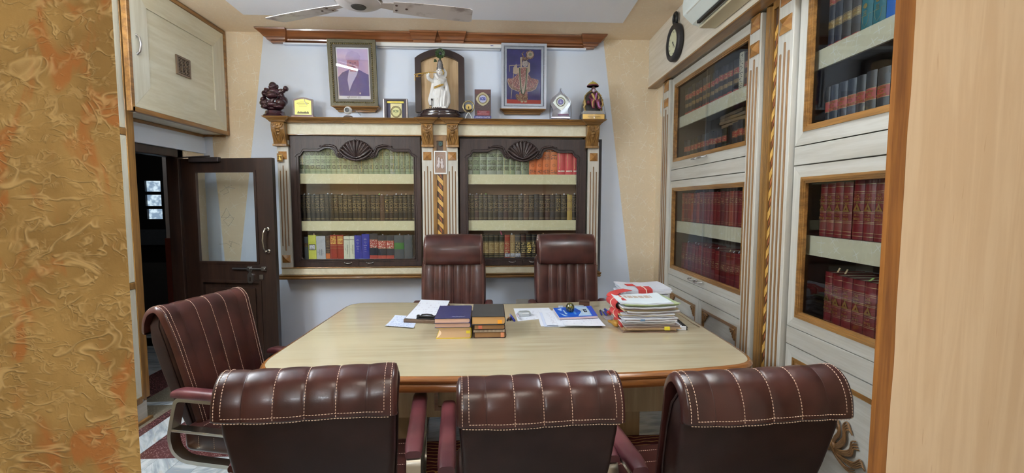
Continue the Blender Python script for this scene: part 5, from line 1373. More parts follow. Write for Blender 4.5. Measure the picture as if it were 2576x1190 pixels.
t = NT('table_laminate', .16, coat=.2); v = t.coord('World', (1.6, 26, 10)); n = t.noise(v, 1.0, 4, .6, .5); bl = t.noise(t.coord('World'), 3.0, 2)
c = t.mix(t.smooth(n, .3, .7), srgb(174, 162, 134), srgb(190, 180, 153)); t.base(t.mix(t.smooth(bl, .35, .7), c, srgb(186, 174, 146)))
tb = thing('conference_table', 'large pale laminate table with rounded brown wooden edge, books and papers on it', 'table', (.13, 2.6, 0))
MB().plate(out, (), ZT_ - .012, ZT_).build('tabletop', [t.mat], tb)
edge_w = wood('table_edge_wood', srgb(118, 72, 34), srgb(160, 104, 54), .22, axis=0, freq=22, coat=.5, world=True)
B = MB(); B.sweep(out, [(-.03, ZT_ - .055), (.004, ZT_ - .066), (.016, ZT_ - .064), (.022, ZT_ - .052), (.018, ZT_ - .034), (.012, ZT_ - .028), (.020, ZT_ - .024), (.022, ZT_ - .014), (.015, ZT_ - .004), (.004, ZT_ + .0), (-.001, ZT_ + .0), (-.001, ZT_ - .013), (-.03, ZT_ - .014)], capz=False)
B.build('edge_moulding', [edge_w], tb, smooth=40)
under = wood('table_body', srgb(168, 138, 98), srgb(192, 162, 122), .45, axis=2, freq=16, world=True)
MB().plate([(x * .97 + .004, 2.62 + (y - 2.62) * .96) for x, y in out], (), ZT_ - .04, ZT_ - .013).build('underframe', [under], tb)
MB().box(-.72, .98, 2.42, 2.445, .34, ZT_ - .041).build('front_panel', [under], tb, bevel=.003)
for x0, x1 in ((-.72, -.40), (.66, .98)):
    MB().box(x0, x1, 2.80, 3.12, .0, ZT_ - .041).build('pedestal', [under], tb, bevel=.004)
B = MB()
for (x0, x1) in ((-.28, .0), (.06, .34)):
    B.plate([(x0, .38), (x1, .38), (x1, .60), (x0, .60)], [[(x0 + .02, .40), (x0 + .02, .58), (x1 - .02, .58), (x1 - .02, .40)]], 0, .01, T=FRONT @ Matrix.Translation((0, 0, -2.42)))
B.build('panel_bead', [edge_w], tb, bevel=.003)['kind'] = 'stuff'

# ================================================================== CHAIRS
def leather(name, lo, hi, rough):
    t = NT(name, rough, spec=.45, coat=.08); v = t.coord('Object')
    a = t.noise(v, 7.0, 2); g = t.noise(v, 260.0, 2)
    t.base(t.mix(t.smooth(a, .36, .64), lo, hi))
    t.bump(g, .16, .001); return t.mat
hide = leather('maroon_leather', srgb(50, 25, 23), srgb(70, 37, 33), .29)
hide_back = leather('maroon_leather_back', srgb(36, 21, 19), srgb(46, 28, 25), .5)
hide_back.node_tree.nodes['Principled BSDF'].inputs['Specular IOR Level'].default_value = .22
hide_arm = leather('arm_leather', srgb(76, 37, 42), srgb(96, 50, 54), .3)
thread = plain('pale_thread', srgb(222, 194, 174), .7, var=.1)
crease = plain('crease_leather', srgb(46, 20, 18), .5)
def dashes(B, pts, pitch=.0085, ln=.0066, r=.0011):
    """row of short thread stitches along a path"""
    pts = [Vector(p) for p in pts]; cum = [0.0]
    for a, b in zip(pts, pts[1:]): cum.append(cum[-1] + (b - a).length)
    def at(d):
        for i in range(len(pts) - 1):
            if d <= cum[i + 1] or i == len(pts) - 2:
                L = cum[i + 1] - cum[i]
                return pts[i].lerp(pts[i + 1], (d - cum[i]) / L if L > 1e-9 else 0)
    d = 0.0
    while d + ln <= cum[-1] + 1e-6:
        p, q = at(d), at(d + ln); u = (q - p)
        if u.length > 1e-7:
            u.normalize(); w = u.orthogonal().normalized() * r; x = u.cross(w).normalized() * r; e = u * ln * .18
            B.add([p, p + e + w, p + e + x, p + e - w, p + e - x, q - e + w, q - e + x, q - e - w, q - e - x, q],
                  [(0, 2, 1), (0, 3, 2), (0, 4, 3), (0, 1, 4), (1, 2, 6, 5), (2, 3, 7, 6), (3, 4, 8, 7), (4, 1, 5, 8), (5, 6, 9), (6, 7, 9), (7, 8, 9), (8, 5, 9)])
        d += pitch
def padded_sheet(M, path, width, thick, seams, bulge, nw=60, sag=None, edge_r=.010):
    """leather pad: path of (y,z) points extruded along x with quilted channels; returns (MB, surface(x_fraction, i))"""
    P = spline([Vector((0, y, z)) for y, z in path], 6); n = len(P); N = []
    for i in range(n):
        t = (P[min(i + 1, n - 1)] - P[max(i - 1, 0)]).normalized(); N.append(Vector((0, t.z, -t.y)))     # outward = left of travel
    def wid(i): return width(i / (n - 1)) if callable(width) else width
    us = [-1 + 2 * k / nw for k in range(nw + 1)]
    def off(u):
        h = 0.0; d = 9
        ss = [-1] + list(seams) + [1]
        for a, b in zip(ss, ss[1:]):
            if a <= u <= b:
                c = (u - a) / (b - a); h = bulge * min(1.0, (max(0.0, math.sin(math.pi * c))) ** .42)
        e = (1 - abs(u)); r = edge_r / (wid(0) * .5)
        if e < r: h -= thick * .9 * (1 - math.sqrt(max(0, 1 - (1 - e / r) ** 2)))
        return h
    def S(u, i, extra=0.0):
        dz = sag(u, i / (n - 1)) if sag else Vector((0, 0, 0))
        return P[i] + N[i] * (thick / 2 + off(u) + extra) + Vector((u * wid(i) / 2, 0, 0)) + dz
    rings = []
    for i in range(n):
        ff = min(1.0, (i + .4) / 2.0, (n - 1 - i + .4) / 2.0)
        top = [S(u, i, -thick * .45 * (1 - ff)) for u in us]; bot = [P[i] - N[i] * thick / 2 * ff + Vector((u * wid(i) / 2, 0, 0)) + (sag(u, i / (n - 1)) if sag else Vector((0, 0, 0))) for u in reversed(us)]
        rings.append(top + bot)
    B = MB(M); B.loft(rings)
    return B, S, n
def rounded_block(M, x0, x1, y0, y1, z0, z1, r, n=4):
    B = MB(M); rings = []
    for k in range(n + 1):
        a = math.pi / 2 * k / n; q = r * (1 - math.sin(a)); z = z0 + r * (1 - math.cos(a)); rings.append([Vector((x, y, z)) for x, y in rrect(x0 + q, x1 - q, y0 + q, y1 - q, max(r * 1.4 - q * .4, .004))])
    for k in range(n + 1):
        a = math.pi / 2 * k / n; q = r * (1 - math.cos(a)); z = z1 - r + r * math.sin(a); rings.append([Vector((x, y, z)) for x, y in rrect(x0 + q, x1 - q, y0 + q, y1 - q, max(r * 1.4 - q * .4, .004))])
    return B.loft(rings)
def star_base(M, t, z):
    B = MB(M).lathe([(.0, .10), (.03, .10), (.03, .16), (.024, .17), (.024, z - .02), (.07, z - .012), (.07, z), (0, z)], 16); B.build('gas_column', [black], t, smooth=40)
    for k in range(5):
        a = rad(18 + 72 * k); u = Vector((math.cos(a), math.sin(a), 0))
        L = MB(M).tube([u * .02 + Vector((0, 0, .135)), u * .16 + Vector((0, 0, .12)), u * .29 + Vector((0, 0, .085))], [.026, .022, .016], 8); lg = L.build('base_leg', [chrome], t, smooth=50)
        c = MB(M @ Matrix.Translation(u * .285 + Vector((0, 0, .03))) @ Matrix.Rotation(a, 4, 'Z') @ Matrix.Rotation(rad(90), 4, 'X')); c.lathe([(0, -.022), (.026, -.022), (.030, -.016), (.030, .016), (.026, .022), (0, .022)], 14); c.build('castor', [black], lg, smooth=40)
        MB(M).tube([u * .287 + Vector((0, 0, .03)), u * .287 + Vector((0, 0, .086))], .009, 8).build('castor_stem', [steel], lg)
def arm_loop(M, t, s, y0, y1, z1, z0, xc):
    """chrome flat bar loop under a padded arm, on side s"""
    pts = [(y1 - .03, z1), (y0 + .005, z1), (y0 - .012, z1 - .05), (y0 - .045, z0 + .10), (y0 - .03, z0 + .035), (y0 + .02, z0), (y0 + .10, z0 - .004), (y1 - .12, z0 - .004), (y1 - .05, z0 + .02), (y1 - .02, z0 + .08), (y1 - .015, z1 - .06)]
    Pp = []
    n = len(pts)
    ring = []
    C = [Vector((0, y, z)) for y, z in pts]
    Q = []
    for i in range(n):
        p0, p1, p2 = C[i - 1], C[i], C[(i + 1) % n]
        a = p1 + (p0 - p1).normalized() * min(.028, (p0 - p1).length * .42); b = p1 + (p2 - p1).normalized() * min(.028, (p2 - p1).length * .42)
        for k in range(5):
            f = k / 4; Q.append((a * (1 - f) ** 2 + p1 * 2 * f * (1 - f) + b * f * f))
    rings = []
    for i, q in enumerate(Q):
        tt = (Q[(i + 1) % len(Q)] - Q[i - 1]).normalized(); nn = Vector((0, tt.z, -tt.y)) * .009
        rings.append([q + nn + Vector((xc - .024, 0, 0)), q + nn + Vector((xc + .024, 0, 0)), q - nn + Vector((xc + .024, 0, 0)), q - nn + Vector((xc - .024, 0, 0))])
    rings.append(rings[0])
    B = MB(M).loft(rings, cap=False); o = B.build('arm_frame', [chrome], t, smooth=35)
    zm = z0 + .135
    MB(M).box(xc - .024, xc + .024, y0 - .028, y1 - .02, zm - .006, zm + .006).build('arm_rail', [chrome], t, bevel=.002)
    # padded rest with rounded top
    rings = []
    for k in range(13):
        f = k / 12; y = y0 - .02 + (y1 - y0 + .02) * f; e = min(1, f * 9 + .25, (1 - f) * 9 + .35); w = .031 * (.82 + .18 * min(1, e)); h = .036 * (.6 + .4 * min(1, e)); zz = z1 + .008
        rings.append([Vector((xc + w * cx_, y, zz + h * cz_)) for cx_, cz_ in ((-.9, 0), (-1, .25), (-.98, .6), (-.8, .88), (-.45, 1), (.45, 1), (.8, .88), (.98, .6), (1, .25), (.9, 0))])
    B = MB(M).loft(rings); pad = B.build('arm_pad', [hide_arm], t, smooth=50)
    return o
def visitor_chair(M, label, wid=.50, spread=.278, snag=False):
    t = thing('visitor_chair', label, 'chair', M, 'maroon leather visitor chairs around the table')
    # back core: wedge of plain leather
    rear = [(-.415, .95), (-.405, .88), (-.36, .74), (-.30, .56), (-.255, .43)]
    cross = [(.975, -.325, -.395, .88), (.93, -.312, -.402, .955), (.85, -.285, -.395, .95), (.72, -.25, -.36, .92), (.58, -.215, -.318, .87), (.46, -.19, -.275, .82), (.40, -.19, -.245, .78)]
    rings = []
    for z, yf, yb, k in cross:
        w = wid / 2 * k; yf2 = yf - .012; r = .018
        rings.append([Vector((x, y, z)) for x, y in rrect(-w, w, yb, yf2, min(r, (yf2 - yb) * .45), 4)])
    B = MB(M).loft(rings); B.build('back_shell', [hide_back], t, smooth=45)
    # quilted pad that rolls over the top and hangs down behind
    seams = (-.66, -.335, 0.0, .335, .66)
    path = [(-.175, .46), (-.195, .56), (-.232, .70), (-.27, .84), (-.298, .93), (-.318, .982), (-.352, 1.008), (-.392, .992), (-.413, .958), (-.420, .925), (-.420, .898)]
    def sag(u, f):
        s = max(0.0, (f - .80) / .2)
        return Vector((0, -.006 * s * (1 - u * u) , -.010 * s * (u * .5 - .3 * math.sin(u * 4.0))))
    B, S, n = padded_sheet(M, path, lambda f: wid * (.86 + .14 * min(1, f / .45)) , .022, seams, .0042, 72, sag)
    pad = B.build('back_pad', [hide], t, smooth=60)
    D = MB(M); us = seams[1:4]
    for u in us: dashes(D, [S(u, i, .0016) for i in range(n)])
    e = 1 - .016 / (wid / 2) * 1.0; e2 = 1 - .034 / (wid / 2)
    for uu in (e, e2):
        for s in (-1, 1): dashes(D, [S(s * uu, i, .0014) for i in range(n - (1 if uu == e else 4))])
    for i, uu in ((n - 2, e), (n - 5, e2)): dashes(D, [S(-uu + 2 * uu * k / 40, i, .0014) for k in range(41)])
    D.build('stitching', [thread], pad)['kind'] = 'stuff'
    C = MB(M)
    for u in (seams[0], seams[4]): C.tube([S(u, i, .0004) for i in range(n)], .0016, 5)
    C.build('seam_crease', [crease], pad, smooth=60)
    # piping along the shell sides
    C = MB(M)
    for s in (-1, 1): C.tube([Vector((s * wid / 2 * (k + .012), yf - .03, z)) for z, yf, yb, k in cross[:-1]], .0035, 6)
    C.build('shell_piping', [hide_back], t, smooth=60)
    # seat: quilted cushion with sides
    sw = spread - .0245; B = rounded_block(M, -sw, sw, -.225, .255, .362, .48, .03); st = B.build('seat', [hide], t, smooth=50)
    D = MB(M); w = sw
    for y in (-.13, -.05, .03, .11, .19): dashes(D, [Vector((-w - .0008, y, .39)), Vector((-w - .0008, y, .445)), Vector((-w + .03, y, .4808)), Vector((w - .03, y, .4808)), Vector((w + .0008, y, .445)), Vector((w + .0008, y, .39))], pitch=.009)
    D.build('stitching', [thread], st)['kind'] = 'stuff'
    for s in (-1, 1): arm_loop(M, t, s, -.195, .285, .632, .352, s * spread)
    MB(M).box(-.10, .10, -.12, .14, .33, .368).build('swivel_plate', [black], t, bevel=.006)
    star_base(M, t, .335)
    return t
visitor_chair(TR(-.545, 1.70, -.006, rad(5.0)), 'visitor chair with its back to the camera, standing nearest the gold wall')
visitor_chair(TR(.133, 1.665, 0, rad(3.5)) @ Matrix.Diagonal((1, 1, .972, 1)), 'middle visitor chair of the three with their backs to the camera', wid=.485)
visitor_chair(TR(.745, 1.60, 0, rad(4.5)), 'visitor chair with its back to the camera, standing nearest the laminate panel', wid=.51)
ch = visitor_chair(TR(-1.105, 2.31, 0, rad(-104)), 'visitor chair at the short end of the table before the open door', wid=.52, spread=.30)

def high_chair(M, label, wid=.50):
    t = thing('executive_chair', label, 'chair', M, 'high backed leather chairs behind the table')
    cross = [(1.10, -.275, -.345, .90), (.95, -.25, -.33, .97), (.80, -.225, -.31, 1.0), (.65, -.205, -.29, .98), (.50, -.19, -.265, .9), (.42, -.185, -.24, .8)]
    rings = []
    for z, yf, yb, k in cross:
        w = wid / 2 * k * .97; rings.append([Vector((x, y, z)) for x, y in rrect(-w, w, yb, yf - .02, .02, 4)])
    MB(M).loft(rings).build('back_shell', [hide_back], t, smooth=45)
    seams = (-.54, -.255, .03, .32, .58)
    seams = (-.56, -.28, 0.0, .28, .56)
    path = [(-.165, .47), (-.178, .58), (-.20, .72), (-.222, .86), (-.245, .99), (-.262, 1.06), (-.28, 1.09)]
    B, S, n = padded_sheet(M, path, lambda f: wid * (1.0 + .04 * math.sin(f * 3.14)), .045, seams, .011, 72, None, .03)
    pad = B.build('back_pad', [hide], t, smooth=60)
    C = MB(M)
    for u in seams: C.tube([S(u, i, .0003) for i in range(n)], .0020, 5)
    C.build('seam_crease', [crease], pad, smooth=60)
    D = MB(M)
    for s in (-1, 1):
        for q in (.90, .935): dashes(D, [S(s * q, i, .001) for i in range(n)], r=.0009)
    for u in seams: dashes(D, [S(u + .02, i, .001) for i in range(n)], r=.0007)
    D.build('stitching', [plain('rose_thread', srgb(196, 150, 136), .6)] if 'rose_thread' not in bpy.data.materials else [bpy.data.materials['rose_thread']], pad)['kind'] = 'stuff'
    hp = [(-.228, 1.035), (-.214, 1.07), (-.212, 1.12), (-.222, 1.175), (-.25, 1.215), (-.29, 1.228), (-.325, 1.205), (-.345, 1.16), (-.35, 1.10)]
    B, S2, n2 = padded_sheet(M, hp, wid * .965, .05, (), .012, 40, None, .018)
    hr = B.build('headrest', [hide], t, smooth=60)
    MB(M).box(-wid * .45, wid * .45, -.325, -.245, 1.06, 1.19).build('headrest_core', [hide_back], hr, bevel=.02)
    D = MB(M)
    for s in (-1, 1):
        for q in (.91, .95): dashes(D, [S2(s * q, i, .0008) for i in range(n2)], r=.0009)
    D.build('stitching', [bpy.data.materials['rose_thread']], hr)['kind'] = 'stuff'
    rounded_block(M, -wid / 2, wid / 2, -.20, .27, .38, .51, .04).build('seat', [hide], t, smooth=50)
    for s in (-1, 1): arm_loop(M, t, s, -.20, .03, .70, .40, s * (wid / 2 + .035))
    MB(M).box(-.11, .11, -.13, .13, .33, .378).build('swivel_plate', [black], t, bevel=.006)
    star_base(M, t, .335)
    return t
high_chair(TR(-.26, 3.425, -.022, rad(180)), 'high backed maroon chair behind the table facing the middle bookcase column', .495)
high_chair(TR(.655, 3.425, -.022, rad(180 + 1.5)), 'high backed maroon chair behind the table beside the file pile', .50)
# ================================================================== ON THE TABLE
ZT = ZT_ + .0003
def sheet(name, corners, label, mats, curl=0.0, z=ZT, thick=.0012, cat='paper', group=None, nu=8, nv=8, wave=0.0):
    """slightly curled sheet between four world corners (near-left, near-right, far-right, far-left)"""
    a, b, c, d = [Vector((p[0], p[1], 0)) for p in corners]
    B = MB(); top = []
    for j in range(nv + 1):
        for i in range(nu + 1):
            u, v = i / nu, j / nv
            p = a * (1-u) * (1-v) + b * u * (1-v) + c * u * v + d * (1-u) * v
            p.z = z + curl * (abs(2 * v - 1) ** 3 if curl > 0 else (abs(2 * u - 1) ** 3) * -1) * (1 if curl > 0 else -curl / abs(curl) * curl if curl else 0) + wave * math.sin(u * 5 + v * 3) ** 2
            top.append(p)
    n = len(top); fs = []; k = nu + 1
    for j in range(nv):
        for i in range(nu):
            q = j * k + i; fs.append((q, q + 1, q + k + 1, q + k)); fs.append((n + q, n + q + k, n + q + k + 1, n + q + 1))
    rim = [i for i in range(k)] + [j * k + nu for j in range(1, nv + 1)] + [nv * k + i for i in range(nu - 1, -1, -1)] + [j * k for j in range(nv - 1, 0, -1)]
    for x, y in zip(rim, rim[1:] + rim[:1]): fs.append((x, n + x, n + y, y))
    B.add([p + Vector((0, 0, thick)) for p in top] + top, fs)
    m = Matrix.Translation((a + b + c + d) / 4 + Vector((0, 0, z)))
    return root_mesh(name, B, mats, m, label, cat, group, smooth=60)
def line_print(name, bg, ink, lines, thr=.5, rot=0):
    t = NT(name, .7); g = t.n('Mapping', {0: t.n('TexCoord').outputs['Generated'], 2: (0, 0, rot)}).outputs[0]; x = t.n('SeparateXYZ', [g])
    row = t.math('MULTIPLY', x.outputs[1], float(lines)); fr = t.math('FRACT', row); fl = t.math('FLOOR', row)
    nz = t.noise(t.n('CombineXYZ', [t.math('MULTIPLY', x.outputs[0], 22.0), t.math('MULTIPLY', fl, 5.1), 0.0]).outputs[0], 1.0, 3)
    m = t.math('MULTIPLY', t.smooth(nz, thr - .04, thr + .06), t.math('MULTIPLY', t.smooth(fr, .2, .3), t.smooth(fr, .75, .65)))
    e = t.math('MULTIPLY', t.math('MULTIPLY', t.smooth(x.outputs[0], .08, .12), t.smooth(x.outputs[0], .92, .86)), t.math('MULTIPLY', t.smooth(x.outputs[1], .08, .12), t.smooth(x.outputs[1], .92, .86)))
    t.base(t.mix(t.math('MULTIPLY', t.math('MULTIPLY', m, e), .8), bg, ink)); return t.mat
PW = srgb(226, 231, 242)
pr1 = line_print('printed_blue', srgb(206, 216, 238), srgb(110, 134, 190), 13, .52); pr2 = line_print('printed_faint', PW, srgb(206, 206, 220), 9, .56); pr3 = line_print('printed_text', PW, srgb(186, 188, 202), 20, .52)
sheet('folded_leaflet', [(-.599, 2.703), (-.422, 2.645), (-.435, 2.905), (-.588, 2.955)], 'folded pale blue printed leaflet lying beside the clipboard', [pr1], curl=.006)
# clipboard
cb = thing('clipboard', 'dark wood grain clipboard holding a white sheet beside the book stacks', 'clipboard', (-.40, 2.95, ZT))
C4 = [Vector((-.505, 2.785, 0)), Vector((-.283, 2.745, 0)), Vector((-.256, 3.20, 0)), Vector((-.478, 3.24, 0))]
B = MB(); B.loft([[p + Vector((0, 0, z)) for p in C4] for z in (ZT, ZT + .022)]); B.build('board', [wood('clip_board', srgb(66, 50, 40), srgb(120, 98, 80), .5, axis=0, freq=40, world=True)], cb, bevel=.004)
def on4(u, v, z): return C4[0].lerp(C4[1], u).lerp(C4[3].lerp(C4[2], u), v) + Vector((0, 0, z))
B = MB(); nn = 10
rows = [[on4(u / 6 * .93 + .035, .03 + v / nn * 1.08, ZT + .0235 + .010 * max(0, v / nn - .75) * 4 - .002 * (u / 6)) for u in range(7)] for v in range(nn + 1)]
B.loft(rows, cap=False, closed=False); B.loft([[p + Vector((0, 0, .0012)) for p in r] for r in rows], cap=False, closed=False)
B.build('held_sheet', [pr2], cb, smooth=60)
B = MB(); c0 = on4(.62, .02, ZT + .024); ux = (C4[1] - C4[0]).normalized(); uy = Vector((-ux.y, ux.x, 0))
T = Matrix((( ux.x, uy.x, 0, c0.x), (ux.y, uy.y, 0, c0.y), (0, 0, 1, c0.z), (0, 0, 0, 1)))
B.M = T; B.box(-.06, .06, .0, .035, .0, .006); B.tube([(-.05, .02, .012), (.05, .02, .012)], .006, 8); B.tube([(-.045, .028, .01), (-.03, .022, .022), (0, .018, .026), (.03, .022, .022), (.045, .028, .01)], .004, 6)
for s in (-1, 1): B.box(s * .055 - .006, s * .055 + .006, .008, .03, .0, .02)
B.tube([(-.02, .004, -.012), (-.012, -.004, -.022), (.012, -.004, -.022), (.02, .004, -.012)], .0035, 6)
B.build('spring_clip', [black], cb, smooth=40)
# --- closed books lying flat (head towards the camera)
def flat_book(x0, x1, y0, y1, z0, z1, cover, pg, label, spine_right=True, concave=.0, group=None, rot=0.0, cov_t=.003, name='book', marks=()):
    M = Matrix.Translation(((x0 + x1) / 2, y0, z0)) @ Matrix.Rotation(rot, 4, 'Z'); w = (x1 - x0) / 2; d = y1 - y0; h = z1 - z0; s = 1 if spine_right else -1
    b = MB(M)
    prof = [(-w * s, 0), (w * s * .93, 0), (w * s, h * .14), (w * s * 1.02, h * .5), (w * s, h * .86), (w * s * .93, h), (-w * s, h), (-w * s, h - cov_t), (w * s * .91, h - cov_t), (w * s * .97, h * .8), (w * s * .985, h * .5), (w * s * .97, h * .2), (w * s * .91, cov_t), (-w * s, cov_t)]
    T = Matrix(((1,0,0,0),(0,0,1,0),(0,1,0,0),(0,0,0,1)))
    b.M = M @ T; b.plate(prof, (), 0, d)
    o = root_mesh(name, b, [cover], M, label, 'book', group, smooth=35)
    p = MB(M @ T); fore = [(-w * s * (.97 - concave * math.sin(math.pi * k / 8) * 1.2), cov_t + .0002 + (h - 2 * cov_t - .0004) * k / 8) for k in range(9)]
    pts = fore + [(w * s * .90, h - cov_t - .0002), (w * s * .955, h * .78), (w * s * .97, h * .5), (w * s * .955, h * .22), (w * s * .90, cov_t + .0002)]
    p.plate(pts, (), .003, d - .003); p.build('page_block', [pg], o)
    for (mx, mz, mw_, mh, mm) in marks:
        q = MB(M).box(mx - mw_ / 2, mx + mw_ / 2, -.008, .012, mz - mh, mz - mh + .0008); q.box(mx - mw_ / 2, mx + mw_ / 2, -.0088, -.008, mz - mh, mz); q.build('page_marker', [mm], o)
    return o
def pgm(name, c): 
    t = NT(name, .8); v = t.coord('Object', (6, 6, 700)); n = t.noise(v, 1.0, 3); t.base(t.mix(n, tuple(x * .86 for x in c[:3]) + (1,), c)); return t.mat
pg_pink, pg_tan, pg_cream, pg_brown = pgm('pages_pink', srgb(226, 188, 170)), pgm('pages_tan', srgb(206, 164, 108)), pgm('pages_cream', srgb(228, 196, 160)), pgm('pages_brown', srgb(166, 128, 88))
m_y, m_o, m_r, m_s = plain('marker_yellow', srgb(232, 214, 60), .6), plain('marker_amber', srgb(236, 164, 44), .6), plain('marker_red', srgb(206, 112, 82), .6), plain('marker_salmon', srgb(226, 150, 110), .6)
navy_c, char_c, yel_c, dk_c = plain('navy_cover', srgb(50, 52, 98), .35, var=.03), plain('charcoal_cover', srgb(58, 58, 60), .42, var=.06), plain('yellow_cover', srgb(224, 194, 48), .35, var=.03), plain('dark_cover', srgb(56, 36, 34), .4)
g1, g2 = 'left hand stack of books on the table', 'right hand stack of books on the table'
z = ZT
flat_book(-.270, -.082, 2.44, 2.70, z, z + .062, yel_c, pg_cream, 'thick yellow covered book at the bottom of the stack with the navy book', concave=.22, cov_t=.004, marks=[(.078, .046, .02, .016, m_y)])
flat_book(-.276, -.084, 2.43, 2.72, z + .0624, z + .088, navy_c, pg_pink, 'navy covered book in the middle of the stack, pink page edges', rot=rad(-.5), cov_t=.002)
nb_ = flat_book(-.277, -.086, 2.425, 2.73, z + .0884, z + .115, navy_c, pg_pink, 'topmost navy covered book with silver script, pink page edges', cov_t=.002)
B = MB(Matrix.Translation((-.15, 2.455, z + .1152))); B.tube([Vector((-.035 + .07 * i / 24, .006 + .005 * math.sin(i * 1.7) + .004 * math.sin(i * .9), 0)) for i in range(25)], .0012, 5, flat=.4); B.build('silver_script', [plain('silver_ink', srgb(196, 196, 214), .4, .3)], nb_)
flat_book(-.066, .106, 2.44, 2.68, z, z + .034, dk_c, pg_brown, 'dark book at the bottom of the stack with the black book', marks=[(.066, .032, .018, .026, m_s)])
# spiral pad and tan book, black book
sp = thing('spiral_pad', 'thin spiral bound pad between the brown books of the black book stack', 'notepad', (.02, 2.55, z + .034))
MB().box(-.07, .098, 2.435, 2.66, z + .0345, z + .046).build('pages', [pgm('pad_pages', srgb(196, 182, 164))], sp)
B = MB()
for i in range(22): B.tube([Vector((-.066 + i * .0072, 2.437 - .003 * math.sin(a), z + .0405 + .0065 * math.cos(a))) for a in [2 * math.pi * k / 8 for k in range(8)]], .0009, 4, closed=True)
B.build('wire_spiral', [plain('spiral_grey', srgb(120, 104, 96), .4, .5)], sp)['kind'] = 'stuff'
flat_book(-.066, .100, 2.432, 2.69, z + .0475, z + .076, dk_c, pg_brown, 'brown book with orange marker just under the black book', marks=[(-.05, .026, .02, .018, m_r)], rot=rad(.8))
flat_book(-.078, .102, 2.425, 2.72, z + .0764, z + .124, char_c, pg_tan, 'big black book with tan page edges on top of its stack', rot=rad(-.6), cov_t=.004, marks=[(.06, .028, .024, .020, m_o)])
# --- pens and clips left of the loose paper
def pen(p, q, r, body, cap_m, label, group=None, name='pen', cat='pen'):
    p, q = Vector(p), Vector(q); m = Matrix.Translation(p); B = MB(); d = (q - p)
    B.tube([p, p + d * .62], r, 10); B.tube([p + d * .62, p + d * .92, q], [r, r * .85, r * .18], 10)
    o = root_mesh(name, B, [body], m, label, cat, group, smooth=50)
    B = MB().tube([p - d * .02, p + d * .34], r * 1.14, 10); B.build('cap', [cap_m], o, smooth=50)
    u = d.normalized(); s = Vector((0, 0, 1)) * r * 1.4
    B = MB().tube([p + s, p + d * .05 + s * 1.15, p + d * .26 + s * 1.05], r * .3, 6); B.build('pocket_clip', [cap_m], o); return o
ink_b, ink_d, clear_p, red_p = plain('pen_blue', srgb(52, 60, 150), .3), plain('pen_dark', srgb(44, 40, 52), .3), plain('pen_clear', srgb(186, 190, 200), .2), plain('pen_red', srgb(204, 52, 44), .3)
pen((.150, 2.80, ZT + .0065), (.155, 2.95, ZT + .0065), .0062, clear_p, ink_d, 'pale barrelled pen left of the loose paper with the glass block')
pen((.172, 2.775, ZT + .006), (.155, 2.90, ZT + .0125), .006, ink_b, ink_b, 'blue pen lying askew left of the loose paper')
pen((.130, 2.785, ZT + .005), (.142, 2.875, ZT + .005), .005, plain('pen_brown', srgb(150, 104, 70), .4), ink_d, 'short brown pen next to the book stacks')
pen((.212, 2.80, ZT + .008), (.196, 2.94, ZT + .008), .0055, plain('pen_lilac', srgb(190, 172, 190), .3), clear_p, 'pale lilac pen resting on the edge of the loose paper')
lp = sheet('loose_sheet', [(.194, 2.782), (.450, 2.862), (.434, 3.128), (.188, 3.118)], 'white sheet with the clear glass block on it', [pr2])
def gem(x, y, z, sx, sy, h, label, rot=0.0):
    m = Matrix.Translation((x, y, z)) @ Matrix.Rotation(rot, 4, 'Z'); B = MB(m)
    o8 = [(sx * a, sy * b) for a, b in ((-1, -.5), (-.5, -1), (.6, -1), (1, -.4), (1, .5), (.5, 1), (-.6, 1), (-1, .4))]
    B.loft([[Vector((x_ * k, y_ * k, zz)) for x_, y_ in o8] for k, zz in ((.92, 0), (1, h * .2), (1, h * .7), (.85, h))])
    return root_mesh('glass_block', B, [glassy], m, label, 'paperweight')
t = NT('cut_glass', .06, spec=.8); t.base(srgb(196, 204, 208)); t.b.inputs['Transmission Weight'].default_value = .3; t.b.inputs['IOR'].default_value = 1.45; glassy = t.mat
gem(.245, 2.915, ZT + .0015, .042, .033, .026, 'clear faceted glass block on the loose white sheet', rad(8))
# --- sheet pile under the notebook
shs = [((.318, 2.80), (.338, 2.63), .0, pr3), ((.345, 2.82), (.36, 2.615), .0016, pr3), ((.352, 2.83), (.352, 2.625), .0032, pr2)]
for i in range(6):
    dx, dy = (0, .018, .034, .10, .128, .135)[i], (0, -.015, -.01, -.035, -.03, -.045)[i]
    w_, l_ = (.34, .33, .32, .25, .24, .235)[i], .33 + .02 * i
    m = [(.322 + dx, 2.655 + dy), (.322 + dx + w_, 2.655 + dy - .012 * (i % 3)), (.322 + dx + w_ + .02, 2.655 + dy + l_), (.322 + dx + .012, 2.655 + dy + l_ - .01)]
    sheet('loose_sheet', m, ('lowest', 'second lowest', 'third', 'fourth', 'second highest', 'topmost')[i] + ' white sheet of the pile under the blue notebook', [(pr3, pr1, pr3, pr2, pr3, pr2)[i]], z=ZT + .0022 * i, group='sheets under the blue notebook', curl=.004 if i in (2, 5) else .0, wave=.0008)
zn = ZT + .0165
nbk = thing('notebook', 'blue soft notebook with pale triangles under the green glass egg', 'notebook', (.57, 2.89, zn))
N4 = [Vector((.446, 2.742, 0)), Vector((.690, 2.768, 0)), Vector((.712, 3.045, 0)), Vector((.444, 2.995, 0))]
def n4(u, v, z): return N4[0].lerp(N4[1], u).lerp(N4[3].lerp(N4[2], u), v) + Vector((0, 0, z))
MB().loft([[p + Vector((0, 0, zz)) for p in N4] for zz in (zn, zn + .0125)]).build('pages', [pgm('notebook_pages', srgb(206, 188, 192))], nbk)
nblue = plain('notebook_blue', srgb(20, 92, 206), .3, var=.02); npale = plain('notebook_pale', srgb(178, 208, 238), .35, var=.02); nmid = plain('notebook_royal', srgb(60, 84, 196), .3, var=.02)
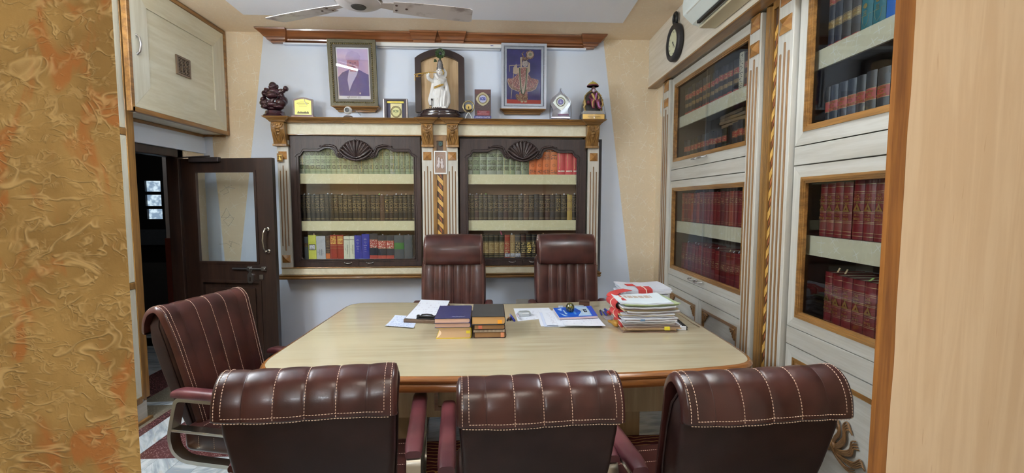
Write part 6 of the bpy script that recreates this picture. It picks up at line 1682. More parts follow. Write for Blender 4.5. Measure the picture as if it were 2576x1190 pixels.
def patch(name, pts, z0, z1, mt, par):
    B = MB(); k = len(pts); B.add([n4(u, v, zz) for zz in (z0, z1) for u, v in pts], [tuple(reversed(range(k))), tuple(range(k, 2 * k))] + [(i, (i + 1) % k, (i + 1) % k + k, i + k) for i in range(k)]); return B.build(name, [mt], par)
cv_ = patch('cover', [(0, 0), (1, 0), (1, 1), (0, 1)], zn + .0127, zn + .0136, nblue, nbk)
patch('cover_print', [(.90, 0), (1, 0), (1, 1), (.90, 1)], zn + .0137, zn + .0139, nmid, nbk)
patch('cover_print', [(.50, .06), (.86, .06), (.86, .97), (.52, .97), (.66, .5)], zn + .0137, zn + .0139, npale, nbk)
patch('cover_print', [(.08, .80), (.16, .62), (.20, .92)], zn + .0137, zn + .0139, npale, nbk); patch('cover_print', [(.07, .42), (.16, .08), (.24, .1)], zn + .0137, zn + .0139, npale, nbk)
patch('cover_print', [(.20, .68), (.24, .68), (.24, .42), (.27, .34), (.24, .27), (.20, .3), (.21, .42)], zn + .0137, zn + .0139, npale, nbk); patch('cover_print', [(.44, .5), (.49, .5), (.49, .22), (.44, .22)], zn + .0137, zn + .0139, plain('notebook_sky', srgb(90, 160, 230), .35), nbk)
patch('badge', [(.755 + .115 * math.cos(a * .393), .52 + .36 * math.sin(a * .393)) for a in range(16)], zn + .014, zn + .0143, plain('badge_pale', srgb(196, 216, 234), .35), nbk)
patch('badge_mark', [(.715, .68), (.80, .68), (.80, .38), (.715, .38)], zn + .0144, zn + .0147, black, nbk); patch('badge_mark', [(.735, .60), (.765, .62), (.785, .5), (.76, .46)], zn + .0148, zn + .015, npale, nbk)
# green glass egg
t = NT('marbled_glass', .05, spec=.8, coat=.6); v = t.coord('Object'); n = t.noise(v, 34.0, 4, .6, 1.5)
t.base(t.mix(t.smooth(n, .42, .62), srgb(24, 34, 26), srgb(120, 116, 50))); eg = t.mat
m = Matrix.Translation((.538, 2.885, zn + .014)); B = MB(m).lathe([(0, 0), (.016, .0), (.025, .008), (.0285, .022), (.027, .038), (.019, .051), (.008, .0575), (0, .059)], 24)
root_mesh('glass_egg', B, [eg], m, 'dark green marbled glass egg standing on the blue notebook', 'paperweight', smooth=60)
gem(.50, 3.02, ZT + .016, .018, .014, .024, 'small clear glass block behind the green egg')
gem(.632, 3.055, ZT + .0135, .036, .016, .018, 'flat clear glass block behind the notebook', rad(-6))
m = TR(.683, 3.13, ZT, rad(-10)); B = MB(m).box(-.036, .036, -.02, .02, 0, .05)
root_mesh('wooden_block', B, [wood('block_wood', srgb(58, 36, 28), srgb(96, 66, 50), .4, axis=0, freq=60)], m, 'small dark wooden block behind the glass blocks', 'block', bevel=.003)
# pens, red capped pen, folded note, brass pear
pen((.765, 3.0, ZT + .006), (.745, 2.88, ZT + .006), .006, ink_b, ink_d, 'dark blue pen nearer the notebook, behind the folded note')
pen((.785, 3.015, ZT + .006), (.772, 2.86, ZT + .006), .006, ink_b, clear_p, 'dark blue pen with pale cap behind the folded note')
pen((.80, 2.89, ZT + .012), (.80, 3.03, ZT + .012), .008, ink_b, red_p, 'blue marker with red cap between the notebook and the file pile')
sheet('folded_note', [(.765, 2.69), (.835, 2.68), (.80, 2.84), (.74, 2.83)], 'grey folded note between the sheets and the file pile', [line_print('note_grey', srgb(170, 162, 168), srgb(110, 104, 114), 8)], curl=.006, thick=.004)
m = TR(.752, 2.645, ZT + .021, rad(28)); B = MB(m @ Matrix.Rotation(rad(-90), 4, 'X')).lathe([(0, -.05), (.012, -.048), (.021, -.036), (.021, -.022), (.014, -.002), (.009, .016), (.009, .034), (.006, .04), (0, .042)], 20)
root_mesh('brass_weight', B, [plain('aged_brass', srgb(178, 134, 58), .4, .25, var=.1)], m, 'golden pear shaped weight lying against the red bands of the file pile', 'paperweight', smooth=50)
# --- pile of case files
fcol = {}
def fc_(c):
    if c not in fcol: fcol[c] = pgm('file_%d' % len(fcol), srgb(*c))
    return fcol[c]
def file_bundle(z0, h, x0, x1, y0, y1, rot, cols, label, bow=.0, flopc=0.0, top=None):
    """a case file: a few ragged sheets thick, edges out of line, drooping a little at the near edge"""
    cx, cy_ = (x0 + x1) / 2, (y0 + y1) / 2; M = TR(cx, cy_, z0, rot)
    t = thing('case_file', label, 'file', M, 'case files piled on the table')
    n = len(cols); hh = h / n
    for i, c in enumerate(cols):
        jx, jy = RND.uniform(-.008, .008), RND.uniform(-.008, .008); B = MB(M); w, d = (x1 - x0) / 2 + RND.uniform(-.006, .004), (y1 - y0) / 2 + RND.uniform(-.006, .004)
        nu, nv = 10, 6; ring_t = []; zz = hh * i
        def P(u, v, k): return Vector((jx + u * w, jy + v * d, zz + hh * k * .96 + bow * u * u + flopc * max(0, -v) ** 2 * .5 + .0012 * math.sin(u * 9 + i * 2 + v * 4)))
        T_ = [[P(-1 + 2 * a / nu, -1 + 2 * b / nv, 1) for a in range(nu + 1)] for b in range(nv + 1)]; L_ = [[P(-1 + 2 * a / nu, -1 + 2 * b / nv, 0) for a in range(nu + 1)] for b in range(nv + 1)]
        B.loft(T_, cap=False, closed=False); B.loft(L_, cap=False, closed=False)
        for A in (0, nv): B.loft([T_[A], L_[A]], cap=False, closed=False)
        for A in (0, nu): B.loft([[r[A] for r in T_], [r[A] for r in L_]], cap=False, closed=False)
        B.build('sheaf', [top if (top and i == n - 1) else fc_(c)], t, smooth=50)
    return t
Wh, Gy, Tn, Bf, Gn, Br = (214, 218, 228), (170, 158, 156), (176, 148, 116), (204, 186, 140), (176, 192, 150), (140, 116, 100)
t = NT('stamped_sheet', .7); g = t.n('TexCoord').outputs['Generated']; x = t.n('SeparateXYZ', [g]); bk_ = t.n('TexBrick', {'Vector': g, 'Color1': srgb(186, 158, 132), 'Color2': srgb(172, 144, 118), 'Mortar': srgb(214, 216, 222), 'Scale': 1.0, 'Mortar Size': .012, 'Brick Width': .115, 'Row Height': .26}).outputs[0]
msk = t.math('MULTIPLY', t.math('MULTIPLY', t.math('GREATER_THAN', x.outputs[0], .22), t.math('LESS_THAN', x.outputs[0], .78)), t.math('MULTIPLY', t.math('GREATER_THAN', x.outputs[1], .52), t.math('LESS_THAN', x.outputs[1], .78)))
t.base(t.mix(t.math('MULTIPLY', msk, t.math('ADD', .5, t.math('MULTIPLY', t.noise(g, 60.0, 3), .6))), srgb(222, 234, 240), bk_)); stamped = t.mat
z = ZT; PX0, PX1, PY0, PY1 = .775, 1.075, 2.49, 2.76
files = [(.020, [Br, Tn, Tn], 'lowest brown case file with ragged edges at the bottom of the pile', 0, -2, 0, 0), (.018, [Tn, Br, Gy], 'second case file from the bottom, grey brown with a yellow flag', .012, 1, 0, 0), (.024, [Gy, Wh, Wh], 'third case file from the bottom, grey and white', .0, -3, .004, 0), (.018, [Wh, Gy, Wh], 'fourth case file from the bottom, white sheets with blue tab', -.008, 2, .006, .0),
         (.020, [Wh, Bf, Wh], 'fifth case file from the bottom, white with a buff cover', -.012, -4, .008, .004), (.022, [Gy, Wh, Bf], 'case file with a buff folded cover in the upper half of the pile', -.004, 3, .010, .006), (.018, [Gy, Gy, Wh], 'grey case file second under the green one', -.008, 0, .010, .006), (.014, [Gn, Gn, Gn], 'green covered case file just below the stamped sheet', -.004, 2, .012, .006), (.010, [Wh, Wh], 'topmost case file with brown revenue stamps pasted on white paper', -.02, -3, .012, .004)]
for i, (h, cols, lb, dx, rt, bow, fl_) in enumerate(files):
    o = file_bundle(z, h, PX0 + dx, PX1 + dx + (.01 if i % 2 else 0), PY0 + RND.uniform(-.008, .008), PY1, rad(rt), cols, lb, bow * .6, fl_, stamped if i == len(files) - 1 else None); z += h + .0004
    if i == 1: MB().box(1.0, 1.028, 2.475, 2.485, z - .022, z - .004).build('page_marker', [m_y], o)
    if i == 3: MB().box(.86, .885, 2.476, 2.488, z - .012, z - .002).build('page_marker', [plain('marker_blue', srgb(96, 132, 170), .6)], o)
ZP = z
# red cloth bands tied with white string at the left ends of the bundles
band = plain('red_cloth', srgb(188, 62, 62), .7, var=.06); strg = plain('white_string', srgb(222, 206, 190), .7)
for k, (z0, z1, dx, lb) in enumerate(((ZT + .002, ZT + .058, .016, 'lowest red cloth band with white string round the left end of the file pile'), (ZT + .060, ZT + .112, -.012, 'middle red cloth band with white string round the left end of the file pile'), (ZT + .112, ZP + .004, -.022, 'upper red cloth band with white string round the left end of the file pile'))):
    x = PX0 + dx - .014; zm = (z0 + z1) / 2; hz = (z1 - z0) / 2; m = Matrix.Translation((x, 2.6, z0)); B = MB(); rings = []
    yA_, yB_ = (2.545, 2.70) if k < 2 else (2.56, 2.74)
    prof_ = [(.055, hz), (.02, hz), (-.002, hz * .8), (-.016, hz * .3), (-.018, -.1 * hz), (-.012, -hz * .6), (.004, -hz * .95), (.04, -hz)]
    for j in range(7):
        y = yA_ + (yB_ - yA_) * j / 6
        rings.append([Vector((x + a + .012, y, zm + b)) for a, b in prof_] + [Vector((x + a * .9 + .018, y, zm + b * .9)) for a, b in reversed(prof_)])
    B.loft(rings); o = root_mesh('ribbon_band', B, [band], m, lb, 'ribbon', 'red bands of the file pile', smooth=50)
    ym_ = yA_ + (yB_ - yA_) * .4
    MB().tube([Vector((x + a + .0105, ym_ + .015 * math.sin(i * .8), zm + b)) for i, (a, b) in enumerate(prof_)], .0028, 6).build('string', [strg], o, smooth=60)
if True:                                     # the upper band continues over the far half of the pile
    x = PX0 - .02; m = Matrix.Translation((x + .1, 2.76, ZP)); B = MB()
    pts_ = [Vector((x - .004, 2.70, ZP - .004)), Vector((x + .02, 2.735, ZP + .008)), Vector((x + .07, 2.775, ZP + .014)), Vector((x + .13, 2.80, ZP + .018))]
    B.loft([[p + Vector((-.02, .03, 0)), p + Vector((.02, -.03, 0)), p + Vector((.02, -.03, .002)), p + Vector((-.02, .03, .002))] for p in spline(pts_, 4)])
    root_mesh('ribbon_band', B, [band], m, 'red cloth strip running over the back edge of the file pile', 'ribbon', 'red bands of the file pile', smooth=50)
# bundle behind the pile
z = ZT
for i, (h, cols, lb) in enumerate(((.05, [Wh, Gy, Wh], 'lowest white bundle behind the file pile'), (.045, [Wh, Wh, Gy, Wh], 'middle white bundle behind the file pile'), (.05, [Wh, Gy, Wh, Wh], 'upper white bundle behind the file pile, under the red tied one'))):
    file_bundle(z, h, .86 + .01 * i, 1.15, 2.82, 3.08, rad((2, -3, 3)[i]), cols, lb); z += h + .0005
o = file_bundle(z, .03, .885, 1.19, 2.83, 3.10, rad(-2), [Wh, Wh, Wh], 'white document bundle tied with a red band, highest behind the file pile', .010, .0)
B = MB(); yy = 2.83
B.loft([[Vector((x_, y_, z_)) for y_, z_ in ((2.828, z - .02), (2.822, z + .01), (2.826, z + .032), (2.86, z + .040), (2.90, z + .041), (2.90, z + .0385), (2.862, z + .0375), (2.832, z + .03), (2.828, z + .01), (2.834, z - .02))] for x_ in (.965, 1.0, 1.03, 1.055)])
bnd = B.build('red_band', [band], o, smooth=40); MB().tube([(1.012, 2.826, z - .018), (1.016, 2.819, z + .012), (1.012, 2.822, z + .034), (1.006, 2.86, z + .043), (1.0, 2.90, z + .044)], .003, 6).build('string', [strg], bnd, smooth=60)
MB().box(.93, .985, 2.95, 3.02, z + .0335, z + .036).build('red_band', [band], o)
# comb bound report at the right of the pile
cr = thing('comb_bound_report', 'white report with black comb binding at the right end of the file pile', 'report', TR(1.125, 2.66, ZT, rad(-6)))
Mr = mw(cr)
MB(Mr).box(-.035, .035, -.13, .10, .0, .022).build('cover', [paper], cr, bevel=.002)
for i in range(9):
    y = -.118 + i * .0255
    MB(Mr).tube([Vector((.012, y, .0225)), Vector((.030, y, .0235)), Vector((.040, y, .014)), Vector((.036, y, .002))], .0032, 6, flat=1.8).build('comb_tooth', [black], cr, smooth=50)
MB(Mr).box(.0352, .0405, -.13, .10, .0, .006).build('comb_spine', [black], cr)
cab = [(1.13, 2.80, ZT + .06), (1.18, 2.80, ZT + .05), (1.225, 2.75, ZT + .02), (1.245, 2.66, ZT + .004), (1.25, 2.58, ZT + .004)]
root_mesh('thin_cable', MB().tube(spline(cab, 5), .0025, 6), [plain('cable_tan', srgb(150, 126, 100), .5)], Matrix.Translation(cab[-1]), 'thin tan cable curving from behind the file pile to the table edge', 'cable', smooth=60)
# wall socket behind the chairs
s0, s1 = aY(1298, 773, WY), aY(1330, 752, WY); t = thing('wall_socket', 'white socket plate low on the white wall between the high chairs', 'socket', ((s0.x + s1.x) / 2, WY, s0.z))
MB(FRONT @ Matrix.Translation((0, 0, -WY))).plate([(s0.x, s0.z), (s1.x, s0.z), (s1.x, s1.z), (s0.x, s1.z)], (), .0005, .010).build('plate', [white], t, bevel=.003)
for k in (-1, 1): MB(FRONT @ Matrix.Translation((0, 0, -WY))).plate([(s0.x + .056 + k * .03 - .012, s0.z + .025), (s0.x + .056 + k * .03 + .012, s0.z + .025), (s0.x + .056 + k * .03 + .012, s0.z + .05), (s0.x + .056 + k * .03 - .012, s0.z + .05)], (), .010, .014).build('switch', [white], t, bevel=.002)

# ================================================================== ON THE BOOKCASE SHELF
YS = 4.13; SZ = SHELF_Z
PXM = .00358
def Q(px, py, dy=0.0, Y=YS): p = aY(px, py, Y); return Vector((p.x, p.y + dy, p.z))
def solid(B, specs):
    """specs in photograph offsets: (px, py, dy, rx px, ry m, rz px, [tilt])"""
    for s in specs:
        px, py, dy, rx, ry, rz = s[:6]; T = Matrix.Rotation(rad(s[6]), 4, 'Y') if len(s) > 6 else None
        B.ell(Q(px, py, dy), (rx * PXM, ry, rz * PXM), T=T, n=14, k=10)
# laughing figure
rose_w = NT('rosewood_gloss', .22, coat=.3); v = rose_w.coord('Object'); rose_w.base(rose_w.mix(rose_w.noise(v, 30.0, 3), srgb(40, 22, 26), srgb(72, 36, 46))); rose_w = rose_w.mat
bd = thing('laughing_figure_statue', 'dark rosewood seated laughing figure on the shelf end near the door', 'statue', (Q(692, 288).x, YS, SZ))
B = MB(); s = 9.152
def b(x, y, dy, rx, ry, rz, t=0): B.ell(Q(650 + x / s, 180 + y / s, dy), (rx / s * PXM, ry, rz / s * PXM), T=Matrix.Rotation(rad(t), 4, 'Y'), n=14, k=10)
off = -.03
b(385, 360, off - .01, 82, .034, 88); b(372, 400, off - .03, 60, .02, 45); b(480, 370, off, 20, .012, 45); b(305, 380, off, 16, .012, 42)        # head, jaw, ears
b(380, 480, off, 130, .045, 70); b(390, 590, off - .025, 135, .055, 85); b(400, 540, off, 190, .045, 130)                                     # chest, belly, robe
b(260, 470, off, 75, .03, 62, 20); b(215, 440, off, 40, .026, 45); b(200, 540, off - .02, 50, .03, 70); b(235, 560, off - .04, 40, .022, 30)      # raised arm with beads
b(560, 480, off, 75, .032, 60, -25); b(630, 470, off - .01, 38, .024, 60, 35); b(685, 425, off - .015, 52, .03, 58)                              # arm lifting a nugget
b(590, 590, off - .02, 60, .03, 75); b(560, 610, off - .04, 50, .02, 22)
b(590, 760, off - .03, 105, .05, 95); b(230, 760, off - .02, 120, .05, 80); b(180, 680, off - .01, 70, .04, 70); b(640, 690, off, 60, .04, 90)   # knee, folded leg, sack
b(400, 800, off - .035, 150, .045, 60); b(240, 850, off - .03, 90, .045, 50); b(540, 860, off - .03, 110, .045, 45); b(400, 880, off, 170, .05, 50)
for k in range(6): b(300 + k * 50, 700 + 14 * math.sin(k * 1.4), off - .062, 34, .012, 12, 18 * math.sin(k * 2))
for k in range(7): b(330 + 22 * k, 740 + 30 * math.sin(k * .8), off - .06, 14, .012, 40, 20 * math.cos(k))
fig = B.build('figure', [rose_w], bd); mass(fig, .0032, 3)
B = MB(); hx, hz = 385, 355
for (x, y, rx, rz) in ((350, 342, 16, 5), (410, 342, 16, 5)): B.ell(Q(650 + x / s, 180 + y / s, off - .045), (rx / s * PXM, .004, rz / s * PXM))
B.ell(Q(650 + 380 / s, 180 + 366 / s, off - .05), (14 / s * PXM, .007, 16 / s * PXM)); B.tube([Q(650 + x / s, 180 + y / s, off - .048) for x, y in ((335, 388), (360, 402), (385, 405), (412, 400), (432, 384))], .0022, 6)
B.build('face', [rose_w], fig, smooth=60)
B = MB()
for k in range(9): a = rad(120 + 30 * k); B.ell(Q(650 + (215 + 30 * math.cos(a)) / s, 180 + (555 + 34 * math.sin(a)) / s, off - .05), .0035, n=8, k=6)
B.build('bead_string', [rose_w], fig, smooth=60)
MB(Matrix.Translation((Q(696, 288).x, YS - .03, SZ))).lathe([(0, 0), (.092, 0), (.096, .008), (.088, .016), (.080, .022), (.074, .046), (0, .046)], 28).build('pedestal', [rose_w], bd, smooth=40)
# plaques -------------------------------------------------------------
def PT(Y): return FRONT @ Matrix.Translation((0, 0, -Y))
film = glass_mat('plastic_film', (.97, .98, 1, 1), .08, .55)
maroonw = plain('plaque_maroon', srgb(96, 46, 50), .3, coat=.3); goldfoil = plain('gold_foil', srgb(206, 196, 92), .28, .45, var=.05)
def q2(px, py, Y=YS): p = aY(px, py, Y); return (p.x, p.z)
t1 = thing('award_plaque', 'small wooden plaque with wavy top and gold plate beside the laughing statue', 'plaque', (Q(766, 288).x, YS, SZ)); Yp = YS - .02
ax0, az0 = q2(738.5, 286, Yp); ax1, az1 = q2(786, 250, Yp); w = ax1 - ax0; az0 = SZ + .018
topc = [(ax1 - w * k / 12, az1 + .016 * math.sin(math.pi * k / 12) ** 1.5) for k in range(13)]
MB(PT(Yp)).plate([(ax0, az0), (ax1, az0)] + topc, (), -.02, 0).build('board', [maroonw], t1, bevel=.002)
pl_ = MB(PT(Yp)).plate([(ax0 + .012, az0 + .008), (ax1 - .012, az0 + .008)] + [(ax1 - .012 - (w - .024) * k / 12, az1 - .012 + .014 * math.sin(math.pi * k / 12) ** 1.5) for k in range(13)], (), .0005, .003).build('gold_plate', [goldfoil], t1)
tp = plain('plate_ink', srgb(110, 96, 40), .5)
B = MB(PT(Yp)); cxp = (ax0 + ax1) / 2
B.tube([Vector((cxp + .055 * math.cos(a), az1 - .045 + .022 * math.sin(a), .0032)) for a in [rad(20 + 140 * i / 10) for i in range(11)]], .0012, 5); B.build('engraved_arc', [tp], pl_)
for k in range(3): MB(PT(Yp)).plate([(cxp - .05 + .008 * k, az1 - .038 - .011 * k), (cxp + .05 - .008 * k, az1 - .038 - .011 * k), (cxp + .05 - .008 * k, az1 - .035 - .011 * k), (cxp - .05 + .008 * k, az1 - .035 - .011 * k)], (), .003, .0034).build('engraved_line', [tp], pl_)
B = MB(PT(Yp)); B.plate([(cxp - .05, az0 + .016)] + [(cxp - .05 + .1 * k / 10, az0 + .024 + .010 * abs(math.sin(k * 1.9)) + .006 * (k % 2)) for k in range(11)] + [(cxp + .05, az0 + .016)], (), .003, .0036); B.build('engraved_skyline', [tp], pl_)
MB().box(ax0 - .012, ax1 + .012, Yp - .022, Yp + .05, SZ, SZ + .018).build('foot', [maroonw], t1, bevel=.003)
MB().box(ax0 - .008, ax1 + .01, Yp - .008, Yp - .0072, SZ + .018, az1 + .018).build('plastic_wrap', [film], t1)
MB(PT(Yp)).tube([Vector((cxp + .012, az1 + .004, .0095)), Vector((cxp + .02, az1 - .025, .0095)), Vector((cxp + .04, az1 - .05, .0095))], .0018, 5).build('wrap_crease', [paper], t1)
# webcam
wc = thing('webcam', 'round white webcam with dark lens below the portrait', 'webcam', (Q(880, 290).x, YS, SZ)); c = Q(880, 281, -.05)
MB().ell(c, .034, n=20, k=14).build('ball', [white], wc, smooth=60)
MB(Matrix.Translation(c) @ Matrix.Rotation(rad(90), 4, 'X')).lathe([(0, .031), (.017, .031), (.019, .034), (.0175, .037), (0, .035)], 20).build('lens', [black], wc, smooth=40)
MB(Matrix.Translation((c.x, c.y, SZ))).lathe([(0, 0), (.042, 0), (.036, .010), (.024, .016), (0, .016)], 20).build('stand', [plain('webcam_grey', srgb(110, 100, 98), .4)], wc, smooth=40)
MB().tube(spline([c + Vector((.03, .01, .0)), c + Vector((.06, .02, -.002)), c + Vector((.085, .02, -.02)), c + Vector((.10, .02, -.036))], 5), .002, 6).build('cable', [plain('webcam_cable', srgb(90, 104, 112), .5)], wc)
# framed institute plaque
t2 = thing('framed_award', 'square framed gold award with letters and ring emblem beside the arched shrine', 'plaque', (Q(995, 295).x, YS, SZ)); Yp = YS
x0, x1, z1 = q2(965, 270)[0], q2(1026, 270)[0], q2(995, 249)[1]; z0 = SZ + .001
dkf = plain('award_frame', srgb(58, 50, 56), .35)
MB(PT(Yp)).plate([(x0, z0), (x1, z0), (x1, z1), (x0, z1)], [[(x0 + .028, z0 + .006), (x0 + .028, z1 - .016), (x1 - .028, z1 - .016), (x1 - .028, z0 + .006)]], -.02, .012).build('frame', [dkf], t2, bevel=.003)
MB(PT(Yp)).plate([(x0 + .026, z0 + .004), (x1 - .026, z0 + .004), (x1 - .026, z1 - .014), (x0 + .026, z1 - .014)], (), -.01, -.004).build('velvet', [plain('award_velvet', srgb(66, 66, 88), .7)], t2)
MB(PT(Yp)).plate([(x0 + .030, z1 - .036), (x1 - .034, z1 - .036), (x1 - .034, z1 - .020), (x0 + .030, z1 - .020)], (), -.003, .0).build('title_strip', [goldfoil], t2)
cx, cz = (x0 + x1) / 2 + .002, z0 + .062
pnl = MB(PT(Yp)).plate([(cx - .047, z0 + .007), (cx + .05, z0 + .007), (cx + .05, z1 - .040), (cx - .047, z1 - .040)], (), -.003, .0).build('gold_panel', [plain('pale_gold', srgb(202, 196, 152), .35, .3)], t2)
B = MB(PT(Yp)); B.tube([Vector((cx + .044 * math.cos(a), cz + .047 * math.sin(a), .001)) for a in [2 * math.pi * i / 28 for i in range(28)]], .0028, 6, closed=True); B.tube([Vector((cx + .036 * math.cos(a), cz + .039 * math.sin(a), .001)) for a in [2 * math.pi * i / 28 for i in range(28)]], .002, 6, closed=True); B.build('ring_emblem', [plain('emblem_olive', srgb(110, 100, 70), .4, .4)], pnl, smooth=60)
MB(PT(Yp)).plate([(cx + .033 * math.cos(a), cz + .036 * math.sin(a)) for a in [2 * math.pi * i / 24 for i in range(24)]], (), .0002, .0014).build('disc', [plain('emblem_ground', srgb(206, 206, 150), .4, .2)], pnl)
text('ICSI', .027, PT(Yp) @ Matrix.Translation((cx - .001, cz + .004, .0016)), plain('emblem_green', srgb(84, 104, 70), .5), pnl, 'emblem_letters', bold=.0012)
text('NEW DELHI', .006, PT(Yp) @ Matrix.Translation((cx, cz - .02, .0016)), bpy.data.materials['emblem_green'], pnl, 'emblem_letters')
text('NATIONAL AWARD', .008, PT(Yp) @ Matrix.Translation(((x0 + x1) / 2, z1 - .028, .0002)), tp, pnl, 'title')
for s_, xx in ((-1, x0 + .004), (1, x1 - .006)): MB(PT(Yp)).plate([(xx - .004, z0), (xx + .004, z0), (xx + .004, z1 - .004), (xx - .004, z1 - .004)], (), .0125, .0145).build('bright_edge', [steel], t2, bevel=.001)
# arched shrine with the flute player
sh = thing('arched_niche_frame', 'dark arched frame with pale panel standing behind the white statue', 'shrine', (Q(1106, 288).x, 4.2, SZ)); Ya = 4.215
def q3(x, y, Y=Ya): p = aY(1030 + x / 5.668, 100 + y / 5.668, Y); return (p.x, p.z)
outl = [q3(95, 1040), q3(790, 1040), q3(782, 275)] + [q3(782 - 700 * k / 14, 275 - 128 * math.sin(math.pi * k / 14) ** .8) for k in range(1, 14)] + [q3(82, 275)]
inn = [q3(180, 1030), q3(705, 1030), q3(697, 322)] + [q3(697 - 530 * k / 14, 322 - 84 * math.sin(math.pi * k / 14) ** .8) for k in range(1, 14)] + [q3(165, 322)]
MB(PT(Ya)).plate(outl, (inn,), -.02, .035).build('arch_frame', [plain('arch_wood', srgb(40, 23, 20), .35, coat=.05)], sh, bevel=.004)
MB(PT(Ya)).plate(inn, (), -.02, -.005).build('pale_panel', [wood('arch_panel', srgb(196, 166, 124), srgb(220, 194, 156), .45, axis=2, freq=20, world=True)], sh)
base_c = Q(1106, 285, 0); hw_ = .225
B = MB(Matrix.Translation((base_c.x, 4.22, SZ)))
def halfdisc(rx, ry, n=20): return [(rx * math.cos(math.pi + math.pi * k / n), ry * math.sin(math.pi + math.pi * k / n)) for k in range(n + 1)]
for (rx, ry, za, zb) in ((.235, .185, .002, .016), (.225, .178, .016, .028), (.205, .165, .028, .052), (.185, .15, .052, .075), (.165, .14, .075, .088)):
    B.loft([[Vector((x, y, zz)) for x, y in halfdisc(rx * k, ry * k)] for k, zz in ((.985, za), (1, (za + zb) / 2), (.985, zb))])
B.build('stepped_base', [plain('base_wood', srgb(46, 30, 30), .18, coat=.6)], sh, smooth=30)
BZ = SZ + .088
marble = NT('white_marble', .35, spec=.5); v = marble.coord('Object'); marble.base(marble.mix(marble.noise(v, 14.0, 3), srgb(222, 222, 222), srgb(240, 240, 238))); marble = marble.mat
ks = thing('flute_player_statue', 'white marble statue of a standing flute player with gilt details before the arched frame', 'statue', (Q(1108, 268).x, 4.13, BZ))
s = 5.668; Yk = 4.125
def k_(x, y, dy=0.0): p = aY(1030 + x / s, 100 + y / s, Yk); return Vector((p.x, p.y + dy, p.z + (BZ - KB)))
KB = aY(1030 + 440 / s, 100 + 955 / s, Yk).z
U = PXM / s
B = MB()
def e(x, y, dy, rx, ry, rz, t=0): B.ell(k_(x, y, dy), (rx * U, ry, rz * U), T=Matrix.Rotation(rad(t), 4, 'Y'), n=14, k=10)
def limb(pts, r): B.tube([k_(*p) for p in pts], [q * U for q in r], 10)
e(433, 425, -.006, 40, .026, 52); e(433, 470, 0, 20, .014, 34)                         # head, neck
limb([(430, 480, 0), (428, 560, -.004), (425, 640, -.002), (430, 690, 0)], [40, 82, 62, 70])   # chest to waist
e(385, 530, 0, 50, .026, 36, 20); e(480, 530, 0, 50, .026, 36, -20)                    # shoulders
limb([(372, 530, 0), (330, 560, -.016), (282, 540, -.045)], [34, 28, 24]); limb([(282, 540, -.045), (270, 500, -.06), (290, 465, -.07)], [24, 22, 20])   # arm carrying the flute
limb([(500, 530, 0), (480, 560, -.03), (420, 545, -.055)], [36, 30, 24]); limb([(420, 545, -.055), (395, 510, -.062), (385, 480, -.062)], [24, 22, 18])
limb([(425, 690, 0), (410, 780, -.008), (385, 900, -.006), (375, 950, -.004)], [78, 84, 62, 58]); limb([(450, 690, 0), (462, 800, -.004), (455, 900, 0), (450, 950, 0)], [70, 72, 56, 52])   # legs under the cloth
e(430, 720, 0, 96, .04, 62)
limb([(340, 540, .002), (332, 640, .0), (318, 740, .002), (300, 830, .004), (310, 900, .004)], [22, 26, 34, 40, 26]); limb([(505, 540, .004), (530, 640, .004), (545, 760, .006), (545, 860, .006), (520, 930, .004)], [26, 30, 38, 40, 26])   # long scarf
for q in range(5): limb([(350 + 42 * q, 700, -.034), (345 + 40 * q, 800, -.042), (350 + 36 * q, 930, -.036)], [9, 13, 9])
limb([(330, 730, -.03), (350, 800, -.045), (400, 825, -.05), (425, 790, -.045), (430, 690, -.035)], [10, 14, 14, 13, 9])
e(375, 945, -.02, 40, .03, 16); e(460, 945, -.012, 40, .03, 16)
e(360, 460, -.01, 18, .010, 42, 10)
B.box(k_(330, 0).x, k_(520, 0).x, Yk - .05, Yk + .045, BZ + .0005, BZ + .018)
body = B.build('figure', [marble], ks); mass(body, .0026, 3)
# halo, crown, face, flute, girdle
B = MB(PT(Yk - .004)); hc = k_(450, 440); B.lathe([(0, -.004), (80 * U, -.004), (80 * U, .0), (0, .0)], 24, T=Matrix.Translation((hc.x, hc.z, -.018))); B.build('halo', [marble], ks)
B = MB(Matrix.Translation(k_(436, 392, -.002)))
B.lathe([(46 * U, 0), (50 * U, .012), (40 * U, .03), (44 * U, .038), (32 * U, .058), (35 * U, .064), (20 * U, .082), (12 * U, .094), (0, .10)], 16); cr_ = B.build('crown', [plain('tarnished_silver', srgb(128, 124, 124), .35, .6, var=.2, scale=220)], ks, smooth=40)
B = MB()
for q in range(4):
    for a in range(10): B.ell(k_(436 + (44 - 9 * q) * math.cos(a * .628), 380 - 36 * q, -.002 - (44 - 9 * q) * U * math.sin(a * .628)), 5 * U, n=6, k=5)
B.build('crown_beads', [marble], cr_)
B = MB(PT(Yk)); pc = k_(440, 165)
for a in range(16):
    an = a * .3927; B.tube([Vector((pc.x + 22 * U * math.cos(an), pc.z + 22 * U * math.sin(an), .012)), Vector((pc.x + 66 * U * math.cos(an + .1), pc.z + 66 * U * math.sin(an + .1), .016))], [6 * U, 14 * U], 6)
B.tube([Vector((pc.x - 50 * U, pc.z - 100 * U, .012)), Vector((pc.x - 80 * U, pc.z - 110 * U, .014)), Vector((pc.x - 70 * U, pc.z - 80 * U, .014))], 14 * U, 6); B.tube([Vector((pc.x, pc.z - 100 * U, .01)), Vector((pc.x, pc.z, .012))], 8 * U, 6)
pf = B.build('peacock_plume', [plain('plume_green', srgb(52, 74, 40), .4, var=.2, scale=120)], ks, smooth=60)
B = MB(PT(Yk)); B.ell(Vector((pc.x, pc.z, .016)), (22 * U, 26 * U, .006)); B.build('plume_eye', [plain('plume_eye', srgb(20, 22, 30), .3)], pf, smooth=60)
B = MB()
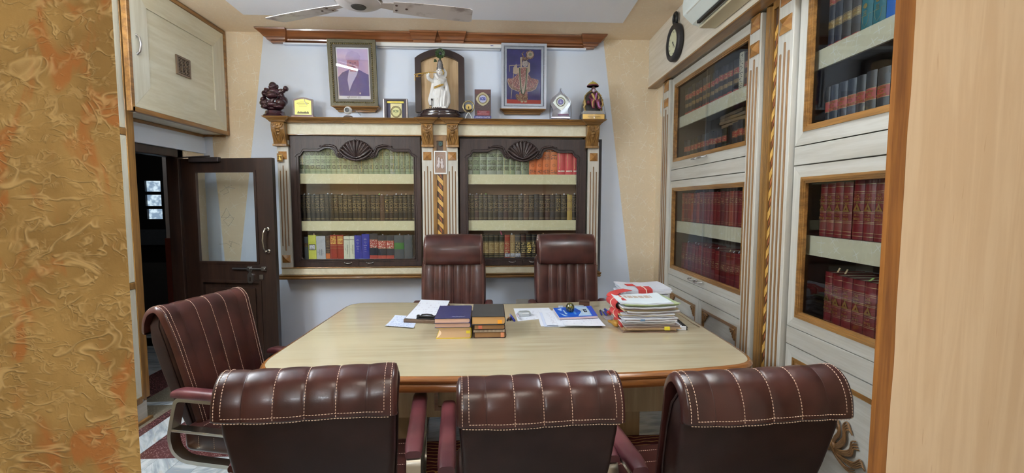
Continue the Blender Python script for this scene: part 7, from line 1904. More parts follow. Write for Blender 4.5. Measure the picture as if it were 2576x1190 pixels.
for xx in (415, 452): B.ell(k_(xx, 418, -.031), (10 * U, .003, 4 * U), n=8, k=6)
B.build('eyes', [plain('statue_eye', srgb(90, 84, 84), .5)], body); B = MB().tube([k_(x, y, -.031) for x, y in ((420, 452), (433, 457), (446, 452))], 3 * U, 5); B.build('lips', [plain('statue_lip', srgb(180, 130, 124), .5)], body)
B = MB().ell(k_(433, 436, -.033), (7 * U, .005, 12 * U), n=8, k=6); B.build('nose', [marble], body)
B = MB().tube([k_(x, y, dy) for x, y, dy in ((90, 500, -.09), (180, 482, -.085), (290, 462, -.075), (395, 455, -.058))], 7 * U, 8)
for q in range(6): B.ell(k_(150 + 30 * q, 492 - 5 * q, -.088 + .003 * q), 10 * U, n=8, k=6)
fl_ = B.build('flute', [gold], ks, smooth=60)
B = MB().tube([k_(130, 500, -.09), k_(150, 535, -.09), k_(190, 520, -.088), k_(220, 500, -.085)], 4 * U, 5); B.tube([k_(100, 510, -.09), k_(100, 585, -.09)], 5 * U, 5); B.ell(k_(130, 525, -.09), 16 * U, n=8, k=6); B.build('flute_tassel', [brass], fl_, smooth=60)
B = MB()
for q in range(9): B.ell(k_(365 + 15 * q, 655 - 5 * q, -.05 + .0006 * (q - 4) ** 2), 9 * U, n=8, k=6)
B.tube([k_(360, 672, -.04), k_(420, 652, -.052), k_(490, 622, -.034)], 6 * U, 6); B.build('girdle', [gold], ks, smooth=60)
B = MB().tube([k_(330, 850, -.055), k_(330, 935, -.055)], 6 * U, 6); B.ell(k_(330, 835, -.055), 14 * U, n=8, k=6)
for q in range(7): B.ell(k_(300 + 26 * q, 948, -.056), 7 * U, n=6, k=5)
B.build('dark_trim', [plain('statue_dark', srgb(50, 42, 38), .4)], ks, smooth=60)
for sg, px in ((-1, 455),): B = MB().tube([k_(470, 400, -.02), k_(492, 440, -.018), k_(480, 470, -.02)], 9 * U, 6); B.build('gilt_hair', [gold], ks, smooth=60)
# ring shaped lamp holder
rl = thing('ring_lamp', 'small brass ring ornament with a leaf lamp between the shrine and the tall plaque', 'ornament', (Q(1179, 295).x, YS, SZ)); c = Q(1179, 270); R_ = .047
B = MB(PT(YS - .03)); B.tube([Vector((c.x + R_ * math.cos(a), c.z + R_ * math.sin(a), 0)) for a in [2 * math.pi * i / 32 for i in range(32)]], .0065, 8, closed=True); rg = B.build('ring', [plain('ring_brass', srgb(170, 158, 120), .3, .7)], rl, smooth=60)
B = MB(PT(YS - .03)); B.lathe([(0, 0), (.026, 0), (.026, .004), (0, .004)], 20, T=Matrix.Translation((c.x, c.z - .005, 0))); B.build('leaf_plate', [plain('leaf_gold', srgb(190, 166, 100), .35, .6, var=.2, scale=200)], rl)
B = MB(PT(YS - .03)); B.tube([Vector((c.x - .03, c.z - .024, .006)), Vector((c.x - .015, c.z - .036, .012)), Vector((c.x + .015, c.z - .036, .012)), Vector((c.x + .03, c.z - .024, .006))], [.003, .009, .009, .003], 8); B.ell(Vector((c.x, c.z - .01, .008)), (.004, .012, .004)); B.build('lamp_bowl', [plain('bowl_dark', srgb(48, 38, 30), .4, .4)], rl, smooth=60)
fz = (c.z - R_) - SZ
B = MB()
for s_ in (-1, 1): B.tube([(c.x, YS - .03, c.z - R_ - .002), (c.x + s_ * .02, YS - .03, SZ + max(fz, .004) * .5), (c.x + s_ * .03, YS - .03, SZ + .004)], .005, 6)
B.build('feet', [plain('foot_glass', srgb(206, 210, 214), .15)], rl, smooth=60)
# tall institute plaque
t3 = thing('tall_award_plaque', 'tall maroon award plaque with gold rosette and blue letters', 'plaque', (Q(1215, 296).x, YS, SZ)); Yp = YS - .01
x0, x1, z1 = q2(1194, 270, Yp)[0], q2(1235, 270, Yp)[0], q2(1215, 225, Yp)[1]; z0 = SZ + .001; w = x1 - x0; h = z1 - z0; cx = (x0 + x1) / 2
t = NT('plaque_print', .3); g = t.n('TexCoord').outputs['Generated']; x = t.n('SeparateXYZ', [g]); wv_ = t.n('TexWave', {'Vector': t.coord('Generated', (9, 1, 9)), 'Scale': 1.0, 'Distortion': 9.0, 'Detail': 2.0}, wave_type='RINGS').outputs[1]
t.base(t.mix(t.math('MULTIPLY', t.smooth(wv_, .6, .8), .5), srgb(74, 54, 58), srgb(150, 120, 110))); MB(PT(Yp)).plate([(x0, z0), (x1, z0), (x1, z1), (x0, z1)], (), -.014, 0).build('board', [t.mat], t3, bevel=.002)
MB(PT(Yp)).plate([(x0 + .004, z1 - .04), (x1 - .004, z1 - .04), (x1 - .004, z1 - .004), (x0 + .004, z1 - .004)], (), 0, .001).build('top_field', [plain('top_brown', srgb(118, 74, 70), .4, var=.1, scale=160)], t3)
rc = z0 + h * .68; rr = w * .36
star = []
for i in range(48):
    a = 2 * math.pi * i / 48; k = 1 + .06 * (i % 2) + .10 * abs(math.cos(2 * a)) ** 3; star.append((cx + rr * k * math.cos(a), rc + rr * k * math.sin(a)))
ros = MB(PT(Yp)).plate(star, (), .0005, .005).build('rosette', [plain('rosette_gold', srgb(202, 192, 150), .35, .4)], t3, bevel=.0008)
B = MB(PT(Yp)); B.tube([Vector((cx + rr * .72 * math.cos(a), rc + rr * .72 * math.sin(a), .0055)) for a in [2 * math.pi * i / 28 for i in range(28)]], .0028, 6, closed=True); B.build('ring', [plain('ring_bronze', srgb(160, 134, 96), .35, .6)], ros, smooth=60)
MB(PT(Yp)).plate([(cx + rr * .62 * math.cos(a), rc + rr * .62 * math.sin(a)) for a in [2 * math.pi * i / 26 for i in range(26)]], (), .005, .0062).build('disc', [plain('disc_lilac', srgb(206, 206, 232), .4)], ros)
text('ICSI', .032, PT(Yp) @ Matrix.Translation((cx, rc, .0064)), plain('letters_blue', srgb(62, 72, 170), .4), ros, 'emblem_letters', bold=.0018, sx=.9)
MB(PT(Yp)).plate([(x0 + .02, z0 + .037), (x1 - .012, z0 + .037), (x1 - .012, z0 + .078), (x0 + .02, z0 + .078)], (), .0005, .002).build('red_field', [plain('field_red', srgb(156, 58, 70), .4)], t3)
MB(PT(Yp)).plate([(x0 - .004, z0 + .006), (x1 + .002, z0 + .006), (x1 + .002, z0 + .033), (x0 - .004, z0 + .033)], (), .0005, .0025).build('blue_field', [plain('field_blue', srgb(70, 74, 160), .4)], t3)
text('In gratitude of', .013, PT(Yp) @ Matrix.Translation((cx, z0 + .067, .0022)), paper, t3, 'lettering', sx=.8); text('WESTERN INDIA REGION', .012, PT(Yp) @ Matrix.Translation((cx + .002, z0 + .049, .0022)), plain('letters_pink', srgb(230, 190, 190), .5), t3, 'lettering', sx=.72)
text('JODHPUR CHAPTER', .0165, PT(Yp) @ Matrix.Translation((cx, z0 + .0195, .0027)), paper, t3, 'lettering', sx=.86, bold=.0004)
MB().box(x0 - .008, x1 + .008, Yp - .010, Yp - .0095, z0, z1 + .003).build('plastic_wrap', [film], t3)
# spade shaped trophy
t4 = thing('spade_trophy', 'pointed dark trophy plaque with pale diamond emblem in clear wrap', 'trophy', (Q(1411, 298).x, YS, SZ)); Yp = YS - .01; s = 10.82
def q5(x, y, Y=Yp): p = aY(1380 + x / s, 200 + y / s, Y); return (p.x, p.z)
half = [(322, 235), (350, 320), (400, 385), (470, 440), (540, 490), (590, 560), (605, 640), (590, 700), (550, 760), (520, 840), (550, 940), (560, 1010)]
ol = [q5(*p) for p in half] + [q5(2 * 325 - x, y) for x, y in reversed(half[1:])]
MB(PT(Yp)).plate(ol, (), -.02, 0).build('board', [plain('trophy_dark', srgb(78, 64, 70), .25, coat=.4)], t4, bevel=.004)
dm = MB(PT(Yp)).plate([q5(330, 410), q5(425, 470), q5(540, 620), q5(450, 760), q5(340, 850), q5(225, 765), q5(115, 635), q5(220, 480)], (), .0005, .006).build('diamond_emblem', [plain('emblem_pale', srgb(208, 214, 202), .3, .2)], t4, bevel=.002)
c5 = q5(325, 615); B = MB(PT(Yp)); B.tube([Vector((c5[0] + .037 * math.cos(a), c5[1] + .037 * math.sin(a), .007)) for a in [2 * math.pi * i / 30 for i in range(30)]], .004, 6, closed=True); B.build('ring', [plain('ring_pale', srgb(190, 184, 160), .3, .5)], dm, smooth=60)
MB(PT(Yp)).plate([(c5[0] + .025 * math.cos(a), c5[1] + .025 * math.sin(a)) for a in [2 * math.pi * i / 24 for i in range(24)]], (), .006, .0085).build('violet_disc', [plain('disc_violet', srgb(92, 80, 160), .3)], dm)
MB(PT(Yp)).plate([(c5[0] - .013, c5[1] - .012), (c5[0] + .013, c5[1] - .012), (c5[0] + .004, c5[1] + .002), (c5[0], c5[1] + .016), (c5[0] - .004, c5[1] + .002)], (), .0085, .0095).build('disc_mark', [plain('mark_lilac', srgb(190, 186, 226), .4)], dm)
MB().box(ol[11][0] - .185 + .02, ol[11][0] + .006, Yp - .03, Yp + .03, SZ + .012, SZ + .030).build('silver_foot', [plain('foot_silver', srgb(180, 176, 186), .25, .6)], t4, bevel=.003)
MB().box(ol[11][0] - .15, ol[11][0] - .02, Yp - .026, Yp + .026, SZ, SZ + .012).build('foot_block', [plain('foot_brown', srgb(120, 100, 92), .4)], t4, bevel=.002)
MB(PT(Yp)).plate([q5(255, 940), q5(545, 935), q5(545, 985), q5(255, 985)], (), .0005, .003).build('name_strip', [plain('strip_violet', srgb(128, 84, 132), .4)], t4)
text('WITH BEST WISHES', .009, PT(Yp) @ Matrix.Translation((q5(400, 960)[0], q5(400, 960)[1], .0033)), plain('letters_rose', srgb(216, 130, 150), .4), t4, 'lettering')
wr = MB(); rings = []
for f, k in ((0, 1.0), (.25, 1.02), (.5, .98), (.62, .8), (.75, .5), (.9, .2), (1, .05)):
    zz = SZ + .001 + (ol[0][1] - SZ) * f; rings.append([Vector((q5(325, 600)[0] + .098 * k * math.cos(a), Yp - .004 + .036 * k * math.sin(a) + .003 * math.sin(a * 5), zz)) for a in [2 * math.pi * i / 20 for i in range(20)]])
wr.loft(rings, cap=False); wr.build('plastic_wrap', [film], t4, smooth=60)
# enthroned figurine
t5 = thing('enthroned_figurine', 'small coloured figurine on a throne under a golden parasol in clear wrap', 'figurine', (Q(1490, 298).x, YS, SZ)); Yp = YS - .03
def k6(x, y, dy=0.0): p = aY(1380 + x / s, 200 + y / s, Yp); return Vector((p.x, p.y + dy, p.z))
V = PXM / s
x0, x1 = k6(870, 0).x, k6(1525, 0).x; zt_ = k6(0, 950).z
MB().box(x0, x1, Yp - .045, Yp + .05, SZ, zt_).build('plinth', [plain('plinth_black', srgb(40, 36, 40), .35)], t5, bevel=.003)
pls = MB(PT(Yp - .045)).plate([(k6(910, 0).x, SZ + .006), (k6(1500, 0).x, SZ + .006), (k6(1500, 0).x, zt_ - .003), (k6(910, 0).x, zt_ - .003)], (), .0004, .002).build('name_plate', [plain('plate_gold', srgb(206, 170, 96), .35, .4)], t5)
text('SEVA SAMITI GOLDEN MEMENTO', .0095, PT(Yp - .045) @ Matrix.Translation(((x0 + x1) / 2 + .006, SZ + .026, .0022)), tp, pls, 'lettering', sx=.8); text('PRESENTED WITH REGARDS', .007, PT(Yp - .045) @ Matrix.Translation(((x0 + x1) / 2 + .006, SZ + .014, .0022)), tp, pls, 'lettering', sx=.8)
stone = plain('figurine_grey', srgb(168, 164, 158), .5)
MB().box(k6(930, 0).x, k6(1500, 0).x, Yp - .038, Yp + .04, zt_, k6(0, 860).z).build('dais', [stone], t5, bevel=.004)
B = MB(); yb_ = .02
B.tube([k6(x, y, yb_) for x, y in ((1010, 850), (985, 600), (1010, 450), (1080, 360), (1200, 290), (1320, 320), (1420, 420), (1460, 560), (1450, 850))], [9 * V * 3] * 9, 8)
for q in range(12): a = rad(-10 + 200 * q / 11); B.ell(k6(1225 + 235 * math.cos(a), 520 - 215 * math.sin(a), yb_ - .004), 20 * V, n=8, k=6)
thr = B.build('throne_rim', [plain('throne_gold', srgb(176, 150, 92), .35, .5, var=.15, scale=150)], t5, smooth=60)
MB(PT(Yp + .02)).plate([(k6(x, y).x, k6(x, y).z) for x, y in ((1030, 860), (1420, 860), (1430, 560), (1390, 430), (1310, 340), (1210, 310), (1090, 370), (1030, 460), (1010, 600))], (), -.012, .0).build('throne_back', [plain('throne_dark', srgb(66, 62, 52), .5)], thr)
B = MB()
for xx in (970, 1440):
    B.tube([k6(xx, 850, -.02), k6(xx - 20, 760, -.024), k6(xx + 20, 690, -.024), k6(xx, 600, -.022)], [16 * V, 26 * V, 30 * V, 24 * V], 8); B.ell(k6(xx, 580, -.022), 34 * V, n=10, k=8)
B.build('throne_arm', [bpy.data.materials['throne_gold']], thr, smooth=60)['label'] = 'gilt lion shaped throne arms'
def limb6(B, pts, r): B.tube([k6(*p) for p in pts], [q * V for q in r], 10)
B = MB(); limb6(B, [(1240, 560, 0), (1235, 460, -.004), (1230, 390, 0)], [95, 90, 55]); B.ell(k6(1225, 310, -.006), (48 * V, .022, 58 * V), n=12, k=10); B.ell(k6(1235, 355, -.004), (24 * V, .012, 40 * V))
limb6(B, [(1160, 420, 0), (1110, 500, -.012), (1150, 560, -.03)], [38, 32, 26]); limb6(B, [(1300, 420, 0), (1350, 500, -.014), (1330, 570, -.03)], [38, 32, 26])
limb6(B, [(1200, 570, 0), (1190, 610, -.03), (1180, 700, -.036), (1190, 780, -.036)], [70, 66, 52, 40]); limb6(B, [(1290, 570, 0), (1320, 610, -.03), (1330, 720, -.034), (1350, 800, -.034)], [70, 66, 52, 40]); B.ell(k6(1190, 800, -.044), (40 * V, .02, 20 * V)); B.ell(k6(1370, 815, -.044), (44 * V, .02, 20 * V))
body = B.build('figure', [plain('robe_maroon', srgb(128, 58, 78), .5, var=.15, scale=90)], t5); mass(body, .0022, 2)
B = MB(); B.ell(k6(1225, 312, -.012), (44 * V, .02, 52 * V), n=12, k=10); B.build('face', [plain('figurine_skin', srgb(196, 178, 196), .5)], body, smooth=60)
B = MB(); limb6(B, [(1165, 400, -.022), (1200, 480, -.034), (1230, 560, -.036), (1165, 640, -.05), (1170, 780, -.05)], [26, 30, 26, 20, 12]); limb6(B, [(1330, 430, -.01), (1345, 520, -.03), (1320, 560, -.04)], [22, 22, 16]); B.build('yellow_shawl', [plain('shawl_ochre', srgb(178, 152, 90), .5)], body, smooth=60)
B = MB(); limb6(B, [(1300, 380, -.02), (1270, 470, -.034), (1250, 590, -.042)], [18, 22, 16]); limb6(B, [(1310, 640, -.052), (1330, 760, -.054), (1400, 820, -.05)], [16, 18, 12]); B.build('violet_sash', [plain('sash_violet', srgb(176, 112, 176), .5)], body, smooth=60)
B = MB()
for xx, c_ in ((1080, 0), (1400, 1)): limb6(B, [(xx, 600, -.0), (xx, 680, -.01)], [44, 46])
B.build('cushions', [plain('cushion_wine', srgb(112, 40, 62), .6)], t5, smooth=60)
B = MB(PT(Yp)); cu = k6(1225, 300); B.plate([(k6(x, y).x, k6(x, y).z) for x, y in ((1160, 280), (1290, 280), (1250, 200), (1215, 170), (1185, 210))], (), -.004, .004); B.build('canopy_spire', [plain('spire_brown', srgb(120, 84, 80), .5)], t5, bevel=.002)
pc = k6(1205, 175); B = MB(Matrix.Translation(pc)); B.lathe([(155 * V, 0), (150 * V, .006), (110 * V, .020), (60 * V, .032), (0, .038)], 24); par = B.build('parasol', [plain('parasol_yellow', srgb(206, 190, 90), .4, .2)], t5, smooth=40)
B = MB(Matrix.Translation(pc)); B.lathe([(158 * V, -.006), (160 * V, .0), (140 * V, .010), (136 * V, .009), (150 * V, -.006)], 24); B.build('parasol_fringe', [plain('fringe_wine', srgb(104, 42, 60), .5)], par, smooth=40)
B = MB().tube([pc + Vector((0, 0, .036)), pc + Vector((0, 0, .046))], [.006, .001], 8); B.tube([pc + Vector((0, .01, -.04)), pc + Vector((0, .005, .02))], .003, 6); B.build('parasol_stick', [bpy.data.materials['throne_gold']], par, smooth=60)
wr = MB(); rings = []; zb_ = SZ + .001
for f, k in ((0, 1.05), (.2, 1.0), (.45, .86), (.65, .66), (.82, .40), (.93, .16), (1, .05)):
    zz = zb_ + (k6(0, 170).z - zb_) * f; rings.append([Vector(((x0 + x1) / 2 + .006 + .118 * k * math.cos(a), Yp + .052 * k * math.sin(a) + .004 * math.sin(a * 6), zz)) for a in [2 * math.pi * i / 22 for i in range(22)]])
wr.loft(rings, cap=False); wr.build('plastic_wrap', [film], t5, smooth=60)

# ================================================================== FRAMED PICTURES
def ledge(xa, xb, zt, zb, label):
    t = thing('picture_ledge', label, 'shelf', ((xa + xb) / 2, WY, zb)); B = MB(); rings = []
    for f, o in ((0, .028), (.12, .034), (.25, .034), (.4, .048), (.55, .052), (.75, .068), (.85, .078), (1, .08)):
        z = zb + f * (zt - zb); k = (.08 - o) * .9; rings.append([Vector((xa + k, WY - .001, z)), Vector((xa + k, WY - o, z)), Vector((xb - k, WY - o, z)), Vector((xb - k, WY - .001, z))])
    B.loft(rings); B.build('moulded_board', [teak], t, bevel=.0015)
    return t
a, b_ = aY(834, 266, WY - .07), aY(954, 268, WY - .07); c = aY(900, 281, WY - .05)
ledge(a.x, b_.x, a.z, c.z, 'moulded wooden ledge under the portrait of a man'); LZ1 = a.z
a2, b2 = aY(1257, 273, WY - .07), aY(1373, 276, WY - .07); c2 = aY(1310, 287, WY - .05)
ledge(a2.x, b2.x, a2.z, c2.z, 'moulded wooden ledge under the blue deity picture'); LZ2 = a2.z
def framed(name, x0, x1, z0, z1, fw, tilt, label, outer, inner, cat='picture', Yb=WY - .04, lace=None):
    """frame leaning forward at the top; local u across, v up, w to the room"""
    M = Matrix.Translation(((x0 + x1) / 2, Yb, z0)) @ Matrix.Rotation(tilt, 4, 'X') @ FRONT; w = (x1 - x0) / 2; h = z1 - z0
    t = thing(name, label, cat, M)
    B = MB(M); B.plate([(-w, 0), (w, 0), (w, h), (-w, h)], [[(-w + fw * .45, fw * .45), (-w + fw * .45, h - fw * .45), (w - fw * .45, h - fw * .45), (w - fw * .45, fw * .45)]], 0, .026)
    fr = B.build('frame', [outer], t, bevel=.004)
    B = MB(M); B.plate([(-w + fw * .4, fw * .4), (w - fw * .4, fw * .4), (w - fw * .4, h - fw * .4), (-w + fw * .4, h - fw * .4)], [[(-w + fw, fw), (-w + fw, h - fw), (w - fw, h - fw), (w - fw, fw)]], 0, .018); B.build('inner_slip', [inner], t, bevel=.004)
    if lace:
        B = MB(M); q = fw * .55; per = [(-w + q, q), (w - q, q), (w - q, h - q), (-w + q, h - q)]
        for (xa, ya), (xb, yb) in zip(per, per[1:] + per[:1]):
            L = math.hypot(xb - xa, yb - ya); n = int(L / lace[1])
            for k in range(n):
                f = (k + .5) / n; B.ell(Vector((xa + (xb - xa) * f, ya + (yb - ya) * f, .022)), (lace[1] * .48, lace[1] * .48, .005), n=8, k=6)
        B.build('carved_border', [lace[0]], t, smooth=60)['kind'] = 'stuff'
    B = MB(M); B.plate([(-w + fw * .9, fw * .9), (w - fw * .9, fw * .9), (w - fw * .9, h - fw * .9), (-w + fw * .9, h - fw * .9)], (), .0, .004)
    return t, M, w, h, B
bronze = plain('frame_bronze', srgb(74, 68, 46), .4, .35, var=.3, scale=110, bump=.4); bronze_d = plain('frame_dark', srgb(60, 54, 40), .4, .3, var=.2, scale=140)
x0, x1 = aY(830, 185, WY - .06).x, aY(949.5, 185, WY - .06).x; z0 = LZ1 + .0; z1 = aY(885, 101, WY - .085).z
t, M, w, h, B = framed('portrait_of_a_man', x0, x1, z0, z1, .062, rad(5.9), 'framed portrait of a man in a dark coat under glass, standing on its ledge', bronze, bronze_d, lace=(plain('frame_lace', srgb(118, 108, 72), .35, .5, var=.3, scale=120), .017))
B.build('mount', [paper], t)
fw = .062; mg = .012; L, R_, D_, U_ = -w + fw + mg, w - fw - mg, fw + .03, h - fw - mg
def flat(name, pts, k, mt): return MB(M).plate(pts, (), .004 + .0003 * k, .0043 + .0003 * k).build(name, [mt], t)
tt = NT('portrait_ground', .6); g = tt.coord('Object', (1, 1, 1)); n = tt.noise(g, 9.0, 4); tt.base(tt.mix(n, srgb(160, 146, 206), srgb(214, 186, 208)))
flat('backdrop', [(L, D_), (R_, D_), (R_, U_), (L, U_)], 1, tt.mat)
pw, ph = R_ - L, U_ - D_
def pp(u, v): return (L + u * pw, D_ + v * ph)
coat = NT('coat_blue', .6); coat.base(coat.mix(coat.noise(coat.coord('Object'), 16.0, 3), srgb(36, 38, 120), srgb(64, 74, 168)))
flat('coat', [pp(0, 0), pp(1, 0), pp(1, .46), pp(.86, .50), pp(.70, .56), pp(.36, .56), pp(.14, .50), pp(0, .40)], 2, coat.mat)
flat('shirt', [pp(.34, .10), pp(.46, .28), pp(.62, .46), pp(.67, .57), pp(.52, .60), pp(.36, .55), pp(.30, .34)], 3, plain('shirt_pale', srgb(190, 188, 222), .6, var=.02))
skin = plain('portrait_skin', srgb(178, 120, 150), .6, var=.08, scale=40); skin2 = plain('portrait_shade', srgb(146, 92, 136), .6, var=.08, scale=40)
flat('neck', [pp(.40, .52), pp(.60, .52), pp(.62, .62), pp(.40, .62)], 4, skin2)
flat('head', [pp(.50 + .20 * math.cos(a), .69 + .165 * math.sin(a)) for a in [2 * math.pi * i / 24 for i in range(24)]], 5, skin)
flat('turban', [pp(.28, .76), pp(.74, .76), pp(.76, .84), pp(.68, .92), pp(.50, .96), pp(.34, .92), pp(.27, .84)], 6, plain('turban_lilac', srgb(166, 142, 190), .6, var=.08, scale=30))
for u in (.42, .58): flat('eye', [pp(u + .04 * math.cos(a), .705 + .010 * math.sin(a)) for a in [2 * math.pi * i / 10 for i in range(10)]], 7, plain('portrait_ink', srgb(70, 48, 96), .6) if 'portrait_ink' not in bpy.data.materials else bpy.data.materials['portrait_ink'])
flat('moustache', [pp(.41, .625), pp(.50, .645), pp(.59, .625), pp(.50, .630)], 7, bpy.data.materials['portrait_ink']); flat('nose', [pp(.47, .655), pp(.53, .655), pp(.50, .71)], 7, skin2)
flat('medal', [pp(.69 + .02 * math.cos(a), .055 + .022 * math.sin(a)) for a in [2 * math.pi * i / 10 for i in range(10)]], 4, paper)
cap = plain('caption_ink', srgb(52, 44, 92), .6); cz_ = fw + .016
text('श्री', .020, M @ Matrix.Translation((-.052, cz_, .0046)), cap, t, 'caption')
for xa, xb in ((-.035, .022), (.028, .058)):
    flat('caption_headline', [(xa, cz_ + .006), (xb, cz_ + .006), (xb, cz_ + .0075), (xa, cz_ + .0075)], 1, cap)
    n = int((xb - xa) / .007)
    for k in range(n): flat('caption_stroke', [(xa + .007 * k + .002, cz_ - .006), (xa + .007 * k + .0034, cz_ - .006), (xa + .007 * k + .0034, cz_ + .006), (xa + .007 * k + .002, cz_ + .006)], 1, cap)
gp = glass_mat('picture_glass', (1, 1, 1, 1), .0, .9)
MB(M).plate([(-w + fw * .9, fw * .9), (w - fw * .9, fw * .9), (w - fw * .9, h - fw * .9), (-w + fw * .9, h - fw * .9)], (), .0085, .0105).build('glass', [gp], t)
# blue deity picture
x0, x1 = aY(1261, 190, WY - .05).x, aY(1374, 190, WY - .05).x; z0 = LZ2; z1 = aY(1320, 110, WY - .07).z
silver = plain('frame_silver', srgb(176, 182, 194), .35, .25, var=.06, scale=60)
t, M, w, h, B = framed('deity_picture', x0, x1, z0, z1, .048, rad(2.0), 'blue picture of a flute playing deity in a wide skirt, pale silver frame', silver, plain('slip_silver', srgb(150, 158, 170), .35, .3, var=.1, scale=150), lace=(plain('frame_bead_silver', srgb(150, 156, 168), .35, .3), .010))
bl = NT('picture_blue', .5); bl.base(bl.mix(bl.smooth(bl.noise(bl.coord('Object'), 10.0, 4), .3, .75), srgb(38, 32, 122), srgb(62, 58, 164))); B.build('backdrop', [bl.mat], t)
W2, H2 = (w - .048) * 2, h - .096
def dp(x, y): return (-w + .048 + (x - 80) / (650 - 80) * W2, .048 + (1010 - y) / (1010 - 145) * H2)
def flat2(name, pts, k, mt, hole=()): return MB(M).plate([dp(*p) for p in pts][::-1], (), .004 + .0003 * k, .0043 + .0003 * k).build(name, [mt], t)
flat2('red_floor', [(80, 940), (650, 945), (650, 1010), (80, 1010)], 1, plain('picture_red', srgb(196, 50, 48), .5))
br = NT('brocade', .5); g = br.coord('Object'); vv = br.n('TexVoronoi', {'Vector': g, 'Scale': 95.0}, feature='F1').outputs['Distance']; br.base(br.mix(br.smooth(vv, .25, .5), srgb(222, 196, 180), srgb(168, 100, 96)))
br2 = NT('brocade_edge', .5); vv = br2.n('TexVoronoi', {'Vector': br2.coord('Object'), 'Scale': 120.0}, feature='F1').outputs['Distance']; br2.base(br2.mix(br2.smooth(vv, .3, .5), srgb(214, 190, 150), srgb(120, 76, 66)))
cream_p = plain('picture_cream', srgb(214, 196, 176), .5, var=.1, scale=120)
sk = [(300, 440), (260, 540), (180, 605), (105, 605), (100, 640), (125, 720), (165, 765), (230, 790), (300, 815), (420, 810), (490, 800), (560, 760), (600, 660), (600, 620), (545, 605), (470, 590), (430, 530), (415, 440)]
flat2('skirt_edge', [(x + (8 if x > 350 else -8), y + 6) for x, y in sk], 1, cream_p); flat2('skirt', sk, 2, br.mat)
flat2('skirt_border', [(110, 640), (165, 730), (300, 790), (420, 785), (540, 740), (595, 650), (560, 740), (490, 795), (420, 808), (300, 812), (165, 762), (125, 715)], 3, br2.mat)
for k in range(9):
    f = k / 8; flat2('skirt_pleat', [(315 + 85 * f, 470), (322 + 85 * f, 470), (150 + 400 * f + 12, 700 + 60 * math.sin(f * 3.14)), (150 + 400 * f, 700 + 60 * math.sin(f * 3.14))], 3, plain('pleat_wine', srgb(116, 66, 78), .5) if 'pleat_wine' not in bpy.data.materials else bpy.data.materials['pleat_wine'])
flat2('legs', [(285, 800), (425, 800), (430, 900), (290, 880)], 2, br.mat); flat2('sash_end', [(250, 845), (290, 870), (400, 870), (435, 900), (430, 940), (380, 965), (280, 965), (240, 930), (225, 870)], 3, br2.mat)
for x in (340, 400): flat2('foot', [(x - 26, 960), (x + 22, 955), (x + 14, 985), (x - 22, 988)], 3, cream_p)
flat2('torso', [(285, 420), (430, 420), (440, 520), (410, 760), (350, 860), (300, 760), (275, 520)], 4, cream_p); flat2('bodice', [(310, 430), (405, 430), (395, 600), (350, 780), (320, 600)], 5, br.mat)
flat2('arm', [(190, 430), (240, 370), (260, 440), (300, 420), (310, 470), (240, 540), (185, 520)], 4, cream_p); flat2('arm', [(440, 340), (465, 360), (470, 480), (440, 520), (415, 470)], 4, cream_p)
flat2('face', [(385 + 46 * math.cos(a), 362 + 56 * math.sin(a)) for a in [2 * math.pi * i / 20 for i in range(20)]][::-1], 6, plain('picture_face', srgb(206, 196, 198), .5)); flat2('hair', [(345, 330), (440, 320), (440, 400), (425, 330), (385, 308), (350, 325), (340, 370)], 7, plain('picture_hair', srgb(44, 34, 48), .5))
for x, y, rx, ry in ((372, 360, 9, 4), (402, 355, 9, 4), (384, 392, 9, 3)): flat2('feature', [(x + rx * math.cos(a), y + ry * math.sin(a)) for a in [2 * math.pi * i / 8 for i in range(8)]][::-1], 8, bpy.data.materials['picture_hair'])
flat2('crown', [(330, 320), (440, 310), (420, 250), (385, 270), (360, 250), (345, 200), (380, 185), (360, 178), (325, 205), (340, 260)], 6, br2.mat)
flat2('crest', [(465 + 70 * math.cos(a), 225 + 68 * math.sin(a)) for a in [2 * math.pi * i / 24 for i in range(24)]][::-1], 6, br2.mat); flat2('crest_ring', [(468 + 52 * math.cos(a), 222 + 50 * math.sin(a)) for a in [2 * math.pi * i / 24 for i in range(24)]][::-1], 7, cream_p); flat2('crest_eye', [(470 + 26 * math.cos(a), 220 + 26 * math.sin(a)) for a in [2 * math.pi * i / 20 for i in range(20)]][::-1], 8, plain('picture_sage', srgb(150, 156, 128), .5))
flat2('ear_jewel', [(300, 270), (335, 260), (335, 440), (310, 440)], 6, cream_p)
flat2('flute', [(120, 398), (350, 382), (350, 392), (120, 410)], 7, cream_p); flat2('flute_cord', [(120, 400), (130, 400), (130, 500), (122, 500)], 7, cream_p)
flat2('staff', [(192, 520), (200, 520), (158, 925), (148, 925)], 3, cream_p)
B = MB(M); gl = [(295, 440), (300, 560), (310, 700), (330, 840), (360, 862), (380, 830), (400, 700), (408, 560), (415, 440)]
B.tube([Vector((*dp(*p), .0085)) for p in gl], .004, 6); B.build('garland', [plain('picture_green', srgb(64, 112, 70), .5)], t, smooth=60)
MB(M).plate([(-w + .044, .044), (w - .044, .044), (w - .044, h - .044), (-w + .044, h - .044)], (), .0125, .0145).build('glass', [gp], t)

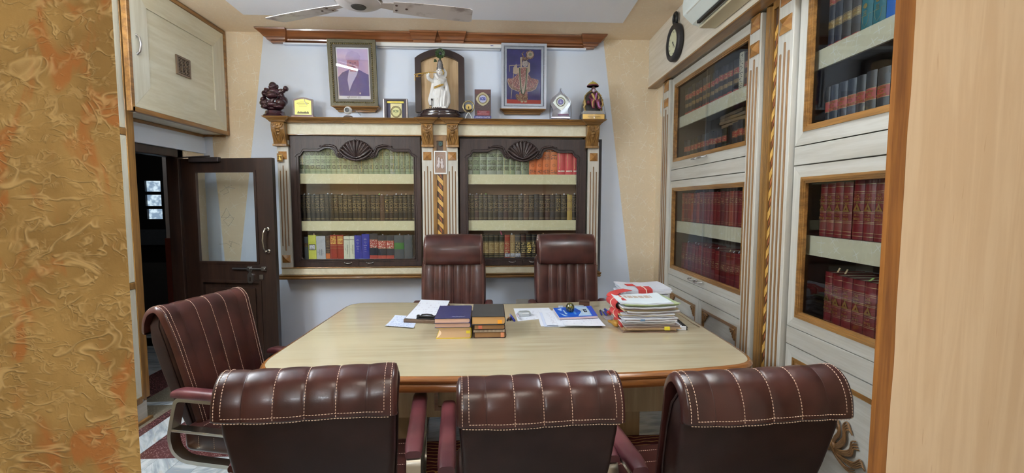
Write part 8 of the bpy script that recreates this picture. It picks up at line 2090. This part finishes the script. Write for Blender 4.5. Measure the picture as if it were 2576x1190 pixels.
# ================================================================== CEILING FAN
HX, HY, HZ = -.635, 2.43, 2.5
fn = thing('ceiling_fan', 'dusty white three bladed ceiling fan hanging over the table', 'ceiling fan', (HX, HY, CZ))
fan_w = NT('fan_enamel', .35, .15); v = fan_w.coord('Object'); n = fan_w.noise(v, 7.0, 4, .6); fan_w.base(fan_w.mix(fan_w.smooth(n, .52, .68), srgb(206, 200, 202), srgb(150, 138, 138))); fan_w = fan_w.mat
FM = Matrix.Translation((HX, HY, HZ))
MB(FM).lathe([(0, -.022), (.04, -.022), (.080, -.016), (.108, -.004), (.114, .008), (.110, .018), (.095, .04), (.05, .055), (.03, .06), (0, .06)], 36).build('motor', [fan_w], fn, smooth=40)
hub = MB(FM).lathe([(0, -.026), (.034, -.0255), (.038, -.022), (.0, -.021)], 28).build('hub_cap', [plain('hub_dark', srgb(70, 66, 68), .35, .5)], fn, smooth=40)
MB(FM).lathe([(.113, .0), (.120, .004), (.120, .010), (.113, .014)], 36).build('trim_ring', [steel], fn, smooth=50)
B = MB().tube([(HX, HY, HZ + .05), (HX, HY, CZ - .03)], .012, 10); B.build('down_rod', [fan_w], fn, smooth=60)
MB(Matrix.Translation((HX, HY, CZ))).lathe([(0, 0), (.06, 0), (.055, -.03), (.03, -.06), (.014, -.065), (0, -.065)], 24).build('canopy', [fan_w], fn, smooth=40)
angL = math.atan2(2.67 - HY, -1.154 - HX); angR = math.atan2(2.565 - HY, -.043 - HX)
for a in (angL, angR, (angL + angR) / 2 + math.pi):
    BMx = FM @ Matrix.Rotation(a, 4, 'Z') @ Matrix.Translation((0, 0, -.006)) @ Matrix.Rotation(rad(-9), 4, 'X')
    ol = [(.17, -.050), (.30, -.062), (.45, -.068), (.555, -.068), (.572, -.058), (.585, .045), (.57, .058), (.45, .060), (.30, .056), (.17, .046)]
    bl_ = MB(BMx).plate(ol, (), 0, .003).build('blade', [fan_w], fn, bevel=.001)
    MB(BMx).plate([(.10, -.02), (.18, -.034), (.25, -.03), (.26, .0), (.25, .03), (.18, .034), (.10, .02)], (), .003, .007).build('blade_arm', [fan_w], bl_)
    for (x, y) in ((.185, -.022), (.185, .022), (.235, .0)): MB(BMx).ell((x, y, -.001), (.007, .007, .003), n=8, k=6).build('screw', [plain('screw_brown', srgb(88, 70, 66), .4, .4)] if 'screw_brown' not in bpy.data.materials else [bpy.data.materials['screw_brown']], bl_)
# ------------------------------------------------------------------ lettering becomes plain mesh
DG = bpy.context.evaluated_depsgraph_get()
for o in [o for o in COL.objects if o.type == 'FONT']:
    me = bpy.data.meshes.new_from_object(o.evaluated_get(DG))
    nm = o.name.split('.')[0]; o.name = 'old_lettering'
    q = bpy.data.objects.new(nm, me); COL.objects.link(q)
    q.parent = o.parent; q.matrix_basis = o.matrix_basis.copy()
    bpy.data.objects.remove(o)
